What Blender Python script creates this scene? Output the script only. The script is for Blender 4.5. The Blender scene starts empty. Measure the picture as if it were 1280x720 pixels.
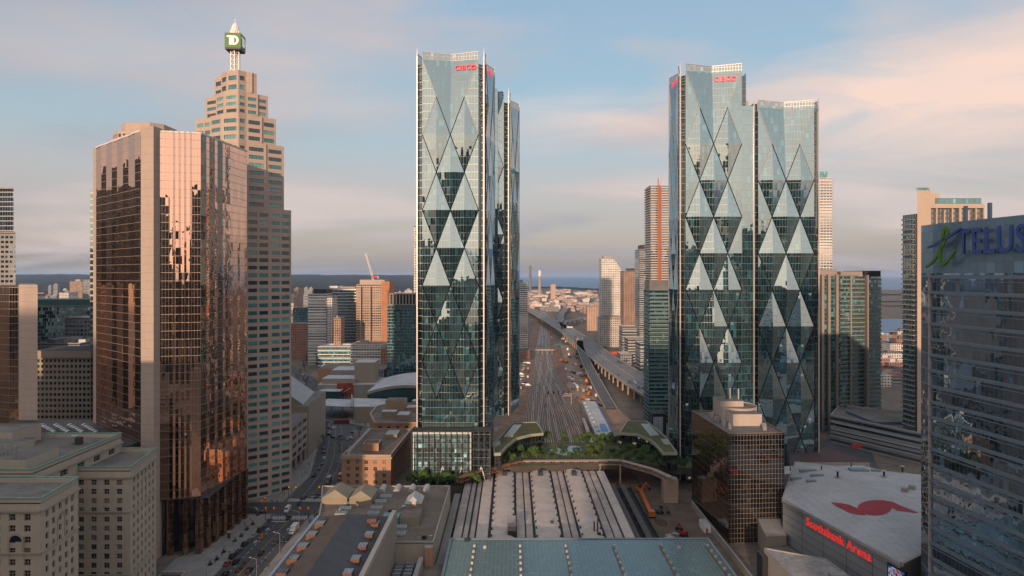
import bpy, bmesh, math, random
from mathutils import Vector, Matrix, noise
R = random.Random(7)
rad = math.radians
SC = bpy.context.scene
COL = SC.collection
# ------------------------------------------------------------------ survey numbers
F, EYE, CX, EY = 853.0, 118.0, 640.0, 344.0     # focal length (px of a 1280 px wide frame), eye height (m), eye level
def XY(px, Y): return ((px-CX)*Y/F, Y)
def ZH(py, Y): return EYE-(py-EY)*Y/F
def G(px, py, z=0.0):
    Y = (EYE-z)*F/(py-EY)
    return ((px-CX)*Y/F, Y)
NTH = ['first','second','third','fourth','fifth','sixth','seventh','eighth','ninth','tenth','eleventh','twelfth','thirteenth','fourteenth','fifteenth','sixteenth','seventeenth','eighteenth','nineteenth','twentieth']
def nth(i):
    if i < 20: return NTH[i]
    t = ['twenty','thirty','forty','fifty','sixty','seventy','eighty','ninety'][(i+1)//10-2]
    return t+('-'+NTH[(i+1)%10-1] if (i+1)%10 else 'th')
# ------------------------------------------------------------------ materials
MATS = {}
def nodes_of(name):
    m = bpy.data.materials.new(name); m.use_nodes = True
    nt = m.node_tree; nt.nodes.clear()
    return m, nt, nt.nodes, nt.links
def math_n(nt, op, a, b=None, c=None, clamp=False):
    n = nt.nodes.new('ShaderNodeMath'); n.operation = op; n.use_clamp = clamp
    for i, v in enumerate((a, b, c)):
        if v is None: continue
        if hasattr(v, 'is_linked'): nt.links.new(v, n.inputs[i])
        else: n.inputs[i].default_value = v
    return n.outputs[0]
def vmath(nt, op, a, b=None, s=None):
    n = nt.nodes.new('ShaderNodeVectorMath'); n.operation = op
    for i, v in enumerate((a, b)):
        if v is None: continue
        if hasattr(v, 'is_linked'): nt.links.new(v, n.inputs[i])
        else: n.inputs[i].default_value = v
    if s is not None:
        if hasattr(s, 'is_linked'): nt.links.new(s, n.inputs['Scale'])
        else: n.inputs['Scale'].default_value = s
    return n.outputs['Value'] if op in ('DOT_PRODUCT','LENGTH','DISTANCE') else n.outputs[0]
def mixc(nt, f, a, b, mode='MIX'):
    n = nt.nodes.new('ShaderNodeMix'); n.data_type = 'RGBA'; n.blend_type = mode
    for i, v in ((0, f), (6, a), (7, b)):
        if hasattr(v, 'is_linked'): nt.links.new(v, n.inputs[i])
        elif i == 0: n.inputs[i].default_value = v
        else: n.inputs[i].default_value = tuple(v)+((1,) if len(v) == 3 else ())
    return n.outputs[2]
def noise_n(nt, vec, scale, detail=3, rough=.55, dim='3D'):
    n = nt.nodes.new('ShaderNodeTexNoise'); n.noise_dimensions = dim
    n.inputs['Scale'].default_value = scale; n.inputs['Detail'].default_value = detail; n.inputs['Roughness'].default_value = rough
    if vec is not None: nt.links.new(vec, n.inputs['Vector'])
    return n
def ramp(nt, fac, stops):
    n = nt.nodes.new('ShaderNodeValToRGB'); e = n.color_ramp.elements
    while len(e) < len(stops): e.new(.5)
    for i, (p, c) in enumerate(stops):
        e[i].position = p; e[i].color = (c, c, c, 1) if isinstance(c, (int, float)) else tuple(c)+(1,)
    nt.links.new(fac, n.inputs[0])
    return n.outputs[0]
def M(name, col, rough=.8, var=.18, scale=.25, metal=0.0, streak=0.0, bump=0.0, spec=.4, emit=None, stain=0.0, seam=None):
    """weathered plain surface: two scales of noise break the colour up"""
    if name in MATS: return MATS[name]
    m, nt, N, L = nodes_of(name)
    out = N.new('ShaderNodeOutputMaterial'); p = N.new('ShaderNodeBsdfPrincipled'); L.new(p.outputs[0], out.inputs[0])
    tc = N.new('ShaderNodeTexCoord'); v = tc.outputs['Object']
    n1 = noise_n(nt, v, scale, 5); n2 = noise_n(nt, v, scale*7, 3)
    f = math_n(nt, 'ADD', math_n(nt, 'MULTIPLY', n1.outputs[0], .65), math_n(nt, 'MULTIPLY', n2.outputs[0], .35))
    if streak:
        mp = N.new('ShaderNodeMapping'); mp.inputs['Scale'].default_value = (1, 1, .06); L.new(v, mp.inputs[0])
        n3 = noise_n(nt, mp.outputs[0], 1.2, 3)
        f = math_n(nt, 'ADD', math_n(nt, 'MULTIPLY', f, 1-streak), math_n(nt, 'MULTIPLY', n3.outputs[0], streak))
    k = ramp(nt, f, [(.3, 0), (.7, 1)])
    lo = tuple(c*(1-var*1.5) for c in col); hi = tuple(min(1, c*(1+var)) for c in col)
    bc = mixc(nt, k, lo, hi)
    if stain:      # puddle marks, patches and grime with edges of their own
        n4 = noise_n(nt, v, .055, 6, .62); n4.inputs['Distortion'].default_value = 1.2; n5 = noise_n(nt, v, .8, 4, .6)
        s_ = ramp(nt, math_n(nt, 'ADD', math_n(nt, 'MULTIPLY', n4.outputs[0], .7), math_n(nt, 'MULTIPLY', n5.outputs[0], .3)), [(.50, 0), (.56, .7), (.68, 1)])
        bc = mixc(nt, math_n(nt, 'MULTIPLY', s_, stain), bc, tuple(c*.42 for c in col))
    if seam:       # joints between sheets or slabs
        sp_ = N.new('ShaderNodeSeparateXYZ'); L.new(v, sp_.inputs[0])
        ln = None
        for ax, d_ in enumerate(seam):
            if not d_: continue
            l_ = math_n(nt, 'LESS_THAN', math_n(nt, 'FRACT', math_n(nt, 'DIVIDE', sp_.outputs[ax], d_)), .14/d_+.012)
            ln = l_ if ln is None else math_n(nt, 'MAXIMUM', ln, l_)
        bc = mixc(nt, math_n(nt, 'MULTIPLY', ln, .5), bc, tuple(c*.5 for c in col))
    L.new(bc, p.inputs['Base Color'])
    p.inputs['Roughness'].default_value = rough; p.inputs['Metallic'].default_value = metal
    p.inputs['Specular IOR Level'].default_value = spec
    if bump:
        b = N.new('ShaderNodeBump'); b.inputs['Strength'].default_value = bump; b.inputs['Distance'].default_value = .2
        L.new(n2.outputs[0], b.inputs['Height']); L.new(b.outputs[0], p.inputs['Normal'])
    if emit:
        p.inputs['Emission Color'].default_value = tuple(emit[:3])+(1,); p.inputs['Emission Strength'].default_value = emit[3]
    MATS[name] = m
    return m
def GL(name, tint, refl, inner, pw=1.5, ph=4.0, mull=(.3,.3,.3), mh=.18, mv=.10, tilt=.012, wave=.01, sp=0.0, spcol=None, lit=0.0, vary=.6, mrough=.4, mmetal=.5, rough=.015, wscale=.35):
    """curtain wall: glass panels each hung a hair out of true, mullion grid, spandrels; uv is in metres"""
    if name in MATS: return MATS[name]
    m, nt, N, L = nodes_of(name)
    out = N.new('ShaderNodeOutputMaterial')
    uv = N.new('ShaderNodeUVMap'); sx = N.new('ShaderNodeSeparateXYZ'); L.new(uv.outputs[0], sx.inputs[0])
    cu = math_n(nt, 'DIVIDE', sx.outputs[0], pw); cv = math_n(nt, 'DIVIDE', sx.outputs[1], ph)
    fu = math_n(nt, 'FRACT', cu); fv = math_n(nt, 'FRACT', cv)
    cell = N.new('ShaderNodeCombineXYZ'); L.new(math_n(nt, 'FLOOR', cu), cell.inputs[0]); L.new(math_n(nt, 'FLOOR', cv), cell.inputs[1])
    wn = N.new('ShaderNodeTexWhiteNoise'); wn.noise_dimensions = '2D'; L.new(cell.outputs[0], wn.inputs['Vector'])
    geo = N.new('ShaderNodeNewGeometry')
    d = vmath(nt, 'SCALE', vmath(nt, 'SUBTRACT', wn.outputs['Color'], (.5, .5, .5)), None, tilt*2)
    nz = noise_n(nt, uv.outputs[0], wscale, 2)
    d2 = vmath(nt, 'SCALE', vmath(nt, 'SUBTRACT', nz.outputs['Color'], (.5, .5, .5)), None, wave*2)
    nrm = vmath(nt, 'NORMALIZE', vmath(nt, 'ADD', vmath(nt, 'ADD', geo.outputs['Normal'], d), d2))
    dif = N.new('ShaderNodeBsdfDiffuse'); glo = N.new('ShaderNodeBsdfGlossy'); glo.inputs['Roughness'].default_value = rough
    glo.inputs['Color'].default_value = tuple(tint)+(1,); L.new(nrm, glo.inputs['Normal'])
    k = ramp(nt, wn.outputs['Value'], [(0, 1-vary), (.8, 1), (.93, 1+vary), (1, 1+4*vary)])
    icol = mixc(nt, 1.0, inner, k, 'MULTIPLY')
    spm = None
    if sp:
        spm = math_n(nt, 'LESS_THAN', fv, sp)
        icol = mixc(nt, spm, icol, spcol or tuple(c*1.6 for c in inner))
    L.new(icol, dif.inputs[0])
    lw = N.new('ShaderNodeLayerWeight'); lw.inputs[0].default_value = .5
    fr = math_n(nt, 'POWER', lw.outputs['Facing'], 4.0)
    fac = math_n(nt, 'ADD', math_n(nt, 'MULTIPLY', fr, 1-refl), refl)
    if sp: fac = math_n(nt, 'MULTIPLY', fac, math_n(nt, 'SUBTRACT', 1.0, math_n(nt, 'MULTIPLY', spm, .55)))
    ms = N.new('ShaderNodeMixShader'); L.new(fac, ms.inputs[0]); L.new(dif.outputs[0], ms.inputs[1]); L.new(glo.outputs[0], ms.inputs[2])
    sh = ms.outputs[0]
    if lit:
        em = N.new('ShaderNodeEmission'); em.inputs[0].default_value = (1, .78, .5, 1); em.inputs[1].default_value = .22
        lm = math_n(nt, 'MULTIPLY', math_n(nt, 'GREATER_THAN', wn.outputs['Value'], 1-lit), math_n(nt, 'GREATER_THAN', fv, .72))
        lm = math_n(nt, 'MULTIPLY', lm, .5)
        m2 = N.new('ShaderNodeMixShader'); L.new(lm, m2.inputs[0]); L.new(sh, m2.inputs[1]); L.new(em.outputs[0], m2.inputs[2]); sh = m2.outputs[0]
    mp = N.new('ShaderNodeBsdfPrincipled'); mp.inputs['Base Color'].default_value = tuple(mull)+(1,)
    mp.inputs['Roughness'].default_value = mrough; mp.inputs['Metallic'].default_value = mmetal
    line = math_n(nt, 'MAXIMUM', math_n(nt, 'LESS_THAN', fv, mh/ph), math_n(nt, 'LESS_THAN', fu, mv/pw))
    m3 = N.new('ShaderNodeMixShader'); L.new(line, m3.inputs[0]); L.new(sh, m3.inputs[1]); L.new(mp.outputs[0], m3.inputs[2])
    L.new(m3.outputs[0], out.inputs[0])
    MATS[name] = m
    return m
def FAC(name, wall, win=(.03,.04,.05), pw=3.2, ph=3.3, fw=.6, fh=.55, var=.2, refl=.35, sil=.28):
    """distant facade: wall with window openings, glazing that reflects; uv in metres"""
    if name in MATS: return MATS[name]
    m, nt, N, L = nodes_of(name)
    out = N.new('ShaderNodeOutputMaterial')
    uv = N.new('ShaderNodeUVMap'); sx = N.new('ShaderNodeSeparateXYZ'); L.new(uv.outputs[0], sx.inputs[0])
    cu = math_n(nt, 'DIVIDE', sx.outputs[0], pw); cv = math_n(nt, 'DIVIDE', sx.outputs[1], ph)
    fu = math_n(nt, 'FRACT', cu); fv = math_n(nt, 'FRACT', cv)
    a = (1-fw)/2
    inu = math_n(nt, 'MULTIPLY', math_n(nt, 'GREATER_THAN', fu, a), math_n(nt, 'LESS_THAN', fu, 1-a))
    inv = math_n(nt, 'MULTIPLY', math_n(nt, 'GREATER_THAN', fv, sil), math_n(nt, 'LESS_THAN', fv, sil+fh))
    w = math_n(nt, 'MULTIPLY', inu, inv)
    cell = N.new('ShaderNodeCombineXYZ'); L.new(math_n(nt, 'FLOOR', cu), cell.inputs[0]); L.new(math_n(nt, 'FLOOR', cv), cell.inputs[1])
    wn = N.new('ShaderNodeTexWhiteNoise'); wn.noise_dimensions = '2D'; L.new(cell.outputs[0], wn.inputs['Vector'])
    k = ramp(nt, wn.outputs['Value'], [(0, .35), (.7, 1), (.92, 1.3), (1, 4)])
    n1 = noise_n(nt, uv.outputs[0], .08, 4)
    wl = mixc(nt, ramp(nt, n1.outputs[0], [(.3, 0), (.7, 1)]), tuple(c*(1-var) for c in wall), tuple(min(1, c*(1+var)) for c in wall))
    p = N.new('ShaderNodeBsdfPrincipled'); L.new(wl, p.inputs['Base Color']); p.inputs['Roughness'].default_value = .8
    dif = N.new('ShaderNodeBsdfDiffuse'); L.new(mixc(nt, 1.0, win, k, 'MULTIPLY'), dif.inputs[0])
    glo = N.new('ShaderNodeBsdfGlossy'); glo.inputs['Roughness'].default_value = .03; glo.inputs[0].default_value = (.75, .9, .95, 1)
    geo = N.new('ShaderNodeNewGeometry')
    d = vmath(nt, 'SCALE', vmath(nt, 'SUBTRACT', wn.outputs['Color'], (.5, .5, .5)), None, .05)
    L.new(vmath(nt, 'NORMALIZE', vmath(nt, 'ADD', geo.outputs['Normal'], d)), glo.inputs['Normal'])
    ms = N.new('ShaderNodeMixShader'); ms.inputs[0].default_value = refl; L.new(dif.outputs[0], ms.inputs[1]); L.new(glo.outputs[0], ms.inputs[2])
    m3 = N.new('ShaderNodeMixShader'); L.new(w, m3.inputs[0]); L.new(p.outputs[0], m3.inputs[1]); L.new(ms.outputs[0], m3.inputs[2])
    L.new(m3.outputs[0], out.inputs[0])
    MATS[name] = m
    return m
# ------------------------------------------------------------------ mesh builder
class MB:
    def __init__(s): s.v = []; s.f = []; s.m = []; s.uv = []; s.mats = []
    def mi(s, mat):
        if mat not in s.mats: s.mats.append(mat)
        return s.mats.index(mat)
    def face(s, pts, mat, uv=None, tang=None):
        i = len(s.v); pts = [Vector(p) for p in pts]
        s.v += pts; s.f.append(tuple(range(i, i+len(pts)))); s.m.append(s.mi(mat))
        if uv is None:
            n = Vector((0, 0, 0))
            for k in range(len(pts)):
                a, b = pts[k], pts[(k+1) % len(pts)]
                n += a.cross(b)
            if n.length > 1e-9: n.normalize()
            if abs(n.z) < .85:
                if tang is not None: o, t = tang; uv = [((p.x-o[0])*t[0]+(p.y-o[1])*t[1], p.z) for p in pts]
                else:
                    t = Vector((0, 0, 1)).cross(n); t.normalize(); o = pts[0]
                    uv = [(p.x*t.x+p.y*t.y, p.z) for p in pts]
            else: uv = [(p.x, p.y) for p in pts]
        s.uv += list(uv)
    def box(s, x0, y0, z0, x1, y1, z1, mat, top=None, bottom=True):
        s.prism([(x0, y0), (x1, y0), (x1, y1), (x0, y1)], z0, z1, mat, top, bottom)
    def walls(s, pts, z0, z1, mat, closed=False, tang=None):
        n = len(pts)
        for i in range(n if closed else n-1):
            a, b = pts[i], pts[(i+1) % n]
            s.face([(a[0], a[1], z0), (b[0], b[1], z0), (b[0], b[1], z1), (a[0], a[1], z1)], mat, tang=tang)
    def prism(s, pts, z0, z1, mat, top=None, bottom=True):
        s.walls(pts, z0, z1, mat, True)
        s.face([(p[0], p[1], z1) for p in pts], top or mat)
        if bottom: s.face([(p[0], p[1], z0) for p in reversed(pts)], mat)
    def obox(s, c, h, rz, mat, top=None):
        ca, sa = math.cos(rz), math.sin(rz)
        q = [(c[0]+a*h[0]*ca-b*h[1]*sa, c[1]+a*h[0]*sa+b*h[1]*ca) for a, b in ((-1,-1),(1,-1),(1,1),(-1,1))]
        s.prism(q, c[2]-h[2], c[2]+h[2], mat, top)
    def bar(s, a, b, w, h, mat, up=(0, 0, 1)):
        a, b = Vector(a), Vector(b); d = (b-a)
        if d.length < 1e-6: return
        d.normalize(); u = Vector(up)
        if abs(d.dot(u)) > .98: u = Vector((1, 0, 0))
        r = d.cross(u).normalized()*w/2; t = r.cross(d).normalized()*h/2
        A = [a-r-t, a+r-t, a+r+t, a-r+t]; B = [p+(b-a) for p in A]
        for i in range(4): s.face([A[i], A[(i+1) % 4], B[(i+1) % 4], B[i]], mat)
        s.face(A[::-1], mat); s.face(B, mat)
    def tube(s, a, b, r0, r1=None, n=8, mat=None, caps=True):
        r1 = r0 if r1 is None else r1
        a, b = Vector(a), Vector(b); d = (b-a).normalized(); u = Vector((0, 0, 1)) if abs(d.z) < .95 else Vector((1, 0, 0))
        x = d.cross(u).normalized(); y = d.cross(x)
        A = [a+(x*math.cos(t)+y*math.sin(t))*r0 for t in [2*math.pi*k/n for k in range(n)]]
        B = [b+(x*math.cos(t)+y*math.sin(t))*r1 for t in [2*math.pi*k/n for k in range(n)]]
        for k in range(n): s.face([A[(k+1) % n], A[k], B[k], B[(k+1) % n]], mat)
        if caps: s.face(A, mat); s.face(B[::-1], mat)
    def build(s, name, parent=None, loc=None, smooth=False):
        o3 = Vector(loc) if loc is not None else (Vector(parent['_o']) if parent is not None and '_o' in parent else Vector((0, 0, 0)))
        me = bpy.data.meshes.new(name)
        me.from_pydata([tuple(p-o3) for p in s.v], [], s.f)
        for mt in s.mats: me.materials.append(mt)
        me.polygons.foreach_set('material_index', s.m)
        ul = me.uv_layers.new(name='UVMap'); ul.data.foreach_set('uv', [c for u in s.uv for c in u])
        if smooth: me.polygons.foreach_set('use_smooth', [True]*len(s.f))
        me.update()
        o = bpy.data.objects.new(name, me); COL.objects.link(o)
        if parent is not None: o.parent = parent
        else: o.location = o3
        return o
def merge(o, dist=.001):
    bm = bmesh.new(); bm.from_mesh(o.data); bmesh.ops.remove_doubles(bm, verts=bm.verts, dist=dist); bm.to_mesh(o.data); bm.free()
def tag(o, label=None, cat=None, group=None, kind=None):
    if label: o['label'] = label
    if cat: o['category'] = cat
    if group: o['group'] = group
    if kind: o['kind'] = kind
    return o
def thing(name, label, cat, loc=(0, 0, 0), group=None):
    o = bpy.data.objects.new(name, None); COL.objects.link(o); o.location = loc; o.empty_display_size = .5
    o['_o'] = tuple(float(c) for c in loc)
    return tag(o, label, cat, group)
def struct(mb, name): return tag(mb.build(name), kind='structure')
def dup(root, loc, rz=0.0, label=None, group=None, mat=None, scale=None):
    """copy of a thing with its parts and sub-parts"""
    def cp(o, par):
        c = o.copy(); COL.objects.link(c)
        if par is not None: c.parent = par
        for ch in list(o.children): cp(ch, c)
        return c
    r = cp(root, None); r.location = loc; r.rotation_euler = (0, 0, rz)
    if scale: r.scale = (scale,)*3
    return tag(r, label, None, group)
def swap_mat(root, part, mat):
    for ch in root.children:
        if ch.name.split('.')[0] == part:
            ch.data = ch.data.copy(); ch.data.materials[0] = mat
# walls with real window openings -------------------------------------------------
def holes(mb, A, B, z0, z1, nx, nz, fw, fh, mat, wins, depth=.35, sill=.3, mx=0.0, mz0=0.0, mz1=0.0, skip=None):
    A = Vector((A[0], A[1], 0)); B = Vector((B[0], B[1], 0)); W = (B-A).length; t = (B-A)/W; n = Vector((t.y, -t.x, 0))
    P = lambda u, z, d=0: A+t*u-n*d+Vector((0, 0, z))
    Q = lambda u0, u1, a, b: mb.face([P(u0, a), P(u1, a), P(u1, b), P(u0, b)], mat) if (u1-u0 > 1e-4 and b-a > 1e-4) else None
    Q(0, W, z0, z0+mz0); Q(0, W, z1-mz1, z1)
    za, zb = z0+mz0, z1-mz1
    Q(0, mx, za, zb); Q(W-mx, W, za, zb)
    cw = (W-2*mx)/nx; ch = (zb-za)/nz; ww, wh = cw*fw, ch*fh
    for j in range(nz):
        zl = za+j*ch; w0 = zl+ch*sill*(1-fh)/.7 if False else zl+(ch-wh)*sill; w1 = w0+wh
        Q(mx, W-mx, zl, w0); Q(mx, W-mx, w1, zl+ch)
        for i in range(nx):
            ul = mx+i*cw; u0 = ul+(cw-ww)/2; u1 = u0+ww
            if skip and skip(i, j): Q(ul, ul+cw, w0, w1); continue
            Q(ul, u0, w0, w1); Q(u1, ul+cw, w0, w1)
            mb.face([P(u0, w0), P(u1, w0), P(u1, w0, depth), P(u0, w0, depth)], mat)
            mb.face([P(u0, w1, depth), P(u1, w1, depth), P(u1, w1), P(u0, w1)], mat)
            mb.face([P(u0, w0, depth), P(u0, w1, depth), P(u0, w1), P(u0, w0)], mat)
            mb.face([P(u1, w0), P(u1, w1), P(u1, w1, depth), P(u1, w0, depth)], mat)
            wins.append((P((u0+u1)/2, w0, depth), math.atan2(t.y, t.x), ww, wh))
WMESH = {}
def window_mesh(w, h, glass, frame, bars):
    key = (round(w, 2), round(h, 2), glass.name, frame.name, bars)
    if key in WMESH: return WMESH[key]
    mb = MB(); f = min(.12, w*.08); x = w/2
    mb.face([(-x, 0, 0), (x, 0, 0), (x, 0, h), (-x, 0, h)], glass)
    def b(x0, z0, x1, z1): mb.box(x0, -.08, z0, x1, -.005, z1, frame)
    b(-x, 0, -x+f, h); b(x-f, 0, x, h); b(-x+f, 0, x-f, f); b(-x+f, h-f, x-f, h)
    nv, nh = bars
    for k in range(1, nv): b(-x+w*k/nv-f*.4, f, -x+w*k/nv+f*.4, h-f)
    for k in range(1, nh): b(-x+f, h*k/nh-f*.4, x-f, h*k/nh+f*.4)
    o = mb.build('window'); me = o.data; bpy.data.objects.remove(o)
    WMESH[key] = me
    return me
def windows(root, wins, glasses, frame, bars=(2, 2), limit=100):
    """the windows that show largest are parts of their own; past the limit the rest are one part"""
    o3 = Vector(root['_o'])
    def size(w):
        c, a, ww, wh = w; n = Vector((math.sin(a), -math.cos(a), 0)); d = Vector((0, 0, EYE))-c
        px = CX+F*c.x/max(c.y, 1); py = EY+F*(EYE-c.z)/max(c.y, 1)
        s = ww*wh*n.dot(d)/d.length**3
        return s if (0 < px < 1280 and 0 < py < 725) else s*.01
    wins = sorted(wins, key=size, reverse=True)
    for c, a, ww, wh in wins[:limit]:
        o = bpy.data.objects.new('window', window_mesh(ww, wh, glasses[R.randrange(len(glasses))], frame, bars))
        COL.objects.link(o); o.parent = root; o.location = c-o3; o.rotation_euler = (0, 0, a)
    if wins[limit:]:
        mb = MB()
        for c, a, ww, wh in wins[limit:]:
            t = Vector((math.cos(a), math.sin(a), 0))*ww/2; g = glasses[R.randrange(len(glasses))]
            mb.face([c-t, c+t, c+t+Vector((0, 0, wh)), c-t+Vector((0, 0, wh))], g)
            n = Vector((t.y, -t.x, 0)).normalized()*.04
            for k in range(1, bars[0]):
                q = c-t+2*t*k/bars[0]+n; mb.bar(q, q+Vector((0, 0, wh)), .08, .06, frame)
        tag(mb.build('window', root), kind='stuff')
def parapet(mb, pts, z, h, th, mat):
    """low wall round a roof polygon (counter-clockwise)"""
    n = len(pts); inn = []
    for i in range(n):
        p, q, r = (Vector(pts[k % n][:2]) for k in (i-1, i, i+1))
        d1 = (q-p).normalized(); d2 = (r-q).normalized(); n1 = Vector((-d1.y, d1.x)); n2 = Vector((-d2.y, d2.x))
        b = (n1+n2); k = th/max(.3, (1+n1.dot(n2))); inn.append(q+b*k)
    mb.walls(pts, z, z+h, mat, True); mb.walls(inn[::-1], z, z+h, mat, True)
    for i in range(n):
        j = (i+1) % n
        mb.face([(*pts[i][:2], z+h), (*pts[j][:2], z+h), (*inn[j], z+h), (*inn[i], z+h)], mat)
def text_mesh(body, size, extrude, mat, font_off=0.0, name='lettering', shear=0.0):
    cu = bpy.data.curves.new(name, 'FONT'); cu.body = body; cu.size = size; cu.extrude = extrude; cu.offset = font_off; cu.shear = shear; cu.space_character = 1.1
    cu.align_x = 'CENTER'; cu.align_y = 'CENTER'; cu.resolution_u = 3
    o = bpy.data.objects.new(name, cu); COL.objects.link(o)
    dg = bpy.context.evaluated_depsgraph_get()
    me = bpy.data.meshes.new_from_object(o.evaluated_get(dg)); bpy.data.objects.remove(o)
    me.materials.clear(); me.materials.append(mat)
    return me
def put_text(me, name, parent, pos, t, up=(0, 0, 1)):
    """stand lettering up: x axis along t, y axis along up"""
    o = bpy.data.objects.new(name, me); COL.objects.link(o); o.parent = parent
    t = Vector(t).normalized(); up = Vector(up); up = (up-t*up.dot(t)).normalized(); n = t.cross(up)
    m = Matrix((t, up, n)).transposed().to_4x4(); m.translation = Vector(pos)-Vector(parent['_o'])
    o.matrix_local = m
    return o
# ================================================================== camera, sky, sun
cam = bpy.data.cameras.new('camera'); co = bpy.data.objects.new('camera', cam); COL.objects.link(co)
co.location = (0, 0, EYE); co.rotation_euler = (rad(90), 0, 0)
cam.sensor_width = 36; cam.lens = 36*F/1280; cam.shift_y = (EY-360)/1280; cam.clip_start = 1; cam.clip_end = 120000
SC.camera = co
SUN_EL, SUN_AZ = 9.0, -167.0        # azimuth measured from +Y towards +X: the sun is behind, a little to the left
sd = Vector((math.sin(rad(SUN_AZ))*math.cos(rad(SUN_EL)), math.cos(rad(SUN_AZ))*math.cos(rad(SUN_EL)), math.sin(rad(SUN_EL))))
sl = bpy.data.lights.new('sun', 'SUN'); sl.energy = 2.0; sl.angle = rad(.6); sl.color = (1, .68, .46)
so = bpy.data.objects.new('sun', sl); COL.objects.link(so); so.rotation_euler = (-sd).to_track_quat('-Z', 'Y').to_euler(); so.location = (0, -50, 300)
W = bpy.data.worlds.new('World'); SC.world = W; W.use_nodes = True
nt = W.node_tree; nt.nodes.clear(); N, L = nt.nodes, nt.links
wo = N.new('ShaderNodeOutputWorld'); bg = N.new('ShaderNodeBackground'); L.new(bg.outputs[0], wo.inputs[0])
sky = N.new('ShaderNodeTexSky'); sky.sky_type = 'NISHITA'; sky.sun_disc = False; sky.sun_elevation = rad(SUN_EL); sky.sun_rotation = rad(SUN_AZ)
sky.altitude = 120; sky.air_density = 1.0; sky.dust_density = 1.6; sky.ozone_density = 1.4
tc = N.new('ShaderNodeTexCoord'); D = tc.outputs['Generated']; sx = N.new('ShaderNodeSeparateXYZ'); L.new(D, sx.inputs[0])
zc = math_n(nt, 'ADD', math_n(nt, 'MAXIMUM', sx.outputs[2], 0.0), .16)
cv = N.new('ShaderNodeCombineXYZ'); L.new(math_n(nt, 'DIVIDE', sx.outputs[0], zc), cv.inputs[0]); L.new(math_n(nt, 'DIVIDE', sx.outputs[1], zc), cv.inputs[1])
mp = N.new('ShaderNodeMapping'); mp.inputs['Scale'].default_value = (.80, 1.35, 1); mp.inputs['Location'].default_value = (14.6, 2.9, 0); mp.inputs['Rotation'].default_value = (0, 0, rad(-14)); L.new(cv.outputs[0], mp.inputs[0])
c1 = noise_n(nt, mp.outputs[0], .8, 7, .52); c1.inputs['Distortion'].default_value = .35
c2 = noise_n(nt, mp.outputs[0], .33, 4, .5)
cover = ramp(nt, math_n(nt, 'ADD', math_n(nt, 'MULTIPLY', c1.outputs[0], .62), math_n(nt, 'MULTIPLY', c2.outputs[0], .38)), [(.455, 0), (.55, 1)])
# sunset light catches the cloud bank low to the right of the towers
def lobe(px, py, pw, ph):
    d = Vector(((px-CX)/F, 1, (EY-py)/F)).normalized(); ax = Vector((d.y, -d.x, 0)).normalized(); ay = ax.cross(d)
    a = math_n(nt, 'DIVIDE', vmath(nt, 'DOT_PRODUCT', D, tuple(ax)), pw/F); b = math_n(nt, 'DIVIDE', vmath(nt, 'DOT_PRODUCT', D, tuple(ay)), ph/F)
    r = math_n(nt, 'ADD', math_n(nt, 'MULTIPLY', a, a), math_n(nt, 'MULTIPLY', b, b))
    g = math_n(nt, 'SUBTRACT', 1.0, math_n(nt, 'SQRT', r), clamp=True)
    return math_n(nt, 'MULTIPLY', g, math_n(nt, 'GREATER_THAN', vmath(nt, 'DOT_PRODUCT', D, tuple(d)), .3))
lm = math_n(nt, 'MAXIMUM', lobe(1210, 112, 330, 92), math_n(nt, 'MULTIPLY', lobe(760, 150, 260, 60), .45))
mp2 = N.new('ShaderNodeMapping'); mp2.inputs['Scale'].default_value = (2.2, 2.2, 9); L.new(D, mp2.inputs[0]); c3 = noise_n(nt, mp2.outputs[0], 2.0, 6, .55); c3.inputs['Distortion'].default_value = .5
lm = math_n(nt, 'MULTIPLY', lm, math_n(nt, 'MULTIPLY_ADD', c3.outputs[0], 2.6, -.42)); lm = ramp(nt, lm, [(.10, 0), (.70, 1)])
cover = math_n(nt, 'MULTIPLY', cover, ramp(nt, c3.outputs[0], [(.3, .55), (.6, 1)]))
SKYC = dict(strength=.15)
base = sky.outputs[0]
el = sx.outputs[2]
band = ramp(nt, el, [(0, 1), (.05, .95), (.16, .45), (.3, .1), (.45, 0)])
FRONT = ramp(nt, math_n(nt, 'MULTIPLY_ADD', sx.outputs[1], .5, .5), [(.35, 0), (.7, 1)])
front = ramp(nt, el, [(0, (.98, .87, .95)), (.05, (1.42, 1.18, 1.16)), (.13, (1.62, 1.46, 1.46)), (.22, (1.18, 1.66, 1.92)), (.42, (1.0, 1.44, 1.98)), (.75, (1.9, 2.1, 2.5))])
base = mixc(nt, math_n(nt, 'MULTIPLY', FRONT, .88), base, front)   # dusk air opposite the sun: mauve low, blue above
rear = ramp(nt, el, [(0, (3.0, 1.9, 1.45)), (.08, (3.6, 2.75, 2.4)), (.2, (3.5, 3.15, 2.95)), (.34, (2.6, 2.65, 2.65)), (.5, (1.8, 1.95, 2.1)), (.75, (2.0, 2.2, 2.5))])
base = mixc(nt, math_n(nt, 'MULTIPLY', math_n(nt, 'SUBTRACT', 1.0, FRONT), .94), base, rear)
glow = math_n(nt, 'POWER', math_n(nt, 'MAXIMUM', vmath(nt, 'DOT_PRODUCT', D, tuple(sd)), 0.0), 7.0)
base = mixc(nt, math_n(nt, 'MULTIPLY', glow, .75), base, (5.4, 4.1, 3.4))       # the bright sky round the low sun
tone = ramp(nt, c2.outputs[0], [(.40, (1.32, 1.30, 1.48)), (.60, (2.5, 2.08, 1.98))])
f1 = math_n(nt, 'MULTIPLY', cover, math_n(nt, 'MULTIPLY_ADD', FRONT, .55, .25))
base = mixc(nt, f1, base, tone)
base = mixc(nt, math_n(nt, 'MULTIPLY', lm, .8), base, (3.5, 2.5, 2.05))
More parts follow.
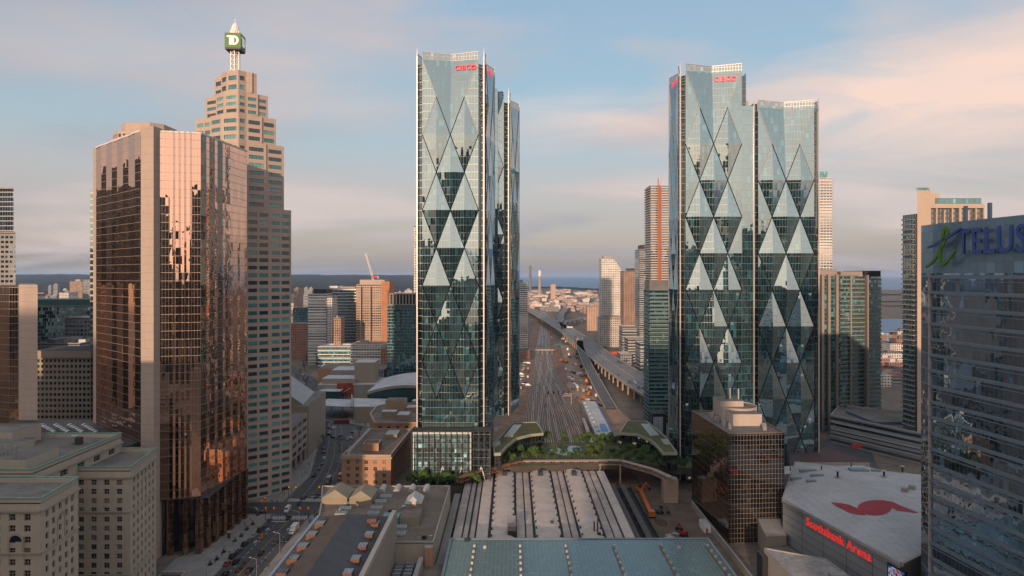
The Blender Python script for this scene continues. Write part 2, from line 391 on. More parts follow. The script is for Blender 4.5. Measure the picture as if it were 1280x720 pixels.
L.new(base, bg.inputs[0]); bg.inputs[1].default_value = SKYC['strength']
SC.view_settings.view_transform = 'Standard'; SC.view_settings.look = 'None'; SC.view_settings.gamma = 1; SC.view_settings.exposure = 1.0
SC.view_settings.use_curve_mapping = False
SC.cycles.use_denoising = True; SC.cycles.max_bounces = 6; SC.cycles.glossy_bounces = 4; SC.cycles.diffuse_bounces = 2
SC.cycles.volume_bounces = 0; SC.cycles.caustics_reflective = False; SC.cycles.caustics_refractive = False

# ================================================================== palette
conc = M('concrete', (.34,.31,.28), .85, .15, .12, streak=.3)
conc_d = M('concrete_dark', (.17,.165,.16), .85, .2, .1)
asph = M('asphalt', (.082,.081,.082), .85, .22, .08, stain=.6)
pave = M('pavement_slabs', (.29,.27,.25), .85, .12, .15, stain=.4, seam=(2.4, 2.4))
white_p = M('white_paint', (.72,.72,.70), .7, .08, .5)
steel = M('steel', (.45,.46,.47), .4, .1, .5, metal=.7)
dark_m = M('dark_metal', (.03,.032,.035), .5, .2, .5, metal=.3)
black_g = M('black_glass', (.012,.014,.016), .08, .2, .5, spec=.8)
win_a = M('window_glass_dark', (.018,.022,.026), .06, .3, .3, spec=.8)
win_b = M('window_glass_blue', (.03,.05,.06), .06, .3, .3, spec=.8)
win_c = M('window_blind', (.17,.155,.13), .3, .2, .5, spec=.6)
roof_g = M('roof_gravel', (.19,.17,.15), .95, .25, .06, stain=.7)
roof_d = M('roof_dark', (.06,.058,.058), .9, .25, .06, stain=.5)
roof_w = M('roof_white', (.5,.48,.46), .8, .14, .06, stain=.5, seam=(3.1, 0))
copper = M('copper_green', (.16,.33,.26), .7, .25, .3)
# ================================================================== ground, water, hills
mb = MB()
gm, nt, N, L = nodes_of('ground')
out = N.new('ShaderNodeOutputMaterial'); p = N.new('ShaderNodeBsdfPrincipled'); L.new(p.outputs[0], out.inputs[0]); p.inputs['Roughness'].default_value = .95; p.inputs['Specular IOR Level'].default_value = .1
tc = N.new('ShaderNodeTexCoord'); v = tc.outputs['Object']
a = noise_n(nt, v, .0035, 6, .6); b = noise_n(nt, v, .03, 4, .6); c = noise_n(nt, v, .3, 3)
f = ramp(nt, math_n(nt, 'ADD', math_n(nt, 'MULTIPLY', a.outputs[0], .5), math_n(nt, 'MULTIPLY', b.outputs[0], .5)), [(.36, (.10,.085,.07)), (.47, (.21,.16,.125)), (.54, (.15,.125,.10)), (.64, (.30,.24,.20))])
L.new(mixc(nt, ramp(nt, c.outputs[0], [(.35, .75), (.65, 1.1)]), (0, 0, 0), f), p.inputs['Base Color'])
S = 45000; mb.face([(-S, -S, 0), (S, -S, 0), (S, S, 0), (-S, S, 0)], gm); struct(mb, 'ground')
wm, nt, N, L = nodes_of('lake_water')
out = N.new('ShaderNodeOutputMaterial'); p = N.new('ShaderNodeBsdfPrincipled'); L.new(p.outputs[0], out.inputs[0])
p.inputs['Base Color'].default_value = (.010,.11,.23,1); p.inputs['Roughness'].default_value = .35; p.inputs['Specular IOR Level'].default_value = .12
tc = N.new('ShaderNodeTexCoord'); n = noise_n(nt, tc.outputs['Object'], .02, 4); bp = N.new('ShaderNodeBump'); bp.inputs['Strength'].default_value = .4; L.new(n.outputs[0], bp.inputs['Height']); L.new(bp.outputs[0], p.inputs['Normal'])
def sheet(name, pts, z, mat, kind=True):
    m = MB(); m.face([(q[0], q[1], z) for q in pts], mat); return struct(m, name)
def GX(px, py): return G(px, py)
sheet('lake', [(-700, 6200), (300, 6400), (700, 6000), (1150, 5700), (2600, 5600), (4200, 5200), (7000, 4600), (44000, 4600), (44000, 44000), (-600, 44000)], .5, wm)
sheet('harbour', [G(1060, 400), G(1190, 397), G(1260, 437), G(1060, 442)], .35, wm)
sheet('ship_channel', [G(716, 369), G(742, 367.8), G(744, 371), G(720, 371.5)], .35, wm)
sheet('turning_basin', [G(713, 383.5), G(735, 383), G(735, 388), G(720, 388.5)], .35, wm)
# far hills with dark leafless woods
hm = M('wooded_hill', (.042,.043,.040), .95, .55, .0022, spec=.05, stain=.6)
mb = MB(); nx, ny = 90, 14; Hh = {}
for i in range(nx+1):
    for j in range(ny+1):
        x = -16000+15300*i/nx; y = 3600+9000*j/ny
        z = 128*(j/ny)**1.6+16*noise.noise(Vector((x*.0009, y*.0009, 3)))+14*noise.noise(Vector((x*.004, y*.004, 8)))+7*noise.noise(Vector((x*.013, y*.013, 8)))
        z *= min(1, (nx-i)/7)
        Hh[i, j] = (x, y, max(-2, z if j else -2))
for i in range(nx):
    for j in range(ny): mb.face([Hh[i, j], Hh[i+1, j], Hh[i+1, j+1], Hh[i, j+1]], hm)
struct(mb, 'hills')
mb = MB(); isl = M('island_scrub', (.085,.07,.055), .95, .4, .02, spec=.05); shore = M('shore_trees', (.035,.045,.04), .95, .4, .02, spec=.05)
def mound(pts, h, mat, sub=24):
    """low wooded bank as a rough ridge along a line"""
    for a, b in zip(pts, pts[1:]):
        a, b = Vector((*a, 0)), Vector((*b, 0)); d = (b-a); t = d.normalized(); n = Vector((-t.y, t.x, 0))
        prev = None
        for k in range(sub+1):
            c = a+d*k/sub; hh = h*(.55+.75*abs(noise.noise(c*.011)))*min(1, .35+3*min(k, sub-k)/sub); w = h*5
            row = [c-n*w+Vector((0, 0, .2)), c-n*w*.5+Vector((0, 0, hh)), c+n*w*.5+Vector((0, 0, hh*.9)), c+n*w+Vector((0, 0, .2))]
            if prev:
                for q in range(3): mb.face([prev[q], row[q], row[q+1], prev[q+1]], mat)
            prev = row
mound([G(645, 361), G(690, 359.7), G(722, 361.2), G(752, 363.4)], 17, shore)
mound([G(1080, 369), G(1150, 369)], 12, shore); mound([G(1070, 383), G(1115, 383), G(1180, 383)], 9, isl); mound([G(1060, 378), G(1180, 377)], 6, shore)
struct(mb, 'shore_bank')
# ================================================================== twin faceted bank towers
cib = GL('faceted_tower_glass', (.76,.93,.94), .46, (.013,.054,.062), 1.5, 4.15, (.22,.25,.25), .13, .05, .006, .007, lit=.02, vary=.7)
cib_side = GL('faceted_tower_side_glass', (.62,.84,.95), .46, (.010,.040,.052), 1.5, 4.15, (.2,.24,.26), .12, .05, .004, .003)
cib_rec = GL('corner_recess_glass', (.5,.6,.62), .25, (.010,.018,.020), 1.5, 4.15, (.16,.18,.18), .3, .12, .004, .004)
cib_par = GL('parapet_screen_glass', (.85,.93,.93), .42, (.12,.15,.15), 1.5, 2.0, (.42,.45,.45), .14, .12, .004, .003)
fin_m = M('fin_aluminium', (.52,.47,.44), .4, .06, .5, metal=.3)
rib_m = M('rib_aluminium', (.36,.355,.345), .7, .1, .5, metal=.1)
slat_m = M('slat_aluminium', (.24,.235,.23), .6, .1, .5)
red_sign = M('red_sign_face', (.55,.02,.04), .4, .05, 1.0, emit=(.9,.05,.08,.35))
def facade(A, B, z0, zbot, mb, ribs, par, mat, h=20.6, d=1.4, dip=3.4, ph=4.2):
    """folded wall from A to B: lattice of diamonds, each pushed out at its centre"""
    A = Vector((*A, 0)); B = Vector((*B, 0)); W = (B-A).length; t = (B-A)/W; n = Vector((t.y, -t.x, 0)); a = W/4
    tg = ((A.x, A.y), (t.x, t.y))
    P = lambda u, z, o=0: A+t*(a*u)+n*o+Vector((0, 0, z))
    def tri(*p):
        mb.face(p, mat, tang=tg)
    def rib(p, q): ribs.bar(p+n*.08, q+n*.08, .34, .26, rib_m, n)
    zt = z0+2*h
    # crown: a wide triangle creased inward down its middle
    C, CD = P(2, z0), P(2, zt, -dip)
    tri(P(0, zt), C, CD); tri(CD, C, P(4, zt)); 
    rib(P(0, zt), C); rib(P(4, zt), C)
    par.face([P(0, zt), CD, CD+Vector((0, 0, ph-.6)), P(0, zt+ph)], cib_par, tang=tg); par.face([CD, P(4, zt), P(4, zt+ph), CD+Vector((0, 0, ph-.6))], cib_par, tang=tg)
    par.bar(P(0, zt+ph), CD+Vector((0, 0, ph-.6)), .3, .3, fin_m); par.bar(CD+Vector((0, 0, ph-.6)), P(4, zt+ph), .3, .3, fin_m)
    for s in (0, 1):
        e = 4*s; q = 1+2*s
        if s == 0: tri(P(0, zt), P(0, z0), P(1, z0+h))
        else: tri(P(4, zt), P(3, z0+h), P(4, z0))
    k = 0
    while True:
        zk = z0-k*h
        if zk < zbot-.5: break
        zl = max(zk-h, zbot); low = zk-h < zbot
        for uc in ((1, 3) if k % 2 == 0 else (0, 2, 4)):
            c = P(uc, zk, d if 0 < uc < 4 else d*.25)
            lft, rgt, top, bot = uc-1, uc+1, P(uc, zk+h), P(uc, zk-h)
            if lft >= 0:
                l = P(lft, zk); tri(l, c, top); rib(l, top)
                if not low: tri(l, bot, c); rib(l, bot)
            if rgt <= 4:
                r = P(rgt, zk); tri(c, r, top); rib(top, r)
                if not low: tri(c, bot, r); rib(r, bot)
        if k == 0: pass
        k += 1
    zk = z0-(k-1)*h
    if zk > zbot: mb.face([P(0, zbot), P(4, zbot), P(4, zk), P(0, zk)], mat, tang=tg)
    # half diamonds above the first full row at k=0 are closed by the crown triangles
def volume(root, fl, fr, br, bl, z0, zbot, sides, notch=3.4, h=20.6, side_mat=None, plain=()):
    cor = [Vector((*p, 0)) for p in (fl, fr, br, bl)]; nm = ['front', 'right', 'back', 'left']; zt = z0+2*h
    for i in range(4):
        a, b = cor[i], cor[(i+1) % 4]; t = (b-a).normalized(); n = Vector((t.y, -t.x, 0))
        p, q = a+t*notch, b-t*notch
        if nm[i] in sides:
            mb, rb, pr = MB(), MB(), MB()
            facade((p.x, p.y), (q.x, q.y), z0, zbot, mb, rb, pr, cib if nm[i] == 'front' else (side_mat or cib_side), h=h)
            mb.build('diamond_facade', root); rb.build('facade_rib', root); pr.build('parapet_screen', root)
        else:
            mb = MB(); mb.walls([(p.x, p.y), (q.x, q.y)], zbot, zt, cib_side); mb.build('curtain_wall', root)
    for i in range(4):
        a, b, c = cor[i-1], cor[i], cor[(i+1) % 4]
        t1 = (b-a).normalized(); t2 = (c-b).normalized(); mb = MB(); n1 = Vector((t1.y, -t1.x, 0)); n2 = Vector((t2.y, -t2.x, 0))
        p = b-t1*notch; q = b+t2*notch; m = b-t1*notch+t2*notch
        pi = p+t2*notch*.75-t1*0; rec = 2.4
        # recess: two set-back faces meeting behind the fin
        p1 = p-n1*rec; q1 = q-n2*rec; mid = b-n1*rec-n2*rec
        mb.walls([(p.x, p.y), (p1.x, p1.y), (mid.x, mid.y), (q1.x, q1.y), (q.x, q.y)], zbot, zt-2, cib_rec)
        mb.build('corner_recess', root)
        if i in plain: continue
        for k in range(12):
            z = zt-4-k*3.2; s = MB()
            s.bar(p1+n1*.4+Vector((0, 0, z)), mid+n1*.4+Vector((0, 0, z)), .5, .5, slat_m); s.bar(mid+n2*.4+Vector((0, 0, z)), q1+n2*.4+Vector((0, 0, z)), .5, .5, slat_m); s.build('slat', root)
        f = MB(); e = b-n1*.5-n2*.5
        f.prism([(e.x-.3, e.y-.3), (e.x+.3, e.y-.3), (e.x+.3, e.y+.3), (e.x-.3, e.y+.3)], zbot, zt+1.5, fin_m)
        f.face([(e.x-.3, e.y-.3, zt+1.5), (e.x+.3, e.y-.3, zt+1.5), (e.x, e.y, zt+7)], fin_m); f.face([(e.x+.3, e.y+.3, zt+1.5), (e.x-.3, e.y+.3, zt+1.5), (e.x, e.y, zt+7)], fin_m)
        f.face([(e.x+.3, e.y-.3, zt+1.5), (e.x+.3, e.y+.3, zt+1.5), (e.x, e.y, zt+7)], fin_m); f.face([(e.x-.3, e.y+.3, zt+1.5), (e.x-.3, e.y-.3, zt+1.5), (e.x, e.y, zt+7)], fin_m)
        f.build('corner_fin', root)
    ins = []
    cc = sum(cor, Vector())/4
    mb = MB(); mb.face([(*(cc+(p-cc)*.80)[:2], zt-1.5) for p in cor], roof_d); mb.build('roof', root)
def bank_sign(root, pos, t, size):
    """four red letters and a red diamond built of two chevrons"""
    t = Vector(t).normalized()
    me = text_mesh('CIBC', size*1.42, .15, red_sign, .02*size, 'sign_lettering'); put_text(me, 'sign_lettering', root, Vector(pos)-t*size*.55, t)
    mb = MB(); c = Vector(pos)+t*size*1.75; up = Vector((0, 0, 1)); nn = t.cross(up)
    for s in (-1, 1):
        r = size*.5; w = size*.17
        pts = [(s*.02*size, r), (s*r*.75, r), (s*r*1.35, 0), (s*r*.75, -r), (s*.02*size, -r), (s*.02*size, -r+w*1.6), (s*r*.5, -r+w*1.6), (s*r*.8, 0), (s*r*.5, r-w*1.6), (s*.02*size, r-w*1.6)]
        for o in (.25,):
            f = [c+t*a+up*b+nn*o for a, b in pts]; g = [c+t*a+up*b-nn*.1 for a, b in pts]
            quads = [(0,1,8,9),(1,2,7,8),(2,3,6,7),(3,4,5,6)]
            for qd in quads: mb.face([f[i] for i in qd], red_sign)
            for i in range(10): mb.face([f[i], f[(i+1) % 10], g[(i+1) % 10], g[i]], red_sign)
    mb.build('sign_emblem', root)
# --- the tower left of the tracks
ZB = 33.0
lt = thing('faceted_tower', 'tall faceted glass bank tower left of the rail tracks, behind the orange customs building', 'skyscraper', (-33, 392, 0), 'pair of faceted glass bank towers')
volume(lt, (-52.4, 372.6), (-14.9, 372.6), (-10.0, 409), (-52.0, 409), 194.8, ZB, ('front', 'right', 'left'))
mb = MB(); mb.box(-44, 409, ZB, -8.5, 413.5, 230, cib_side, roof_d); mb.build('link_block', lt)
volume(lt, (-38, 413.5), (-1.6, 413.5), (5.2, 449), (-38, 449), 184.0, ZB, ('front', 'right'))
mb = MB(); mb.box(-51, 374, 14, -12, 446, ZB, cib_rec, roof_d); mb.build('lower_storeys', lt)
bank_sign(lt, (-25.6, 373.3, 231.6), (math.cos(rad(12.5)), -math.sin(rad(12.5)), 0), 2.7)
bank_sign(lt, (-12.6, 377, 230), (.13, 1, 0), 2.7)
# podium in front: open black steel grid over glass
pod = thing('glass_podium', 'glass podium behind a black square steel grid at the foot of the left faceted tower', 'building', (-32, 366, 0))
pg = GL('podium_glass', (.75,.95,.97), .38, (.13,.25,.27), 1.6, 2.4, (.3,.34,.34), .1, .08, .03, .012, vary=.9, lit=.03)
mb = MB(); mb.box(-52.2, 361, 0, -21.5, 371.5, 35, pg, roof_d); mb.build('glass_hall', pod)
mb = MB(); mb.box(-21.2, 363, 0, -11.5, 371.5, 35.5, cib_rec, roof_d); mb.build('stair_tower', pod)
mb = MB()
for i in range(15):
    x = -53+i*2.98; mb.bar((x, 359.8, 0), (x, 359.8, 35.6), .34, .34, dark_m)
for j in range(13): mb.bar((-53.2, 359.8, j*2.95+.2), (-11, 359.8, j*2.95+.2), .3, .3, dark_m)
for j in range(13): mb.bar((-53, 359.9, j*2.95+.2), (-53, 372, j*2.95+.2), .3, .3, dark_m)
mb.build('steel_grid', pod)
mb = MB()
for i in range(4):
    x = -52+i*10.2
    for s in (0, 1):
        mb.bar((x+s*5.1, 360.6, 0), (x+5.1-s*0+s*5.1, 360.6, 17), .7, .5, M('white_brace', (.55,.58,.58), .5, .1, .5)) if s == 0 else mb.bar((x+10.2, 360.6, 0), (x+5.1, 360.6, 17), .7, .5, MATS['white_brace'])
for s in (-52, -21.8): mb.bar((s, 360.4, 0), (s, 360.4, 35), 1.0, .5, MATS['white_brace'])
mb.bar((-52.4, 360.4, 34.6), (-21.5, 360.4, 34.6), .6, .9, MATS['white_brace'])
mb.build('diagonal_brace', pod)
# --- the tower right of the tracks: two tall blocks side by side
rt = thing('faceted_tower', 'wide faceted glass bank tower of two joined blocks, behind the black office block', 'skyscraper', (130, 405, 0), 'pair of faceted glass bank towers')
volume(rt, (94.6, 385.4), (133.2, 385.4), (134.4, 418), (95.6, 418), 192.2, 2, ('front', 'left'), plain=(1, 2))
mb = MB(); mb.box(129.9, 386.8, 0, 137.0, 412, 214, cib, roof_d); mb.build('link_block', rt)
mb = MB(); mb.box(137.0, 388.2, 0, 139.4, 412, 215.5, cib_rec, roof_d); mb.bar((137.1, 386.6, 0), (137.1, 386.6, 216), .4, .5, fin_m); mb.bar((139.3, 386.6, 0), (139.3, 386.6, 216), .4, .5, fin_m); mb.build('shadow_gap', rt)
mb = MB(); mb.box(131, 394, 213.9, 136.6, 405, 219, rib_m, roof_d); mb.build('roof_plant', rt)
volume(rt, (135.6, 385.4), (174.0, 385.4), (175.4, 424), (137, 424), 171.6, 2, ('front', 'right'), plain=(0, 3))
bank_sign(rt, (120.6, 386.5, 229.2), (math.cos(rad(12)), -math.sin(rad(12)), 0), 2.7)
bank_sign(rt, (93.2, 393, 228), (-.03, -1, 0), 2.7)
# ================================================================== left side: gold tower, stepped spire tower, hotel
gold = GL('gold_glass', (1.0,.66,.51), .71, (.020,.013,.009), 1.25, 3.5, (.29,.215,.17), .20, .06, .007, .012, vary=.7, mrough=.5, mmetal=.3, wscale=.22)
bronze = GL('bronze_glass', (.70,.46,.34), .55, (.02,.012,.008), 1.25, 3.5, (.32,.24,.19), .16, .06, .012, .012, vary=.7, mrough=.5, mmetal=.3)
pink_st = M('pink_granite', (.42,.33,.275), .7, .10, .06, streak=.25, seam=(0, 0, 3.5))
pink_st2 = M('brown_granite', (.34,.25,.205), .7, .12, .06, streak=.25)
def zig(A, B, n, dep):
    A = Vector(A); B = Vector(B); d = (B-A)/n; t = d.normalized(); nn = Vector((t.y, -t.x)); out = []
    for i in range(n):
        p = A+d*i; out += [tuple(p), tuple(p+d*.62+nn*dep)]
    return out+[tuple(B)]
def band_lines(mb, pts, zs, w, h, mat):
    for z in zs:
        for a, b in zip(pts, pts[1:]): mb.bar((a[0], a[1], z), (b[0], b[1], z), w, h, mat)
t = thing('gold_glass_tower', 'gold mirrored glass tower with saw-toothed faces and pink stone piers beside the wide street', 'skyscraper', (-160, 320, 0))
a = (-198.6, 324); b0 = XY(176, 284); b1 = XY(192, 281); c0 = XY(200, 285); d0 = XY(212, 286); d1 = XY(240, 288); e0 = XY(251, 289); f0 = (-128.6, 331)
ZT = 178.2
mb = MB(); fa = Vector(a); fb = Vector(b0); dd = (fb-fa).normalized()
mb.walls(zig(tuple(fa+dd*3.4), tuple(fb-dd*.2), 4, .4), 12, ZT-.8, gold); mb.build('glass_face', t)
mb = MB(); Af = [c0, d0]+zig(d0, d1, 4, .3)[1:]+[e0]; mb.walls(Af, 24, ZT-.3, gold); mb.build('glass_face', t)
mb = MB(); Bf = zig(e0, f0, 6, .12); mb.walls(Bf, 24, ZT-.3, gold); mb.build('glass_face', t)
mb = MB(); mb.walls([f0, (-146, 362), (-199, 366), a], 0, ZT-1, bronze); mb.build('glass_face', t)
for nm, q, z, mt in (('corner_pier', [tuple(fa-dd*.8), tuple(fa+dd*3.4), tuple(fa+dd*3.4+Vector((3, 3))), tuple(fa+Vector((0, 4)))], ZT+.3, pink_st),
                 ('stone_pier', [b0, b1, c0, (c0[0]-1, c0[1]+6), (b0[0], b0[1]+7)], ZT+1.3, pink_st)):
    mb = MB(); mb.prism(q, 0, z, mt); mb.build(nm, t)
mb = MB(); rp = [tuple(fa+dd*3.4), b0, c0, e0, f0, (-146, 362), (-199, 366)]; mb.face([(*p, ZT-2.2) for p in rp], roof_d); mb.build('roof', t)
trim = M('pale_coping', (.66,.56,.5), .5, .1, .4)
for pts in (zig(tuple(fa+dd*3.4), tuple(fb-dd*.2), 4, .4), Af, Bf):
    mb = MB()
    for p, q in zip(pts, pts[1:]): mb.bar((*p, ZT-.1), (*q, ZT-.1), .5, .8, trim)
    mb.build('coping', t)
# sheltered ground storey: bronze columns in front of black glass
mb = MB(); mb.walls([(b1[0]+.5, b1[1]+6), (-138, 296), (-134.5, 331), (-148, 360)], 0, 24, black_g); mb.face([(-150, 284, 24.0), (-128, 288, 24), (-129.5, 331, 24), (-150, 340, 24)], roof_d); mb.build('lobby_glass', t)
col_m = GL('bronze_column', (.8,.5,.34), .35, (.10,.055,.035), 1.2, 3, (.3,.2,.14), .1, .05, .02, .02)
Be, Bf2 = Vector(e0), Vector(f0)
for k in range(7):
    p = Be+(Bf2-Be)*(k/6); mb = MB(); mb.obox((p.x-1.0, p.y+(.8 if k == 0 else 0), 12), (1.1, 1.5, 12), .04, col_m); mb.build('column', t)
for px in (213, 232):
    x, y = XY(px, 288); mb = MB(); mb.obox((x, y, 12), (1.1, .9, 12), 0, col_m); mb.build('column', t)
# north sister tower, mostly outside the frame
t = thing('gold_glass_tower', 'dark bronze glass tower with a broad pale pier, cut by the left edge', 'skyscraper', (-250, 340, 0))
z = ZH(357, 330); x0, x1, x2 = XY(-120, 345)[0], XY(24, 332)[0], XY(47, 330)[0]
mb = MB(); mb.walls(zig((x0, 345), (x1, 332), 6, 1.4), 0, z-.5, bronze); mb.face([(x0, 345, z-2), (x1, 332, z-2), (x1-28, 380, z-2), (x0, 380, z-2)], roof_d); mb.walls([(x1-28, 378), (x0, 380), (x0, 345)], 0, z-.5, bronze); mb.build('glass_face', t)
mb = MB(); mb.prism([(x1, 331.6), (x2, 330), (x2-30, 371), (x1-30, 374)], 0, z+.4, pink_st); mb.build('stone_pier', t)
# low dark atrium roof between them
t = thing('atrium_hall', 'low dark roofed hall with rows of white roof lights behind the stone hotel', 'building', (-190, 290, 0))
mb = MB(); q = [(-232, 268), (-168, 268), (-157, 281), (-157, 312), (-190, 330), (-240, 330)]; mb.prism(q, 0, 48, dark_m, M('standing_seam', (.075,.073,.075), .6, .15, .2)); mb.build('hall', t)
mb = MB(); st = MATS['standing_seam']
for k in range(34):
    x = -238+k*2.4
    mb.bar((x, 269, 48.1), (x+(2 if x < -180 else 0), 312, 48.1), .2, .25, st)
mb.build('roof_seam', t)
mb = MB()
for k in range(7):
    s = k/7; p = Vector((-168, 268, 0)).lerp(Vector((-157, 281, 0)), s); q2 = Vector((-168, 268, 0)).lerp(Vector((-157, 281, 0)), s+1/7)
    mb.bar((p.x+.2, p.y-.3, 40), (q2.x+.2, q2.y-.3, 47), .3, .3, steel); mb.bar((p.x+.2, p.y-.3, 47), (q2.x+.2, q2.y-.3, 40), .3, .3, steel)
mb.bar((-168, 267.7, 40), (-156.8, 280.7, 40), .4, .4, steel); mb.bar((-168, 267.7, 47), (-156.8, 280.7, 47), .4, .4, steel); mb.build('truss', t)
lite = M('roof_light_dome', (.75,.74,.72), .3, .05, 1)
for i in range(4):
    for j in range(6):
        px = 52+i*17.5+j*3.0; py = 531+j*1.65; x, y = G(px, py, 48.2)
        mb = MB(); mb.prism([(x-.55, y-.9), (x+.55, y-.9), (x+.55, y+.9), (x-.55, y+.9)], 48.02, 48.6, lite); mb.build('roof_light', t)
# stepped tower with the lattice spire
st1 = M('tan_granite', (.46,.36,.295), .75, .10, .05, streak=.2, seam=(0, 0, 4.05))
tealw = M('teal_window', (.05,.20,.22), .12, .3, .3, spec=.8); tealw2 = M('teal_window_dark', (.02,.06,.08), .12, .3, .3, spec=.8); tealw3 = M('teal_window_light', (.14,.36,.37), .12, .3, .3, spec=.8)
t = thing('stepped_tower', 'tall stepped tan stone tower with teal ribbon windows and a lattice spire on top', 'skyscraper', (-135, 365, 0))
wins = []; mb = MB(); roofs = MB()
def tier(L0, R0, z0, z1):
    """saw-cut plan: two stepped bays to the left of the corner, one long face to the right"""
    Yc = 355; c = XY(301, Yc); l0 = XY(L0, 368); r0 = XY(R0, 355+max(3, (R0-301)*.30))
    l = Vector(l0); cc = Vector(c); d = cc-l
    p1 = l+d*.38; nn = Vector((d.y, -d.x)).normalized()
    p1b = p1+nn*2.2+d*.02; p2 = l+d*.70+nn*3.4; 
    pts = [tuple(l), tuple(p1), tuple(p1b), tuple(p2), tuple(cc+nn*1.5), tuple(cc+Vector((2.0, 2.2)))]
    r = Vector(r0); e = r-Vector(pts[-1]); m = e.length; nn2 = Vector((e.y, -e.x)).normalized()
    q1 = Vector(pts[-1])+e*.5
    pts += [tuple(q1+nn2*.9), tuple(q1+nn2*.2+e*.01), tuple(r)]
    pts += [(r.x*404/r.y, 404), (l.x+2, 404)]
    n = len(pts); nf = max(1, round((z1-z0-1.4)/4.05))
    for i in range(n):
        A, B = pts[i], pts[(i+1) % n]; W = (Vector(B)-Vector(A)).length
        if W < 3.0 or i >= n-3: mb.walls([A, B], z0, z1, st1)
        else: holes(mb, A, B, z0, z1, max(1, round(W/7.5)), nf, .80, .50, st1, wins, .3, .45, mx=.4, mz1=1.4)
    roofs.face([(*p, z1-.6) for p in pts], roof_g)
zz = [0, 153.5, 188, 202, 213.7, 224.5]
tier(243, 364, 0, zz[1]); tier(244, 355, zz[1], zz[2]); tier(245, 345, zz[2], zz[3]); tier(257, 335, zz[3], zz[4]); tier(268, 321, zz[4], zz[5])
mb.build('stone_wall', t); roofs.build('roof_terrace', t); windows(t, wins, [tealw, tealw, tealw2, tealw2, tealw3], dark_m, (4, 1))
# spire
wl = M('white_lattice', (.78,.72,.68), .5, .06, .5)
sx0, sy0 = XY(294, 362); sp = MB(); r = 2.3
def ring(z, r): return [(sx0+r*math.cos(rad(45+60*k)), sy0+r*math.sin(rad(45+60*k)), z) for k in range(6)]
lv = [224+2.6*k for k in range(10)]
for i, z in enumerate(lv[:-1]):
    A, B = ring(z, r+(1.6 if i == 0 else 0)), ring(lv[i+1], r)
    for k in range(6):
        sp.bar(A[k], B[k], .55, .55, wl); sp.bar(A[k], B[(k+1) % 6], .28, .28, wl); sp.bar(B[k], B[(k+1) % 6], .35, .35, wl)
sp.build('lattice_mast', t)
cr = MB()
for za, zb, ra, rb in ((245.2, 247.6, 2.3, 2.3), (247.6, 250.0, 2.3, 1.7), (250, 251.6, 1.7, .7), (251.6, 254.2, .25, .12)):
    cr.tube((sx0, sy0, za), (sx0, sy0, zb), ra, rb, 10, wl)
cr.build('mast_crown', t)
grn = M('green_sign_face', (.045,.17,.015), .5, .06, 1.0); wht = M('white_sign_face', (.85,.74,.74), .5, .03, 1.0, emit=(1,.85,.85,.12))
cu = thing('sign_cube', 'green cube sign with white initials on the spire of the stepped tower', 'sign', (sx0, sy0, 237.4))
ang = rad(4.5); hw = 4.1
mb = MB(); mb.obox((sx0, sy0, 241.3), (hw, hw, 3.9), ang, grn); mb.obox((sx0, sy0, 237.0), (hw*.97, hw*.97, .4), ang, dark_m); mb.build('sign_box', cu)
def td(root, c, tv):
    """the two joined initials: T bar runs into the D, with a line cut between them"""
    tv = Vector(tv).normalized(); up = Vector((0, 0, 1)); n = tv.cross(up); m = MB()
    def poly(pts, o=.12):
        m.face([c+tv*a+up*b+n*o for a, b in pts], wht)
        for i in range(len(pts)):
            p, q = pts[i], pts[(i+1) % len(pts)]; m.face([c+tv*p[0]+up*p[1]+n*.02, c+tv*q[0]+up*q[1]+n*.02, c+tv*q[0]+up*q[1]+n*o, c+tv*p[0]+up*p[1]+n*o], wht)
    s = 1.06
    P = lambda l: [(x*s, y*s) for x, y in l]
    poly(P([(-2.9, 1.5), (-.35, 1.5), (-.35, 2.3), (-2.6, 2.3), (-2.9, 2.0)])); poly(P([(-1.7, -2.3), (-.35, -2.3), (-.35, 1.5), (-1.7, 1.5)]))
    poly(P([(-.15, -2.3), (.75, -2.3), (.75, 2.3), (-.15, 2.3)]))
    pr = None
    for k in range(13):
        th = rad(90-15*k); o = (.75+2.15*math.cos(th), 2.3*math.sin(th)); i = (.75+1.05*math.cos(th), 1.45*math.sin(th))
        if pr: poly(P([pr[1], pr[0], o, i][::1])) if False else poly(P([pr[1], i, o, pr[0]]))
        pr = (o, i)
    m.build('sign_lettering', root)
ca, sa = math.cos(ang), math.sin(ang); C0 = Vector((sx0, sy0, 241.3))
td(cu, C0+Vector((sa, -ca, 0))*(hw+.02), (ca, sa, 0)); td(cu, C0+Vector((ca, sa, 0))*(hw+.02), (-sa, ca, 0))
# low base block of the stepped tower with its dark arcade
t = thing('arcaded_block', 'low tan block with teal ribbon windows over a dark arcade, at the crossing', 'building', (-132, 380, 0))
mb = MB(); wins = []; q = [(-146, 366.5), (-129, 366.5), (-130.5, 391), (-146, 391)]
holes(mb, q[0], q[1], 7.5, 24, 1, 4, .92, .5, st1, wins, .3, .5, mz1=2); holes(mb, q[1], q[2], 7.5, 24, 3, 4, .85, .5, st1, wins, .3, .5, mz1=2); mb.walls([q[2], q[3], q[0]], 0, 24, st1)
mb.face([(*p, 23.6) for p in q], conc_d); mb.face([(*p, 7.5) for p in q[::-1]], roof_d); mb.build('stone_wall', t); windows(t, wins, [tealw, tealw2], dark_m, (8, 1))
mb = MB(); mb.prism([(-145, 370), (-132.5, 370), (-134, 390), (-145, 390)], 0, 7.4, black_g); mb.build('shop_front', t)
for x, y in ((-129.6, 367.2), (-137.6, 367.2), (-145.4, 367.2), (-130.2, 375), (-130.6, 383)):
    mb = MB(); mb.box(x-.5, y-.5, 0, x+.5, y+.5, 7.6, st1); mb.build('column', t)
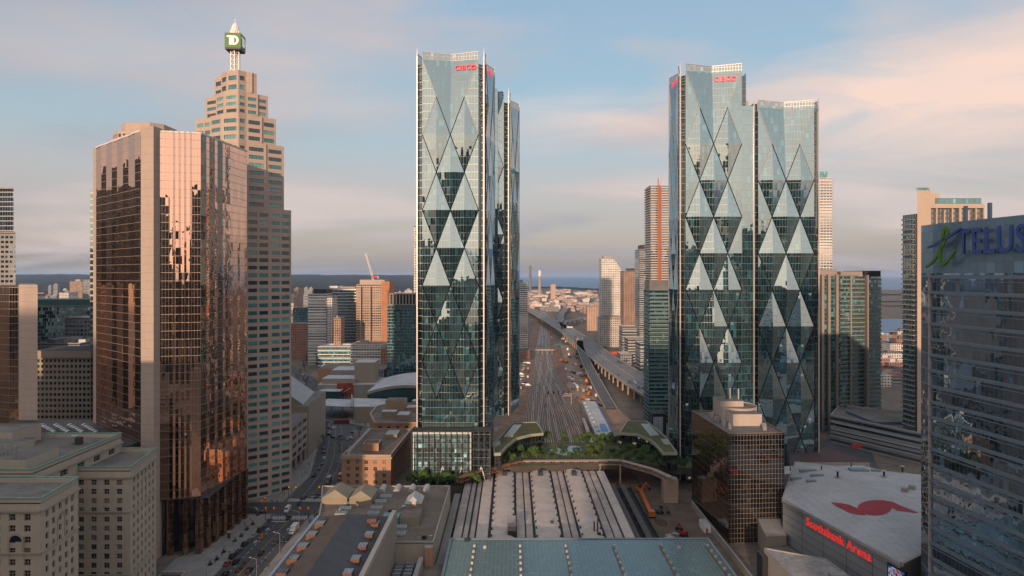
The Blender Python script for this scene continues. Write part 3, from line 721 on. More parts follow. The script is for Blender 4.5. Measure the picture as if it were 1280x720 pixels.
t = thing('arcaded_block', 'taller tan block with corner windows behind the arcaded block, on the left of the street', 'building', (-134, 415, 0))
mb = MB(); wins = []; q = [(-141, 391.6), (-129.6, 391.6), (-131.5, 438), (-150, 438)]
holes(mb, q[0], q[1], 8, 30, 1, 4, .55, .55, st1, wins, .3, .5, mz1=1.5); holes(mb, q[1], q[2], 8, 30, 4, 4, .75, .5, st1, wins, .3, .5, mz1=1.5); mb.walls([q[2], q[3], q[0]], 0, 30, st1)
mb.face([(*p, 29.6) for p in q], conc_d); mb.face([(*p, 8) for p in q[::-1]], roof_d); mb.build('stone_wall', t); windows(t, wins, [tealw, tealw2], dark_m, (3, 1))
mb = MB(); mb.prism([(-141, 394), (-133, 394), (-135, 437), (-147, 437)], 0, 7.9, black_g); mb.build('shop_front', t)
for y in (393, 404, 415, 426, 436):
    x = -130.4-(y-391)*.04; mb = MB(); mb.box(x-.6, y-.6, 0, x+.6, y+.6, 8.1, st1); mb.build('column', t)
beige = M('beige_precast', (.36,.30,.235), .85, .08, .05, streak=.3)
t = thing('theatre_block', 'windowless beige block with a sloping ribbed glass roof on the left of the street', 'building', (-145, 465, 0))
mb = MB(); q = [(-151, 441), (-135.5, 441), (-134, 452), (-152, 452)]
mb.prism([(-158, 441), (-131.5, 441), (-136, 498), (-175, 498)], 0, 33.5, beige, roof_g)
for k in range(3): mb.box(-148, 440.6, 20+k*3.4, -143, 440.95, 21.4+k*3.4, black_g)
mb.build('wall', t)
mb = MB(); v0 = [(-160, 446, 33.5), (-136.5, 446, 33.5), (-158, 446, 48.5)]; v1 = [(p[0]-6, 492, p[2]) for p in v0]
mb.face([v0[1], v1[1], v1[2], v0[2]], M('slope_glass', (.30,.30,.29), .25, .15, .3)); mb.face([v0[0], v0[1], v0[2]], beige); mb.face([v1[1], v1[0], v1[2]], beige); mb.face([v0[0], v0[2], v1[2], v1[0]], beige)
for k in range(15):
    f = k/14; mb.bar(Vector(v0[1]).lerp(Vector(v1[1]), f), Vector(v0[2]).lerp(Vector(v1[2]), f), .35, .35, steel)
mb.build('sloping_roof', t)
# old stone hotel
lime = M('limestone', (.43,.37,.295), .85, .10, .05, streak=.35); lime_d = M('limestone_course_dark', (.36,.31,.25), .85, .12, .05, streak=.3)  # second tone is a darker stone for cornices, frames and surrounds
t = thing('stone_hotel', 'old limestone hotel with rows of small windows and green copper roof edges, lower left', 'hotel', (-150, 225, 0))
mb = MB(); wins = []; roofs = MB(); cop = MB(); cor = MB()
def wing(q, z0, z1, cols, rows, mat=lime, ph=1.4):
    n = len(q)
    for i, c in enumerate(cols):
        A, B = q[i], q[(i+1) % n]
        if not c: mb.walls([A, B], z0, z1, mat); continue
        holes(mb, A, B, z0, z1, c, rows, .44, .60, mat, wins, .45, .4, mx=1.6, mz1=2.4, mz0=.2)
    roofs.face([(*p, z1-.2) for p in q], roof_g); parapet(roofs, q, z1-.3, ph, .6, mat)
    for k in range(n):
        A, B = Vector(q[k]), Vector(q[(k+1) % n]); d = (B-A).normalized(); nn = Vector((d.y, -d.x))*.35
        cor.bar((*(A+nn), z1-2.2), (*(B+nn), z1-2.2), .9, .55, lime_d); cor.bar((*(A+nn*.6), z1-14.2), (*(B+nn*.6), z1-14.2), .6, .4, lime_d); cor.bar((*(A+nn*.6), z1-36), (*(B+nn*.6), z1-36), .6, .4, lime_d)
        cop.bar((*(A+nn*.2), z1+ph), (*(B+nn*.2), z1+ph), .5, .3, copper)
w1 = [(-205, 193), (-133.4, 193), (-135.4, 213), (-205, 213)]
w2 = [(-175, 236), (-132, 236), (-136.6, 262), (-175, 262)]
wing(w1, 0, 53.6, (16, 5, 0, 0), 16); wing(w2, 0, 50.4, (9, 6, 0, 0), 15)
wing([(-205, 213.3), (-150, 213.3), (-150, 262), (-205, 262)], 0, 56, (0, 5, 0, 0), 16)
mb.build('stone_wall', t); roofs.build('roof', t); cor.build('cornice', t); cop.build('copper_edging', t); windows(t, wins, [win_a, win_a, win_a, win_b, win_c], lime_d, (2, 2))
# arched window surrounds on the end walls
def arch(c, tv, w, h):
    tv = Vector(tv).normalized(); c = Vector(c); n = tv.cross(Vector((0, 0, 1))); m = MB(); pr = None
    for k in range(11):
        th = math.pi*k/10; o = c+tv*math.cos(th)*(w/2+.5)+Vector((0, 0, h+math.sin(th)*(w/2+.5))); i = c+tv*math.cos(th)*w/2+Vector((0, 0, h+math.sin(th)*w/2))
        if pr: m.face([pr[0]+n*.25, o+n*.25, i+n*.25, pr[1]+n*.25][::-1], lime_d); m.face([pr[1]+n*.25, i+n*.25, i, pr[1]], lime_d); m.face([pr[0], o, o+n*.25, pr[0]+n*.25], lime_d)
        pr = (o, i)
    for s in (-1, 1): m.bar(c+tv*s*(w/2+.25)+n*.12, c+tv*s*(w/2+.25)+n*.12+Vector((0, 0, h)), .5, .3, lime_d, n)
    m.face([c-tv*w/2+n*.03+Vector((0, 0, h)), c+tv*w/2+n*.03+Vector((0, 0, h))]+[c+tv*math.cos(math.pi*k/10)*w/2+n*.03+Vector((0, 0, h+math.sin(math.pi*k/10)*w/2)) for k in range(1, 10)], win_a)
    m.build('arched_surround', t)
for px in (20,): 
    x, y = XY(px, 192.9); arch((x, 192.9, 38.5), (1, 0, 0), 3.6, 4.2)
arch((-134.5, 203.5, 39), (-.1, 1, 0), 3.4, 6.5); arch((-134.4, 249, 36), (-.17, 1, 0), 3.4, 7)
for bx, mt in (((-200, 216, 56, -168, 240, 60.5), lime), ((-196, 243, 56, -178, 258, 62), lime), ((-172, 216, 56, -154, 232, 59.5), lime), ((-166, 247, 50.4, -152, 259, 54.6), lime)):
    m = MB(); m.box(*bx[:2], bx[2], *bx[3:5], bx[5], mt, roof_g); m.build('roof_house', t)
for k in range(9):
    m = MB(); x, y = -196+R.random()*44, 222+R.random()*34; s = .8+R.random()*1.3; m.box(x, y, 56, x+s*1.6, y+s*1.3, 57.2+s, steel if k % 2 else roof_d); m.build('air_handler', t)
m = MB()
for k in range(6): m.tube((-158-k*2.2, 219+k, 59), (-158-k*2.2, 219+k, 62+k % 3), .25, .25, 6, steel)
m.build('vent_pipe', t)
# octagonal tower behind the gold tower
t = thing('octagonal_tower', 'tan tower with chamfered corners and punched windows peeping over the gold tower', 'skyscraper', (-240, 445, 0))
def octo(x0, x1, y0, y1, c): return [(x0+c, y0), (x1-c, y0), (x1, y0+c), (x1, y1-c), (x1-c, y1), (x0+c, y1), (x0, y1-c), (x0, y0+c)]
x0, x1 = XY(133, 430)[0], XY(194, 430)[0]; wins = []; mb = MB(); q = octo(x0, x1+6, 430, 466, 7)
for i in range(8):
    A, B = q[i], q[(i+1) % 8]
    if i in (0, 1, 7): holes(mb, A, B, 60, 209, 8 if i == 0 else 4, 36, .55, .5, st1, wins, .3, .5, mz1=.8)
    else: mb.walls([A, B], 60, 209, st1)
mb.walls(q, 0, 60, st1, True); mb.face([(*p, 208.8) for p in q], roof_d)
mb.build('stone_wall', t); m = MB(); m.prism(octo(x0+4, x1+1, 433, 462, 6), 209, ZH(153, 433), st1, roof_g); m.build('plant_storey', t); windows(t, wins, [win_a, win_b], dark_m, (1, 1))
m = MB(); m.box(XY(112.5, 452)[0], 452, 0, x0+3, 480, ZH(237, 452), GL('teal_strip', (.6,.9,.9), .4, (.02,.07,.07), 1.5, 4, (.3,.26,.22), 1.2, .1), roof_d); m.build('rear_wing', t)
# ================================================================== station, train shed, roof park
brick_o = M('orange_stone', (.43,.245,.155), .85, .12, .06, streak=.25); brick_t = M('orange_trim', (.45,.33,.24), .8, .1, .1)
brown_roof = M('brown_roof', (.20,.155,.12), .9, .22, .05, stain=.6, seam=(9, 7))
# --- customs building
t = thing('customs_building', 'orange stone building with a flat roof and rows of paired windows, near the crossing', 'building', (-80, 415, 0))
mb = MB(); wins = []; q = [(-95.2, 381), (-67.6, 381), (-65.4, 447), (-92.5, 447)]
holes(mb, q[0], q[1], 0, 15.6, 5, 4, .42, .55, brick_o, wins, .35, .4, mx=1.2, mz0=.8); holes(mb, q[1], q[2], 0, 15.6, 12, 4, .40, .55, brick_o, wins, .35, .4, mx=1.5, mz0=.8); mb.walls([q[2], q[3], q[0]], 0, 15.6, brick_o)
mb.build('stone_wall', t); windows(t, wins, [win_a, win_a, win_c], brick_t, (2, 2))
mb = MB(); Q = [(-95.9, 380.3), (-66.9, 380.3), (-64.7, 447.6), (-93.1, 447.6)]; mb.prism(Q, 15.6, 16.5, brick_t, brown_roof); parapet(mb, q, 16.4, 1.3, .8, brick_t); mb.build('cornice', t)
mb = MB(); mb.box(-86, 394, 16.5, -77, 404, 20.3, brick_o, brown_roof); parapet(mb, [(-86, 394), (-77, 394), (-77, 404), (-86, 404)], 20.2, .6, .5, brick_t); mb.build('penthouse', t)
mb = MB(); mb.box(-79, 424, 16.5, -71.5, 437, 19, brick_t, roof_w); mb.build('roof_house', t)
mb = MB(); mb.box(-93.3, 386, 16.5, -91.4, 444, 18.6, roof_w, conc); mb.build('roof_walkway', t)
t = thing('customs_building', 'rear orange stone building with a curved flank and pale roof boxes', 'building', (-80, 480, 0))
mb = MB(); wins = []; q = [(-91, 450), (-60, 450), (-60, 520), (-92, 520), (-101, 507), (-100, 480)]
holes(mb, q[0], q[1], 0, 20, 5, 4, .4, .5, brick_o, wins, .3, .4, mx=1); mb.walls(q[1:]+[q[0]], 0, 20, brick_o); mb.build('stone_wall', t); windows(t, wins, [win_a], brick_t, (2, 2))
mb = MB(); mb.face([(*p, 19.8) for p in q], brown_roof); parapet(mb, q, 19.7, 1.3, .9, brick_t); mb.build('roof', t)
for i, bx in enumerate(((-90, 470, -80, 477, 24), (-78, 462, -70, 474, 23.4), (-92, 496, -78, 508, 27), (-76, 490, -62, 500, 23), (-74, 504, -62, 512, 25))):
    mb = MB(); mb.box(bx[0], bx[1], 19.8, bx[2], bx[3], bx[4], beige if i != 2 else brick_t, roof_w if i != 2 else roof_g); mb.build('roof_house', t)
# --- performing arts halls
t = thing('theatre', 'concert hall with a broad curved pale roof beside the left faceted tower', 'theatre', (-110, 620, 0))
mb = MB(); tw = M('hall_dark_glass', (.02,.07,.075), .15, .2, .3)
Y0, Y1 = 585, 660; nseg = 16; top = []
for k in range(nseg+1):
    f = k/nseg; x = XY(459, Y0)[0]+(XY(540, Y0)[0]-XY(459, Y0)[0])*f; z = 16+8.0*math.sin(math.pi*min(1, f*1.25)**.8 if f < .8 else math.pi) if False else 15+9*math.sin(math.pi*(.12+.62*f)) 
    top.append((x, z))
for (xa, za), (xb, zb) in zip(top, top[1:]):
    mb.face([(xa, Y0, za), (xb, Y0, zb), (xb, Y1, zb), (xa, Y1, za)], roof_w); mb.face([(xa, Y0, 0), (xb, Y0, 0), (xb, Y0, zb-2.4), (xa, Y0, za-2.4)], tw); mb.face([(xa, Y0-1, za-2.4), (xb, Y0-1, zb-2.4), (xb, Y0-1, zb), (xa, Y0-1, za)], conc)
    mb.face([(xa, Y0-1, za), (xb, Y0-1, zb), (xb, Y0, zb), (xa, Y0, za)], roof_w)
mb.face([(top[0][0], Y0, 0), (top[0][0], Y0, top[0][1]), (top[0][0], Y1, top[0][1]), (top[0][0], Y1, 0)], conc)
mb.build('hall', t)
mb = MB(); a0, b0_ = XY(452, 560), XY(466, 560); mb.prism([(-126, 545), (-100, 545), (-100, 580), (-136, 583)], 0, 13, beige, roof_w); mb.bar((-127, 544.6, 12), (-137, 583, 15), 1, 2.4, conc); mb.build('entrance_block', t)
mb = MB(); p0 = XY(404, 590); p1 = XY(444, 575); mb.prism([(p0[0], 566), (p1[0], 560), (p1[0]+4, 592), (p0[0]+2, 597)], 9, 10, conc, roof_w); mb.build('canopy', t)
for s in (0, 1, 2, 3):
    x = p0[0]+3+(p1[0]-p0[0]-3)*s/3; mb = MB(); mb.tube((x, 570, 0), (x, 570, 9), .4, .4, 8, conc); mb.build('column', t)
t = thing('theatre', 'low theatre of pale stacked concrete boxes with a red and orange mural', 'theatre', (-150, 680, 0))
for i, (pa, pb, Y, d, z, mt, rf) in enumerate(((397, 470, 655, 50, 13, conc, roof_w), (402, 444, 660, 24, 18, beige, roof_w), (443, 468, 665, 22, 33, beige, roof_w), (414, 466, 690, 30, 22, conc, roof_w), (397, 440, 740, 40, 17, brick_o, brown_roof), (398, 425, 640, 15, 9, MATS['hall_dark_glass'], roof_w))):
    xa, xb = XY(pa, Y)[0], XY(pb, Y)[0]; mb = MB(); mb.box(xa, Y, 0, xb, Y+d, z, mt, rf); mb.build('concrete_box', t)
mur, nt, N, L = nodes_of('mural'); out = N.new('ShaderNodeOutputMaterial'); p = N.new('ShaderNodeBsdfPrincipled'); L.new(p.outputs[0], out.inputs[0]); tc = N.new('ShaderNodeTexCoord')
n = noise_n(nt, tc.outputs['Object'], .16, 3); L.new(ramp(nt, n.outputs[0], [(.35, (.05,.08,.03)), (.45, (.28,.025,.018)), (.55, (.34,.08,.02)), (.68, (.3,.02,.03))]), p.inputs['Base Color'])
mb = MB(); xa, xb = XY(421, 653)[0], XY(441, 653)[0]; mb.box(xa, 653.6, 3, xb, 654.4, 14.5, mur); mb.build('mural_panel', t)
mb = MB(); mb.bar((xa+1, 653, 3), (xb-2, 653, 10), .5, .5, white_p); mb.build('mural_stripe', t)
# --- station head house
t = thing('station_hall', 'long dark hipped roof of the station great hall beside the wide street', 'station', (-60, 230, 0))
slate_l = M('slate_lit_slope', (.095,.075,.062), .8, .18, .25, stain=.3, seam=(0, 1.6)); slate_r = M('slate_blue', (.062,.068,.078), .7, .14, .25, stain=.3, seam=(0, 1.6))  # one slate, light put in: warmer on the sunward slope, bluer on slopes turned away
mb = MB(); yb, yf = 263, 150
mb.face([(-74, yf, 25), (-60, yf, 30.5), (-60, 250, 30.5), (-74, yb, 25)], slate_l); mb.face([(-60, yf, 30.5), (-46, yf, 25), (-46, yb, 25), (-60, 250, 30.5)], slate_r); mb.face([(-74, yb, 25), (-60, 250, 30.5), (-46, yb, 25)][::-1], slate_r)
mb.build('roof', t)
mb = MB(); mb.prism([(-74.4, yf), (-45.6, yf), (-45.6, yb+.3), (-74.4, yb+.3)], 0, 24.9, lime); mb.build('stone_wall', t)
mb = MB(); mb.box(-75.2, yf, 24.4, -74.2, yb+.6, 25.3, M('gutter_blue', (.28,.33,.40), .5, .1, .3, metal=.2)); mb.build('gutter', t)
mb = MB(); mb.box(-45.8, yf, 0, -43.6, 259, 28.2, beige, conc); mb.bar((-44.7, yf, 28.6), (-44.7, 259, 28.6), 1.6, .5, conc); mb.build('attic_wall', t)
sk = GL('skylight_glass', (.5,.58,.6), .3, (.06,.07,.075), 1.0, 1.2, (.30,.33,.34), .14, .12, .02, .02)
for k in range(6):
    y = 196+k*10.2
    for s, zx in ((-1, -71.5), (1, -48.5)):
        mb = MB(); xo = zx; xi = -68.3 if s < 0 else -51.3
        # wedge dormer: glazed flat top, rust-brown front
        A = [(xo, y, 26.0), (xi, y, 27.3), (xi, y+3.6, 27.3), (xo, y+3.6, 26.0)]; zt = 27.9
        T = [(p[0], p[1], zt) for p in A]
        mb.face(T if s < 0 else T[::-1], sk); fr = M('rust_panel', (.15,.075,.048), .8, .2, .4)
        mb.face([A[0], A[1], T[1], T[0]], fr); mb.face([A[3], A[0], T[0], T[3]], fr); mb.face([A[2], A[3], T[3], T[2]], fr)
        mb.build('roof_dormer', t)
mb = MB(); mb.box(-53, 249, 25, -49.5, 253, 29, fr, roof_d); mb.build('chimney', t)
t = thing('station_wing', 'flat brown roofed wing of the station with rows of small skylights, behind the great hall', 'station', (-55, 290, 0))
mb = MB(); q = [(-45.2, 254.6), (-29.2, 254.6), (-29.2, 323), (-90, 323), (-84, 300), (-76, 264), (-45.2, 264)]
mb.walls(q, 0, 18, lime, True); mb.face([(*p, 17.9) for p in q], brown_roof); mb.build('wing', t)
mb = MB(); parapet(mb, q, 17.8, .7, .6, conc); mb.build('coping', t)
cream = M('cream_render', (.27,.235,.17), .8, .1, .1)
def gable(root, name, x0, y0, x1, y1, z0, z1, zr, mat, rf, axis='y'):
    m = MB(); m.walls([(x0, y0), (x1, y0), (x1, y1), (x0, y1)], z0, z1, mat, True); xm, ym = (x0+x1)/2, (y0+y1)/2
    if axis == 'y':
        m.face([(x0-.3, y0-.3, z1), (xm, y0+1, zr), (xm, y1-1, zr), (x0-.3, y1+.3, z1)], rf); m.face([(xm, y0+1, zr), (x1+.3, y0-.3, z1), (x1+.3, y1+.3, z1), (xm, y1-1, zr)], rf)
        m.face([(x0-.3, y0-.3, z1), (x1+.3, y0-.3, z1), (xm, y0+1, zr)], rf); m.face([(x1+.3, y1+.3, z1), (x0-.3, y1+.3, z1), (xm, y1-1, zr)], rf)
    return m.build(name, root)
ph_ = gable(t, 'penthouse', -70.5, 296, -61, 309, 17.9, 21.2, 24.2, cream, cream); gable(t, 'penthouse', -83, 298, -72, 311, 17.9, 20.6, 24.0, cream, cream)
gable(t, 'penthouse', -44.5, 284, -38, 294, 17.9, 22.8, 25.5, cream, roof_w)
mb = MB(); mb.box(-44.8, 272, 17.9, -37.2, 283.8, 21.4, cream, brown_roof); mb.build('penthouse', t)
mb = MB(); mb.box(-52, 273, 17.9, -45.4, 279, 21, copper, copper); mb.box(-58, 268, 17.9, -53.5, 273, 21.5, fr, roof_d); mb.build('plant_room', t)
skp = MB(); skp.box(-2.6, -1.3, 0, 2.6, 1.3, .7, conc); skp.face([(-2.6, -1.3, .72), (2.6, -1.3, .72), (2.6, 0, 1.5), (-2.6, 0, 1.5)], sk); skp.face([(2.6, 1.3, .72), (-2.6, 1.3, .72), (-2.6, 0, 1.5), (2.6, 0, 1.5)], sk); skp.face([(2.6, -1.3, .72), (2.6, 1.3, .72), (2.6, 0, 1.5)], conc); skp.face([(-2.6, 1.3, .72), (-2.6, -1.3, .72), (-2.6, 0, 1.5)], conc)
skm = skp.build('skylight'); skm_me = skm.data; bpy.data.objects.remove(skm)
for (px, py) in ((444, 621.5), (438.5, 629), (432, 636.5), (427, 642.5), (483, 621.5), (476, 628), (471, 635.5), (467, 642.5), (509, 643), (505, 651.5), (501, 660), (499, 668.5)):
    x, y = G(px, py, 18); o = bpy.data.objects.new('skylight', skm_me); COL.objects.link(o); o.parent = t; o.location = Vector((x, y, 17.92))-Vector(t['_o'])
mb = MB()
for k in range(9):
    a0 = math.pi*k/9; a1 = math.pi*(k+1)/9; mb.face([(math.cos(a0)*1.5, -4, math.sin(a0)*1.6), (math.cos(a0)*1.5, 4, math.sin(a0)*1.6), (math.cos(a1)*1.5, 4, math.sin(a1)*1.6), (math.cos(a1)*1.5, -4, math.sin(a1)*1.6)], roof_w)
mb.face([(math.cos(math.pi*k/9)*1.5, -4, math.sin(math.pi*k/9)*1.6) for k in range(10)], conc); mb.face([(math.cos(math.pi*k/9)*1.5, 4, math.sin(math.pi*k/9)*1.6) for k in range(10)][::-1], conc)
bv = mb.build('barrel_vent'); bvm = bv.data; bpy.data.objects.remove(bv)
for px in (478, 497, 515, 533):
    x, y = G(px, 612, 18); o = bpy.data.objects.new('barrel_vent', bvm); COL.objects.link(o); o.parent = t; o.location = Vector((x, y, 17.92))-Vector(t['_o'])
for k in range(14):
    mb = MB(); x, y = -60+R.random()*22, 258+R.random()*34
    if x < -46 and y < 266: x += 16
    s = .5+R.random()*.9; mb.box(x, y, 17.9, x+s*2, y+s*1.5, 18.3+s, steel if k % 3 else dark_m); mb.build('air_handler', t)
t = thing('station_concourse', 'low station roof with ribbed blue glass strips and a stone gable, beside the glass roof', 'station', (-38, 235, 0))
mb = MB(); mb.box(-43.4, 150, 0, -24.6, 254.4, 10.5, lime, brown_roof); mb.build('wing', t)
ribm = M('blue_grey_rib', (.13,.165,.20), .5, .15, .3, metal=.2)
for s in (0, 1):
    mb = MB(); x = -42.2+s*3.9; mb.box(x, 165, 10.5, x+2.6, 252, 12.0, ribm)
    for k in range(30): mb.box(x-.15, 166+k*2.9, 12, x+2.75, 166.7+k*2.9, 12.4, MATS['steel'])
    mb.build('glass_strip', t)
mb = MB(); mb.box(-34.2, 150, 10.5, -32.6, 251, 14.5, beige, conc); mb.build('parapet_wall', t)
mb = MB(); mb.box(-32.3, 252, 10.5, -29.3, 254.3, 17.4, brick_o, conc); mb.build('stone_gable', t)  # orange colour here stands for warm light on the wall
mb = MB(); mb.box(-28.6, 150, 8, -25.6, 340, 9.2, conc_d, M('track_roof', (.24,.215,.19), .9, .2, .06)); mb.build('platform_roof', t)
# --- train shed
t = thing('train_shed', 'broad pale train shed roof of parallel strips divided by dark smoke slots', 'train shed', (12, 330, 0))
shed = M('shed_roof', (.56,.47,.41), .85, .15, .10, streak=.15, stain=.28); shed_s = M('shed_slot', (.035,.038,.045), .8, .2, .2); shed2 = M('shed_roof_weathered', (.46,.385,.335), .9, .2, .10, stain=.5)
mb = MB(); yb, yf = 379, 262
mb.box(-24.6, yf, 0, 51, yb, 8.6, conc_d, shed_s); mb.build('shed_body', t)
def strip(x0, x1, z, mat=shed, crown=.7, name='roof_strip', ya=yf, yb2=yb):
    m = MB(); n = 6; P = [(x0+(x1-x0)*k/n, z+crown*math.sin(math.pi*k/n)) for k in range(n+1)]
    for (a, za), (b, zb) in zip(P, P[1:]):
        yy = ya
        while yy < yb2-.1:
            y2 = min(yb2, yy+7); m.face([(a, yy, za), (b, yy, zb), (b, y2-.06, zb), (a, y2-.06, za)], mat); yy = y2
    m.walls([(x1, ya), (x1, yb2)], 8.6, z, mat); m.walls([(x0, yb2), (x0, ya)], 8.6, z, mat)
    m.face([(a, ya, za) for a, za in P]+[(x1, ya, 8.6), (x0, ya, 8.6)], mat); m.face(([(a, yb2, za) for a, za in P]+[(x1, yb2, 8.6), (x0, yb2, 8.6)])[::-1], mat)
    return m.build(name, t)
lay = [(-24.6, -21.2, shed2), (-20.5, -18.6, shed2), (-17.7, -15.8, shed2), (-15.0, -10.2, shed), (-8.9, 1.0, shed), (2.1, 5.5, shed2), (6.1, 8.9, shed2), (10.0, 20.6, shed), (21.7, 24.6, shed2), (25.2, 27.8, shed2), (28.9, 38.2, shed), (39.3, 42.3, shed2), (42.9, 46.0, shed2), (47.0, 51.0, shed)]
vents = []
for x0, x1, mt in lay:
    wide = x1-x0 > 8; strip(x0, x1, 9.6 if wide else 9.2, mt, .9 if wide else .25)
    if wide:
        for k in range(14):
            for s in (x0+.35, x1-.35): vents.append((s, 266+k*8.2+R.random()*2))
mb = MB(); mb.box(-.28, -.5, 0, .28, .5, .75, shed_s); o = mb.build('roof_vent'); vm = o.data; bpy.data.objects.remove(o)
for x, y in vents:
    o = bpy.data.objects.new('roof_vent', vm); COL.objects.link(o); o.parent = t; o.location = Vector((x, y, 9.75))-Vector(t['_o'])
for x in (-4.0, 15.3, 33.5):
    m = MB(); m.prism([(x-1.3, 366), (x+1.3, 366), (x+1.3, 370), (x, 372), (x-1.3, 370)], 10, 12.2, shed_s); m.build('smoke_hood', t)
for x, y, w, h in ((-17.6, 268, 2.4, 4.2), (17.4, 296, 1.3, 1.4), (36.2, 283, 1.4, 1.2)):
    m = MB(); m.box(x-w/2, y, 9.6, x+w/2, y+w, 9.8+h, shed_s, dark_m); m.build('vent_box', t)
m = MB(); m.box(-1.7, 284, 9.6, 1.7, 303, 11.3, shed2, shed2); m.box(-1.8, 283, 9.6, 1.8, 287, 13.8, shed_s, conc_d); m.build('vent_house', t)
for x in (34.6, 36.0): 
    m = MB(); m.tube((x, 287, 9.8), (x, 287, 14.5), .35, .35, 8, fr); m.build('vent_pipe', t)
# --- glass shed roof in front
t = thing('glass_shed_roof', 'wide blue green glass roof with rows of small vents, bottom centre', 'glass roof', (27, 245, 0))
gr = GL('glass_roof_panels', (.62,.72,.70), .10, (.115,.165,.168), 1.5, 1.5, (.17,.22,.22), .09, .09, .006, .01, vary=.12, mmetal=.1, rough=.22)
mb = MB(); mb.box(-24.6, 225, 9.4, 78, 270.6, 13.2, conc_d); mb.face([(-23.4, 226, 13.6), (77.4, 226, 13.6), (77.4, 269.4, 13.6), (-23.4, 269.4, 13.6)], gr); mb.build('glazing', t)
mb = MB(); parapet(mb, [(-24.6, 225), (78, 225), (78, 270.6), (-24.6, 270.6)], 13, .9, 1.0, M('blue_grey_coping', (.20,.24,.25), .7, .12, .2)); mb.build('coping', t)
mb = MB(); mb.box(-24, 225, 0, 77.4, 262, 9.3, conc_d); mb.build('lower_storey', t)
for i, px in enumerate((593, 650, 707, 767, 826, 884)):
    x, _ = XY(px-(10 if i == 0 else 0)*0, 262); x = (px-640)*262/F
    m = MB(); m.box(x-.45, 226, 13.6, x+.45, 263, 13.9, M('rust_strip', (.19,.13,.085), .8, .2, .3))
    m.build('roof_gutter', t)
    for k in range(7):
        m = MB(); y = 230+k*5.2; m.box(x-.4, y, 13.9, x+.4, y+.9, 14.7, roof_w); m.build('roof_vent', t)
for px, py in ((606, 685), (849, 686)):
    x, y = G(px, py, 13.6); m = MB(); m.box(x-.6, y-.5, 13.6, x+.6, y+.5, 14.5, roof_w); m.build('roof_hatch', t)
# --- rail deck park
deck = M('deck_lawn', (.10,.11,.04), .95, .3, .12, bump=.3); deckw = M('deck_wall', (.07,.06,.052), .85, .15, .1)
mb = MB(); q = [(-20, 372), (70, 384), (86, 372), (103, 372), (104, 420), (70, 428), (-8, 428), (-20, 395)]
mb.prism(q, 9.5, 13, deckw, deck); tag(mb.build('park_deck'), kind='structure')
mb = MB(); pond = M('pond_water', (.07,.11,.14), .06, .15, .3, spec=.8)
pp = [G(px, py, 13) for px, py in ((684, 563), (700, 558.5), (716, 557.2), (730, 558.5), (729, 562), (719, 565), (715, 569), (704, 569.5), (694, 566))]
mb.face([(*p, 13.06) for p in pp][::-1], pond); tag(mb.build('pond'), kind='structure')
mb = MB(); rust = M('rusty_girder', (.27,.13,.075), .8, .2, .3); palg = M('pale_girder', (.42,.31,.24), .8, .15, .3)
t = thing('truss_walkway', 'brown lattice girder walkway bending along the front edge of the roof park', 'footbridge', (30, 381, 0))
pts = [(-26.5, 348.5), (-19.5, 358), (6.4, 380.5), (60.4, 381.5), (74.5, 364.5), (80.6, 350)]; zt = 14.2
for i, (p, q2) in enumerate(zip(pts, pts[1:])):
    m = MB(); A, B = Vector((*p, 0)), Vector((*q2, 0)); d = B-A; n = max(3, int(d.length/2.6)); mt = rust if i < 2 else palg; nn = Vector((-d.y, d.x, 0)).normalized()
    for o in (0, 2.6):
        a, b = A+nn*o, B+nn*o
        m.bar(a+Vector((0, 0, zt)), b+Vector((0, 0, zt)), .35, .35, mt); m.bar(a+Vector((0, 0, zt-2.2)), b+Vector((0, 0, zt-2.2)), .35, .35, mt)
        for k in range(n):
            u, v2 = a+(b-a)*(k/n), a+(b-a)*((k+1)/n); z0, z1 = (zt, zt-2.2) if k % 2 else (zt-2.2, zt)
            m.bar(u+Vector((0, 0, z0)), v2+Vector((0, 0, z1)), .2, .2, mt); m.bar(u+Vector((0, 0, zt)), u+Vector((0, 0, zt-2.2)), .16, .16, mt)
    for k in range(n+1):
        u = A+d*(k/n); m.bar(u+Vector((0, 0, zt-2.1)), u+nn*2.6+Vector((0, 0, zt-2.1)), .25, .25, mt)
    m.bar(A+nn*1.3+Vector((0, 0, zt+.15)), B+nn*1.3+Vector((0, 0, zt+.15)), 2.7, .12, mt)
    m.build('lattice_girder', t)
for x, y in ((6.6, 381), (30, 381.2), (49, 381.6), (60.5, 381.6)):
    m = MB(); m.box(x-.4, y-.4, 0, x+.4, y+.4, 12.0, palg); m.build('pier', t)
# curved pavilions at both ends of the park
pav_r = M('sedum_roof', (.105,.105,.042), .95, .25, .2, bump=.2); pav_e = M('pavilion_edge', (.33,.34,.25), .8, .1, .3)
pav_g = GL('pavilion_glass', (.45,.5,.48), .3, (.014,.018,.02), 2.2, 4.2, (.10,.10,.09), .3, .2, .01, .01, vary=.8, lit=.04)
def pavilion(label, outline, glassline, zt, skylights):
    t = thing('park_pavilion', label, 'pavilion', (outline[0][0], outline[0][1], 13), 'curved pavilions of the roof park')
    m = MB(); m.prism(outline, zt-1.1, zt, pav_e, pav_r); m.build('roof', t)
    m = MB(); parapet(m, outline, zt, .5, .7, pav_e); m.build('roof_edge', t)
    m = MB(); m.walls(glassline, 13, zt-1.1, pav_g); m.build('glass_wall', t)
    for s in skylights:
        m = MB(); m.prism(s, zt, zt+.7, pav_e, M('skylight_haze', (.34,.38,.33), .3, .1, .4)); m.build('skylight', t)
def rp(l, z): return [G(px, py, z) for px, py in l]
o1 = rp([(617, 567.5), (626, 567), (635, 557), (646, 548), (664, 543.5), (679.5, 542), (676, 535), (671, 528), (641, 529), (617, 555)], 22)
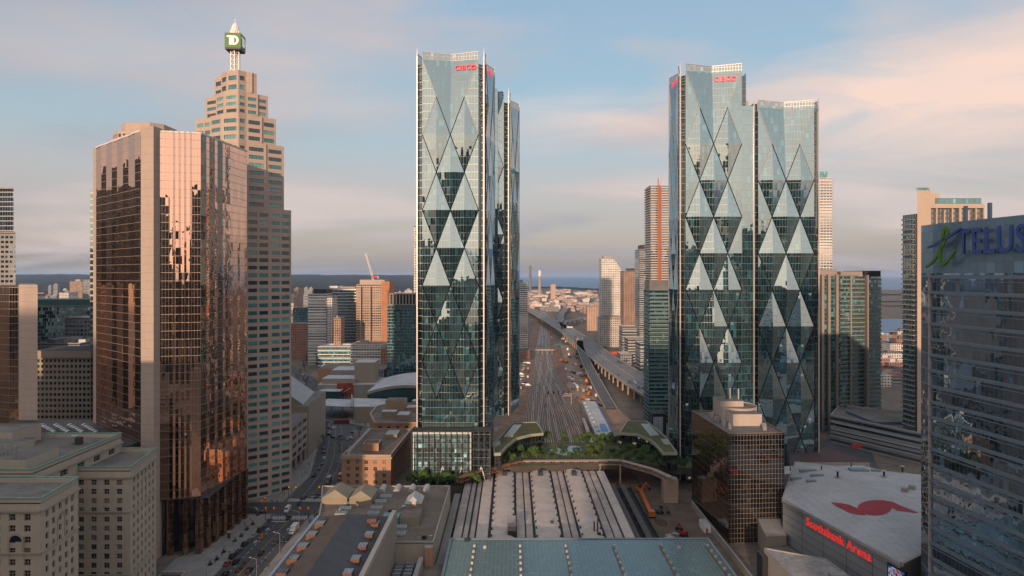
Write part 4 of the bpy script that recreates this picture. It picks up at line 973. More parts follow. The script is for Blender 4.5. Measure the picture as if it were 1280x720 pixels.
g1 = rp([(618, 567), (626, 566.5), (635, 556.5), (646, 547.5), (664, 543), (678.5, 541.5), (671, 529)], 22)
pavilion('olive roofed curved pavilion at the left end of the roof park', o1, g1, 22, [rp([(630, 547), (641, 546), (652, 532), (642, 532)], 22), rp([(619, 560), (626, 556), (625, 552), (619, 555)], 22)])
o2 = rp([(774, 541.5), (795, 543), (812, 550), (821, 558), (828, 566.5), (847, 566.5), (832, 546), (809, 527), (784, 526.5)], 22)
g2 = rp([(784, 527.5), (774.5, 541), (795, 542.5), (812, 549.5), (821, 557.5), (828, 566), (846, 566)], 22)
pavilion('olive roofed curved pavilion at the right end of the roof park', o2, g2, 22, [rp([(801, 531), (813, 546), (824, 545), (811, 531)], 22), rp([(826, 550), (830, 556), (838, 556), (834, 550)], 22)])
# ================================================================== middle distance and far city
def slab_tower(name, label, cat, pts, z, mat, roof=roof_g, floors=None, slab=None, slab_out=1.2, pent=None, group=None, faces=None, extra=None, z0=0):
    """tower on a plan polygon (counter-clockwise): facade, roof, balcony slabs floor by floor, plant room"""
    cx = sum(p[0] for p in pts)/len(pts); cy = sum(p[1] for p in pts)/len(pts)
    t = thing(name, label, cat, (cx, cy, 0), group)
    m = MB(); m.walls(pts, z0, z, mat, True); m.build('facade', t)
    m = MB(); m.face([(*p, z-.3) for p in pts], roof); parapet(m, pts, z-.5, 1.3, .4, slab or conc); m.build('roof', t)
    if floors:
        n = len(pts)
        for k in range(1, floors):
            m = MB(); zz = z0+(z-z0)*k/floors
            for i in (faces if faces is not None else range(n)):
                A, B = Vector(pts[i]), Vector(pts[(i+1) % n]); d = (B-A).normalized(); nn = Vector((d.y, -d.x)); o = slab_out
                a, b = A+d*.3, B-d*.3
                m.prism([tuple(a), tuple(a+nn*o), tuple(b+nn*o), tuple(b)][::-1] if False else [tuple(a+nn*o), tuple(b+nn*o), tuple(b), tuple(a)], zz, zz+.32, slab)
                m.walls([tuple(a+nn*o), tuple(b+nn*o)], zz+.32, zz+1.1, extra or slab)
            m.build('balcony', t)
    if pent:
        for (fx0, fx1, fy0, fy1, h, mt) in pent:
            xs = [p[0] for p in pts]; ys = [p[1] for p in pts]; X0, X1, Y0, Y1 = min(xs), max(xs), min(ys), max(ys)
            m = MB(); m.box(X0+(X1-X0)*fx0, Y0+(Y1-Y0)*fy0, z-.3, X0+(X1-X0)*fx1, Y0+(Y1-Y0)*fy1, z+h, mt, roof_g); m.build('plant_room', t)
    return t
def rect(pa, pb, Y, dep, sk=0.0):
    a, b = XY(pa, Y)[0], XY(pb, Y)[0]
    return [(a, Y), (b, Y), (b+sk*dep, Y+dep), (a+sk*dep, Y+dep)]
f_beige = FAC('facade_beige_grid', (.36,.31,.25), pw=2.7, ph=3.3, fw=.6, fh=.5)
f_grey = FAC('facade_grey', (.27,.27,.27), pw=3.0, ph=3.3, fw=.7, fh=.5)
f_white = FAC('facade_white', (.55,.52,.48), pw=3.0, ph=3.1, fw=.55, fh=.5)
f_teal = GL('facade_teal_glass', (.6,.92,.94), .30, (.035,.15,.165), 1.6, 3.2, (.16,.22,.22), .5, .12, .03, .01, vary=.8)
f_teal2 = GL('facade_dark_teal_glass', (.5,.75,.8), .30, (.018,.075,.09), 1.6, 3.2, (.14,.20,.21), .4, .10, .03, .01, vary=.8)
f_blue = GL('facade_blue_glass', (.6,.75,.9), .34, (.02,.04,.06), 1.8, 3.3, (.30,.32,.34), .6, .12, .03, .01, vary=.8)
f_brick = FAC('facade_red_brick', (.30,.155,.105), pw=3.0, ph=3.6, fw=.42, fh=.5)
f_brown = FAC('facade_brown', (.33,.22,.165), pw=2.6, ph=3.2, fw=.5, fh=.5)
f_balc = FAC('facade_white_condo', (.62,.58,.54), pw=3.4, ph=3.0, fw=.8, fh=.55, refl=.3)
f_band = FAC('facade_banded', (.30,.30,.29), pw=30, ph=3.8, fw=1.0, fh=.5, refl=.3)
# left edge
slab_tower('office_tower', 'slim grey blue glass tower cut by the left edge above the bronze tower', 'skyscraper', rect(-60, 17, 470, 40, -.74), ZH(236, 470), f_blue, roof_d)
slab_tower('office_tower', 'wider grey lower shaft beside the slim tower at the left edge', 'skyscraper', rect(-60, 19.5, 460, 9, -.74), ZH(291, 460), f_grey, roof_d)
t = thing('office_block', 'beige concrete office block with a deep grid of square windows behind the dark atrium roof', 'office building', (-290, 430, 0))
mb = MB(); wins = []; q = rect(40, 113, 430, 30); holes(mb, q[0], q[1], 20, 66, 14, 13, .62, .52, beige, wins, .5, .4, mz1=0); holes(mb, q[1], q[2], 20, 66, 8, 13, .62, .52, beige, wins, .5, .4); mb.walls(q, 0, 20, beige, True); mb.walls([q[2], q[3], q[0]], 20, 66, beige)
Q = [(q[0][0], q[0][1]-1), (q[1][0]+1, q[1][1]-1), (q[2][0]+1, q[2][1]), q[3]]; mb.prism(Q, 66, 70.5, beige, roof_d); mb.build('wall', t); windows(t, wins, [win_a, win_a, win_b], dark_m, (1, 1))
t0 = slab_tower('office_block', 'dark teal glass block with a green roof band behind the beige grid office', 'office building', rect(46, 118, 600, 40, -.7), ZH(383, 600), f_teal2, M('teal_roof', (.05,.14,.13), .6, .15, .2), pent=[(0, 1, .1, .9, 6, M('teal_roof', (0,0,0)))])
slab_tower('office_block', 'grey stepped office block right of the teal block, beside the gold tower', 'office building', rect(81, 113, 540, 30), ZH(398, 540), f_grey, roof_w)
slab_tower('office_block', 'low grey office roof crowded with plant, between the teal block and the beige grid office', 'office building', rect(46, 100, 500, 30), ZH(430, 500), f_grey, roof_d, pent=[(.1, .3, .2, .8, 3, conc_d), (.5, .7, .2, .6, 4, conc), (.75, .95, .3, .8, 2.5, steel)])
slab_tower('apartment_tower', 'hazy brown apartment block far behind the teal block', 'apartment building', rect(87, 103, 1500, 30), ZH(352, 1500), f_brown, roof_d, pent=[(.3, .7, .2, .8, 5, conc)])
slab_tower('apartment_tower', 'hazy grey apartment block far behind the gold tower, right of the brown one', 'apartment building', rect(103.5, 118, 1450, 30), ZH(350, 1450), f_grey, roof_d)
slab_tower('apartment_tower', 'pale low block with a sunlit wall far beyond the teal block', 'apartment building', rect(74, 86, 1400, 30), ZH(366, 1400), f_white, roof_w)
# between the stepped tower and the left faceted tower
slab_tower('condo_tower', 'white framed glass condominium tower with a dark top, left of the blue glass office', 'condominium', rect(385, 408, 900, 30), ZH(368, 900), FAC('facade_white_frame', (.6,.57,.52), (.04,.06,.06), 2.6, 3.2, .75, .62), roof_d, 24, white_p, .8, [(.25, .98, .1, .9, 7, dark_m)], faces=[0])
slab_tower('condo_tower', 'slim pale slab right of the white framed condominium tower', 'condominium', rect(408.5, 415.5, 895, 26), ZH(372, 895), f_white, roof_w)
slab_tower('office_block', 'blue glass office block with pale horizontal floors below the crane tower', 'office building', rect(411, 445, 980, 40), ZH(361, 980), GL('facade_blue_bands', (.55,.75,.85), .4, (.02,.05,.07), 2.0, 4.2, (.42,.42,.40), 1.3, .1, .02, .01), roof_g, pent=[(0, .3, .1, .9, 4, white_p), (.35, .95, .1, .8, 3, conc)])
t = slab_tower('construction_tower', 'unfinished concrete tower with open floors and orange hoarding under a white luffing crane', 'building site', rect(445, 484, 950, 38), ZH(356, 950), FAC('facade_open_floors', (.46,.33,.24), (.05,.04,.035), 2.6, 3.3, .72, .6, refl=.08), M('fresh_concrete', (.45,.36,.3), .9, .1, .1), 30, MATS['fresh_concrete'], .5, [(.1, .9, .1, .9, 7, MATS['fresh_concrete'])], faces=[0])
x0, x1 = XY(475, 948)[0], XY(486, 948)[0]; mb = MB(); mb.box(x1-10, 947.2, 0, x1+1.2, 949.4, ZH(352, 950), M('orange_hoarding', (.42,.19,.10), .8, .15, .15)); mb.box(x1+.2, 949.4, 0, x1+1.2, 988, ZH(352, 950), MATS['orange_hoarding']); mb.build('hoarding', t)
for px in (450, 462): 
    m = MB(); x = XY(px, 945)[0]; m.box(x, 944.5, 0, x+1.2, 948.5, ZH(358, 950), MATS['fresh_concrete']); m.build('hoist_mast', t)
def crane(label, x, y, zb, zt, jib_end, col, lean_only=True, cj=8):
    t = thing('tower_crane', label, 'crane', (x, y, zb)); m = MB()
    def lattice(m, a, b, w, n, th):
        a, b = Vector(a), Vector(b); d = (b-a).normalized(); u = Vector((0, 0, 1)) if abs(d.z) < .9 else Vector((0, 1, 0)); r = d.cross(u).normalized()*w/2; s = r.cross(d).normalized()*w/2
        c = [r+s, r-s, -r-s, -r+s]
        for k in range(4): m.bar(a+c[k], b+c[k], th, th, col)
        for i in range(n):
            p, q = a+(b-a)*(i/n), a+(b-a)*((i+1)/n)
            for k in range(4): m.bar(p+c[k], q+c[(k+1) % 4], th*.7, th*.7, col)
    lattice(m, (x, y, zb), (x, y, zt), 2.0, max(3, int((zt-zb)/3)), .32); m.build('mast', t)
    m = MB(); lattice(m, (x, y, zt), jib_end, 1.9, 14, .42); m.build('jib', t)
    m = MB(); m.box(x-1.6, y-1.6, zt, x+1.6, y+1.6, zt+2.6, red_c); m.bar((x, y, zt+1), (x+cj, y, zt+2), 1.6, 1.6, red_c); m.box(x+cj-2, y-1.2, zt-1.4, x+cj+1, y+1.2, zt+2, conc); m.build('slewing_deck', t)
    m = MB(); m.bar((x, y, zt+2), (x+cj*.6, y, zt+9), .4, .4, red_c); m.bar((x+cj*.6, y, zt+9), (x+cj, y, zt+1), .3, .3, red_c); m.bar((x+cj*.6, y, zt+9), jib_end, .14, .14, dark_m); m.build('a_frame', t)
    return t
red_c = M('crane_red', (.45,.09,.06), .5, .1, .5); cr_w = M('crane_white', (.72,.70,.66), .5, .06, .5)
xx, _ = XY(466, 960)
crane('white luffing tower crane with its jib raised steeply above the unfinished tower', xx, 960, ZH(352, 960), ZH(347, 960), (XY(457.5, 960)[0], 958, ZH(317, 960)), cr_w)
slab_tower('condo_tower', 'dark teal glass condominium with a crown of pale fins, against the left faceted tower', 'condominium', rect(484, 521, 700, 30), ZH(381, 700), f_teal2, roof_d, pent=[(.08, .92, .15, .9, 10.5, dark_m)])

m = MB(); tx0, tx1 = XY(487, 700)[0], XY(519, 700)[0]; zt = ZH(381, 700)
for k in range(9): m.box(tx0+(tx1-tx0)*k/8-.5, 702, zt, tx0+(tx1-tx0)*k/8+.5, 704.3, zt+11, conc)
m.box(tx0-.5, 702, zt+10.6, tx1+.5, 726, zt+11.6, conc); m.build('crown_fins', t)
slab_tower('curved_tower', 'bulging curved glass tower edge showing behind the left faceted tower', 'skyscraper', [XY(517, 800), XY(516.2, 806), XY(540, 830), XY(560, 806), XY(556, 800)][0:1]+[XY(560, 800), XY(560, 840), XY(517, 840)], ZH(283, 800), f_white, roof_w)
for i, (pa, pb, Y, dp, pt, mt, rf, lb, kw) in enumerate((
    (405, 470, 1000, 40, 413, f_beige, roof_g, 'beige row of old warehouses below the blue glass office', {}),
    (440, 464, 1010, 30, 397, f_grey, roof_d, 'low grey framed block at the foot of the unfinished tower', {}),
    (440, 482, 985, 14, 399, f_white, roof_w, 'white framed low block in front of the unfinished tower', {}),
    (417, 426, 880, 20, 398, f_brown, roof_g, 'small brown square block in front of the blue glass office', {}),
    (362, 386, 960, 30, 405, f_brick, roof_g, 'red brick warehouse block beside the far street, next to the stepped tower', {}),
    (388, 403, 985, 30, 409, f_brick, roof_d, 'brown brick block right of the red brick warehouse', {}),
    (397, 440, 850, 36, 434, f_teal, roof_w, 'teal balconied apartment terrace with pale frames above the theatre', dict(floors=6, slab=white_p)),
    (438, 478, 845, 40, 431, f_balc, M('red_terrace', (.3,.1,.06), .8, .2, .2), 'white stepped apartment terrace with a red roof strip, in front of the teal tower', dict(floors=7, slab=white_p)),
    (476, 486, 843, 30, 436, f_brick, roof_d, 'narrow red brick end block beside the dark teal tower', {}),
    (395, 425, 900, 20, 441, f_white, roof_w, 'pale low terrace at the street bend above the theatre', {}),
    (366, 384, 1250, 40, 385, f_teal2, roof_d, 'low blue green block next to the stepped tower, far along the street', {}),
    (367, 373, 1300, 30, 361, f_brown, roof_d, 'thin brown apartment tower right of the stepped tower', {}),
    (374, 386, 1500, 30, 370, f_grey, roof_g, 'grey apartment block beyond the thin brown tower', {}),
    (444, 480, 700, 40, 463, f_grey, roof_g, 'grey low building in front of the dark teal tower', {}))):
    slab_tower('city_block', lb, 'building', rect(pa, pb, Y, dp), ZH(pt, Y), mt, rf, kw.get('floors'), kw.get('slab'), .9, [(.2, .45, .3, .7, 3, conc)] if i % 2 else None, faces=[0, 1])
# far low city: small roofs in the haze, every one its own object
cols = [f_brown, f_grey, f_white, f_beige, f_brick]; rf_l = [roof_g, roof_d, roof_w, roof_w]
warm = [M('shed_pink', (.46,.32,.25), .85, .15, .1), M('shed_white', (.60,.52,.46), .8, .1, .1), M('shed_tan', (.36,.27,.21), .85, .15, .1), f_brown, f_grey]
def far_block(px, py, w, h, d, mt, rf, label, group, cat='building', name='low_rise_building', z=0):
    x, y = G(px, py); m = MB(); m.box(x-w/2, y, 0, x+w/2, y+d, h, mt, rf)
    k = R.random(); m.box(x-w*.2, y+d*.3, h, x+w*.15, y+d*.6, h+1.5+2.5*k, rf, rf)
    if k > .4: m.box(x+w*.2, y+d*.2, h, x+w*.4, y+d*.7, h+2, conc)
    return tag(m.build(name, None, (x, y, 0)), label, cat, group)
for i in range(150):
    py = 366+58*R.random()**1.3; px = 366+150*R.random(); x, y = G(px, py); s = R.uniform(.7, 1.5)
    if 850 < y < 1060 and px > 380: continue
    far_block(px, py, 26*s, R.uniform(7, 15), 26, (cm_ := R.choice(cols)), R.choice(rf_l), 'small '+cm_.name.split('_')[1]+' building in the far city between the stepped and faceted towers', 'low far city blocks left of the faceted tower')
for i in range(40):
    px = 48+66*R.random(); py = 362+50*R.random()**1.4
    far_block(px, py, 30*R.uniform(.7, 1.5), R.uniform(7, 16), 26, (cm_ := R.choice(cols)), R.choice(rf_l), 'small '+cm_.name.split('_')[1]+' building in the hazy far city left of the gold tower', 'low far city blocks left of the gold tower')
for i in range(105):
    px = 656+95*R.random(); py = 364+26*R.random()**1.2
    far_block(px, py, R.uniform(25, 90)*(1 if py < 372 else .55), R.uniform(6, 15), R.uniform(30, 80), R.choice(warm), R.choice([roof_w, warm[0], warm[1], roof_g]), 'low sunlit shed on the far port land beyond the elevated road', 'sheds on the far port land')
for i in range(34):
    px = 705+48*R.random(); py = 388+24*R.random(); x, y = G(px, py)
    if (px-700) < (py-388)*2.6+6: continue
    far_block(px, py, R.uniform(18, 45), R.uniform(5, 12), R.uniform(20, 40), R.choice(warm), R.choice(rf_l), 'low building between the elevated road and the white sloping tower', 'low buildings right of the elevated road')
for i in range(26):
    px = 1072+75*R.random(); py = 425+60*R.random()**.9
    far_block(px, py, R.uniform(18, 40), R.uniform(8, 22), R.uniform(15, 30), R.choice([f_grey, f_white, f_band, f_brick]), R.choice([roof_w, roof_g, roof_d]), 'low waterfront building right of the teal condominium', 'waterfront buildings')
for i in range(22):
    px = (366+150*R.random()) if i % 3 else (48+64*R.random()); y = R.uniform(1800, 4200); x = XY(px, y)[0]; h = R.uniform(30, 75); w = R.uniform(18, 30); m = MB(); m.box(x, y, 0, x+w, y+20, h, R.choice([f_grey, f_white, f_brown]), roof_w); m.box(x+w*.3, y+4, h, x+w*.7, y+14, h+5, conc)
    tag(m.build('apartment_tower', None, (x, y, 0)), 'small hazy apartment slab standing up from the low city below the wooded hills', 'apartment building', 'far apartment slabs below the hills')
# power station chimneys and slab beyond
def chimney(label, px, Y, py0, r, top):
    x = XY(px, Y)[0]; t = thing('chimney', label, 'chimney', (x, Y, 0)); z = ZH(py0, Y); m = MB(); m.tube((x, Y, 0), (x, Y, z*.78), r, r*.85, 14, warm[2] if top else conc_d); m.build('shaft', t); m = MB(); m.tube((x, Y, z*.78), (x, Y, z), r*.85, r*.8, 14, white_p if top else conc_d); m.build('chimney_top', t)
chimney('tall grey chimney, left of the two on the horizon', 662.8, 5200, 332, 11, False); chimney('tan chimney with a white top, right of the two on the horizon', 674.6, 3700, 338, 8, True)
slab_tower('power_house', 'plain tan block on the horizon right of the two chimneys', 'industrial building', rect(688.5, 694.5, 3400, 30), ZH(355.5, 3400), warm[0], roof_w)
t = thing('grain_silo', 'row of tan silo cylinders left of the white sloping tower', 'silo', (180, 1500, 0))
for k in range(6):
    m = MB(); x = XY(735.5, 1450)[0]+k*5.0; m.tube((x, 1452, 0), (x, 1452, ZH(384, 1450)), 2.7, 2.7, 12, warm[2] if k > 3 else warm[0]); m.build('silo_drum', t)
m = MB(); x = XY(735, 1450)[0]; m.box(x-2, 1455, 0, x+30, 1470, ZH(383, 1450), f_brown, roof_g); m.build('silo_house', t)
# right of the elevated road
Y = 1160; x0, x1, x2 = XY(752, Y)[0], XY(767, Y)[0], XY(780.5, Y)[0]
t = thing('sloping_tower', 'white grid condominium tower with a sloping shoulder, right of the elevated road', 'condominium', (x0, Y, 0)); zt, zs = ZH(323, Y), ZH(343, Y)
cm = FAC('facade_white_grid', (.66,.63,.58), (.04,.05,.055), 3.0, 3.0, .6, .55, refl=.3)
m = MB(); pr = [(x0, 0), (x2, 0), (x2, zs), (x1, zt), (x0, zt)]
m.face([(x, Y, z) for x, z in pr], cm); m.face([(x, Y+36, z) for x, z in pr][::-1], cm)
for i in range(5):
    a, b = pr[i], pr[(i+1) % 5]
    if i: m.face([(a[0], Y, a[1]), (a[0], Y+36, a[1]), (b[0], Y+36, b[1]), (b[0], Y, b[1])], cm if i in (1, 4) else roof_w)
m.build('facade', t); m = MB(); m.box(x0+4, Y+6, zt, x1-2, Y+24, zt+4, conc, conc); m.build('plant_room', t)
for k in range(1, 42):
    z = 3*k+20
    if z > zt-2: break
    xe = x2 if z < zs else x2-(x2-x1)*(z-zs)/(zt-zs)
    m = MB(); m.box(x0-.4, Y-1.2, z, xe, Y-.02, z+.4, white_p); m.build('balcony', t)
slab_tower('podium_block', 'white framed podium block at the foot of the sloping tower', 'building', rect(750, 779, 1120, 34), ZH(398, 1120), f_white, roof_w, pent=[(.1, .9, .2, .8, 3, conc)])
slab_tower('condo_tower', 'brown brick condominium tower with a dark cap behind the sloping tower', 'condominium', rect(779.5, 799, 1090, 34), ZH(339, 1090), f_brown, roof_d, pent=[(.35, .95, .1, .9, 4.5, dark_m)])
slab_tower('condo_tower', 'blue grey glass condominium right of the brown tower', 'condominium', rect(799, 815, 1000, 34), ZH(312, 1000), f_blue, roof_d, 55, M('slab_grey', (.42,.42,.42), .8, .1, .2), 1.0, [(.2, .9, .1, .9, 7, dark_m)], faces=[0, 3])
t = slab_tower('condo_tower', 'very tall balcony striped tower under construction with a rust red hoist mast', 'condominium', rect(813, 846, 900, 34), ZH(232, 900), FAC('facade_condo_dark', (.2,.19,.18), (.03,.035,.04), 3, 3, .85, .6), roof_d, 74, M('slab_pale', (.60,.55,.51), .8, .08, .2), 2.0, faces=[0, 3])
m = MB(); x = XY(824, 896)[0]; z1 = ZH(223, 896)
for s in (-1.8, 1.8): m.box(x+s-.5, 893.5, 0, x+s+.5, 894.5, z1-12 if s > 0 else z1, M('hoist_red', (.38,.13,.08), .7, .15, .3))
for k in range(60): m.bar((x-1.8, 894, 4*k), (x+1.8, 894, 4*k+4), .5, .5, MATS['hoist_red'])
m.box(x-1.4, 894.6, 0, x+1.4, 897.5, z1-10, MATS['hoist_red']); m.build('hoist_mast', t)
slab_tower('condo_tower', 'teal glass tower with a dark cap touching the right faceted tower', 'condominium', rect(811.5, 850, 545, 22), ZH(363, 545), f_teal2, roof_d, 34, M('slab_teal', (.14,.22,.22), .6, .1, .2), .5, [(0.02, .98, .05, .95, 7.5, conc_d)], faces=[0, 3])
for pa, pb, Y, pt, lb in ((778, 815, 1020, 409, 'upper low banded office wing behind the elevated road'), (785, 830, 930, 424, 'lower banded office wing with curved end, behind the elevated road'), (800, 832, 800, 430, 'banded glass office block beside the elevated road, next to the teal tower')):
    slab_tower('office_block', lb, 'office building', rect(pa, pb, Y, 30), ZH(pt, Y), f_band if Y != 800 else GL('facade_blue_bands', (1,1,1), 0, (0,0,0)), roof_g, 8, M('slab_grey', (0,0,0)), .5, faces=[0, 3])
slab_tower('parking_block', 'pale boxy building with dark openings below the banded offices', 'building', rect(775, 790, 900, 26), ZH(443, 900), f_grey, roof_w)
m = MB(); xa, xb = XY(757, 1010)[0], XY(779, 1010)[0]; m.box(xa, 1010, 0, xb, 1012, 5, M('red_fence', (.5,.09,.05), .7, .1, .3)); m.box(xa, 1012, 0, xb, 1026, 4, conc_d, roof_d); tag(m.build('low_rise_building', None, (xa, 1010, 0)), 'low building with a long bright red front by the elevated road', 'building')
slab_tower('condo_tower', 'white balconied condominium slab against the left faceted tower, left of the tracks', 'condominium', rect(645, 659.5, 1050, 30), ZH(354, 1050), f_balc, roof_w, 32, M('slab_white', (.62,.60,.56), .8, .06, .2), 1.4, [(.1, .6, .1, .9, 5, copper)], faces=[0, 1])
slab_tower('low_rise_building', 'dark low block with a red roof sign at the foot of the white condominium slab', 'building', rect(643, 662, 960, 30), 12, f_brick, roof_d)
# right edge group
t = slab_tower('condo_tower', 'white stepped balcony tower behind the right faceted tower', 'condominium', rect(1000, 1040, 760, 34), ZH(223, 760), f_balc, roof_w, 70, MATS['slab_white'], 1.6, [(.3, .9, .1, .9, 8, f_teal)], faces=[0, 1])
Y = 520; q = [XY(1014, Y), XY(1047, Y-2), XY(1049, Y-5), XY(1101, Y+4), (XY(1101, Y+4)[0], Y+36), (XY(1014, Y)[0], Y+36)]
t = slab_tower('condo_tower', 'teal glass condominium block with pale piers and balconies, right of the faceted towers', 'condominium', q, ZH(345, Y), f_teal, roof_d, 36, M('slab_dark', (.22,.24,.23), .8, .1, .2), .9, [(.0, .35, .1, .9, 5, M('pier_pale', (.31,.265,.23), .8, .08, .1)), (.4, .7, .1, .9, 3.5, MATS['pier_pale']), (.72, .95, .1, .9, 4, dark_m)], faces=[3, 2])
for px in (1019, 1028, 1036, 1046):
    m = MB(); x = XY(px, Y-3)[0]; m.box(x-.9, Y-4.2, 0, x+.9, Y-.2, ZH(343, Y), MATS['pier_pale']); m.build('pier', t)
for k in range(1, 36):
    for a, b in ((1047.5, 1054), (1069, 1076), (1094, 1101.5)):
        pass
m = MB()
for px in (1062, 1083):
    x = XY(px, Y-2)[0]; m = MB(); m.box(x-.5, Y-4.6, 0, x+.5, Y, ZH(344, Y), MATS['pier_pale']); m.build('pier', t)
# banded podium with a running track roof
q = [G(1043, 556, 0), XY(1150, 400), (XY(1150, 400)[0]+30, 470), (XY(1046, 470)[0], 500)]
q = [(XY(1038, 482)[0], 482), (XY(1152, 425)[0], 425), (XY(1190, 470)[0], 470), (XY(1050, 520)[0], 520)]
slab_tower('podium_block', 'long low banded podium with a flat roof below the teal condominium block', 'building', q, 19, f_band, roof_g, 4, M('slab_grey', (0,0,0)), .6, [(.2, .8, .3, .7, 1.5, M('blue_court', (.07,.13,.22), .8, .1, .2))], faces=[0])
# tall beige tower behind the screen-topped office
Y = 430; bz = M('beige_stone_tower', (.46,.365,.29), .8, .08, .05, streak=.2)
t = thing('condo_tower', 'tall beige stone tower with a stepped glazed penthouse, rising behind the blue lettered office', 'condominium', (250, 440, 0))
xa, xb, xc, xd = (XY(p, Y)[0] for p in (1128.5, 1146, 1152, 1231)); zl, zm, zt = ZH(267, Y), ZH(238, Y), ZH(257, Y)
FAC('facade_dark_bays', (.10,.09,.085), (.02,.035,.035), 2.6, 3.2, .62, .62); e_ = lambda x, d: (x*(1+d/Y), Y+d)
ls = XY(1128.5, Y+13)
m = MB(); m.prism([(xb, Y+1), (xc, Y+1), e_(xc, 13), ls], 0, zl, MATS['facade_dark_bays'], roof_d); m.build('side_wing', t)
m = MB(); m.prism([(xb+.3, Y), (xb+9, Y), e_(xb+9, 12), e_(xb+.3, 12)], 0, zm, bz, roof_g); m.build('stair_shaft', t)
m = MB(); m.prism([(xc, Y+2), (xd, Y+2), e_(xd, 34), e_(xc, 34)], 0, zt, MATS['facade_dark_bays'], roof_g); m.build('facade', t)
for k in range(9):
    m = MB(); x = xc+(xd-xc)*k/8; w = 1.5 if k in (0, 5, 6) else .8; m.box(x-w/2, Y+.6, 0, x+w/2, Y+2.2, zt-(0 if k % 3 else 3), bz); m.build('pier', t)
m = MB(); m.prism([(xc, Y+.4), (xd, Y+.4), e_(xd, 33), e_(xc, 33)], zt-1.5, zt+1.2, bz, roof_g); m.prism([(xc+2, Y+4), (xc+14, Y+4), (xc+15, Y+22), (xc+12, Y+22)], zt+1.2, zm-1, bz, roof_g); m.prism([(xc+9, Y+5), (xd-1, Y+5), e_(xd-1, 26), e_(xc+9, 26)], zt+1.2, zm-6, bz, roof_g); m.build('crown', t)
m = MB(); m.box(xc+11, Y+3.2, zt+1.2, xd, Y+4.8, ZH(247, Y), f_teal); m.prism([(xb+1, Y+2), (xb+8, Y+2), e_(xb+8, 8), e_(xb+1, 8)], zm, ZH(234, Y), f_teal); m.build('glazed_penthouse', t)
for k in range(46):
    if 22+3.2*k > zl-3: break
    m = MB(); z = 22+3.2*k; m.prism([(xb-1.2, Y+2), (xb+.2, Y+2), (ls[0]+.8, ls[1]), (ls[0]-1.0, ls[1])], z, z+.35, MATS['slab_grey']); m.walls([(ls[0]-.9, ls[1]), (xb-1.1, Y+2)], z+.35, z+1.2, f_teal); m.build('balcony', t)
# ================================================================== rail yard, elevated road, streets
def ribbon(mb, pts, w, z, mat, th=None):
    n = len(pts); L_, R_ = [], []
    for i, p in enumerate(pts):
        a = Vector(pts[max(0, i-1)][:2]); b = Vector(pts[min(n-1, i+1)][:2]); d = (b-a).normalized(); nn = Vector((-d.y, d.x)); ww = w[i] if isinstance(w, (list, tuple)) else w
        L_.append(Vector(p[:2])+nn*ww/2); R_.append(Vector(p[:2])-nn*ww/2)
    zz = lambda i: z[i] if isinstance(z, (list, tuple)) else z
    for i in range(n-1):
        mb.face([(*R_[i], zz(i)), (*R_[i+1], zz(i+1)), (*L_[i+1], zz(i+1)), (*L_[i], zz(i))][::1], mat)
        if th:
            mb.face([(*L_[i], zz(i)), (*L_[i+1], zz(i+1)), (*L_[i+1], zz(i+1)-th), (*L_[i], zz(i)-th)], MATS.get('deck_edge') or mat); mb.face([(*R_[i+1], zz(i+1)), (*R_[i], zz(i)), (*R_[i], zz(i)-th), (*R_[i+1], zz(i+1)-th)], MATS.get('deck_edge') or mat)
            mb.face([(*L_[i], zz(i)-th), (*L_[i+1], zz(i+1)-th), (*R_[i+1], zz(i+1)-th), (*R_[i], zz(i)-th)], MATS.get('deck_edge') or mat)
    return L_, R_
def smooth(pts, sub=6):
    out = []
    for i in range(len(pts)-1):
        p0, p1, p2, p3 = (Vector(pts[max(0, min(len(pts)-1, k))]) for k in (i-1, i, i+1, i+2))
        for k in range(sub):
            t = k/sub; out.append(tuple(.5*((2*p1)+(p2-p0)*t+(2*p0-5*p1+4*p2-p3)*t*t+(3*p1-p0-3*p2+p3)*t**3)))
    return out+[tuple(pts[-1])]
ballast = M('rail_ballast', (.235,.135,.085), .95, .35, .05, bump=.3, stain=.6); dirt = M('bare_dirt', (.36,.225,.145), .95, .3, .04, bump=.3, stain=.5)
mb = MB(); pts = smooth([(24, 262), (30, 420), (34, 600), (43, 950), (70, 1500), (95, 2000), (125, 3000)])
ribbon(mb, pts, [90, 90, 90, 90, 90, 90]+[86]*6+[62]*6+[50]*12+[50]*(len(pts)-30), .03, ballast); struct(mb, 'rail_yard')
mb = MB(); ribbon(mb, smooth([(92, 395), (84, 520), (78, 620), (74, 760), (84, 950), (92, 1150)]), [38]*6+[30]*12+[22]*13, .05, dirt); struct(mb, 'construction_ground')
rail = M('rail_steel', (.55,.40,.30), .35, .15, .3, metal=.5); tie = M('track_bed', (.115,.08,.058), .95, .3, .2)
ZT_ = [0]
def track(xs, i):
    ZT_[0] += .006
    """xs: offset from the corridor's middle at each of the seven stations"""
    base_ = [(24, 262), (30, 420), (34, 600), (43, 950), (70, 1500), (95, 2000), (125, 3000)]
    p = smooth([(b[0]+x, b[1]) for b, x in zip(base_, xs)], 8); m = MB(); ribbon(m, p, 2.9, .045+ZT_[0], tie)
    for s in (-.75, .75):
        q = []
        for k, a in enumerate(p): q.append((a[0]+s, a[1]))
        ribbon(m, q, .24, .22+ZT_[0], rail)
    return tag(m.build('railway_track'), kind='structure')
ofs = [-21, -16.5, -12, -7.5, -3, 1.5, 6, 10.5, 15, 19.5, 24]
for i, o in enumerate(ofs):
    f = (i-5)/5
    track([o*.9, o*.92, o*.95, f*11, f*8+3*math.sin(i*2.1), f*7, f*6], i)
for i, (a, b) in enumerate(((-14, 8), (12, -6), (-20, -2), (20, 6), (3, -10), (-5, 12))):
    track([a, a, a*.9+(b-a)*.15, b, b*.8, b*.6, b*.5], i)
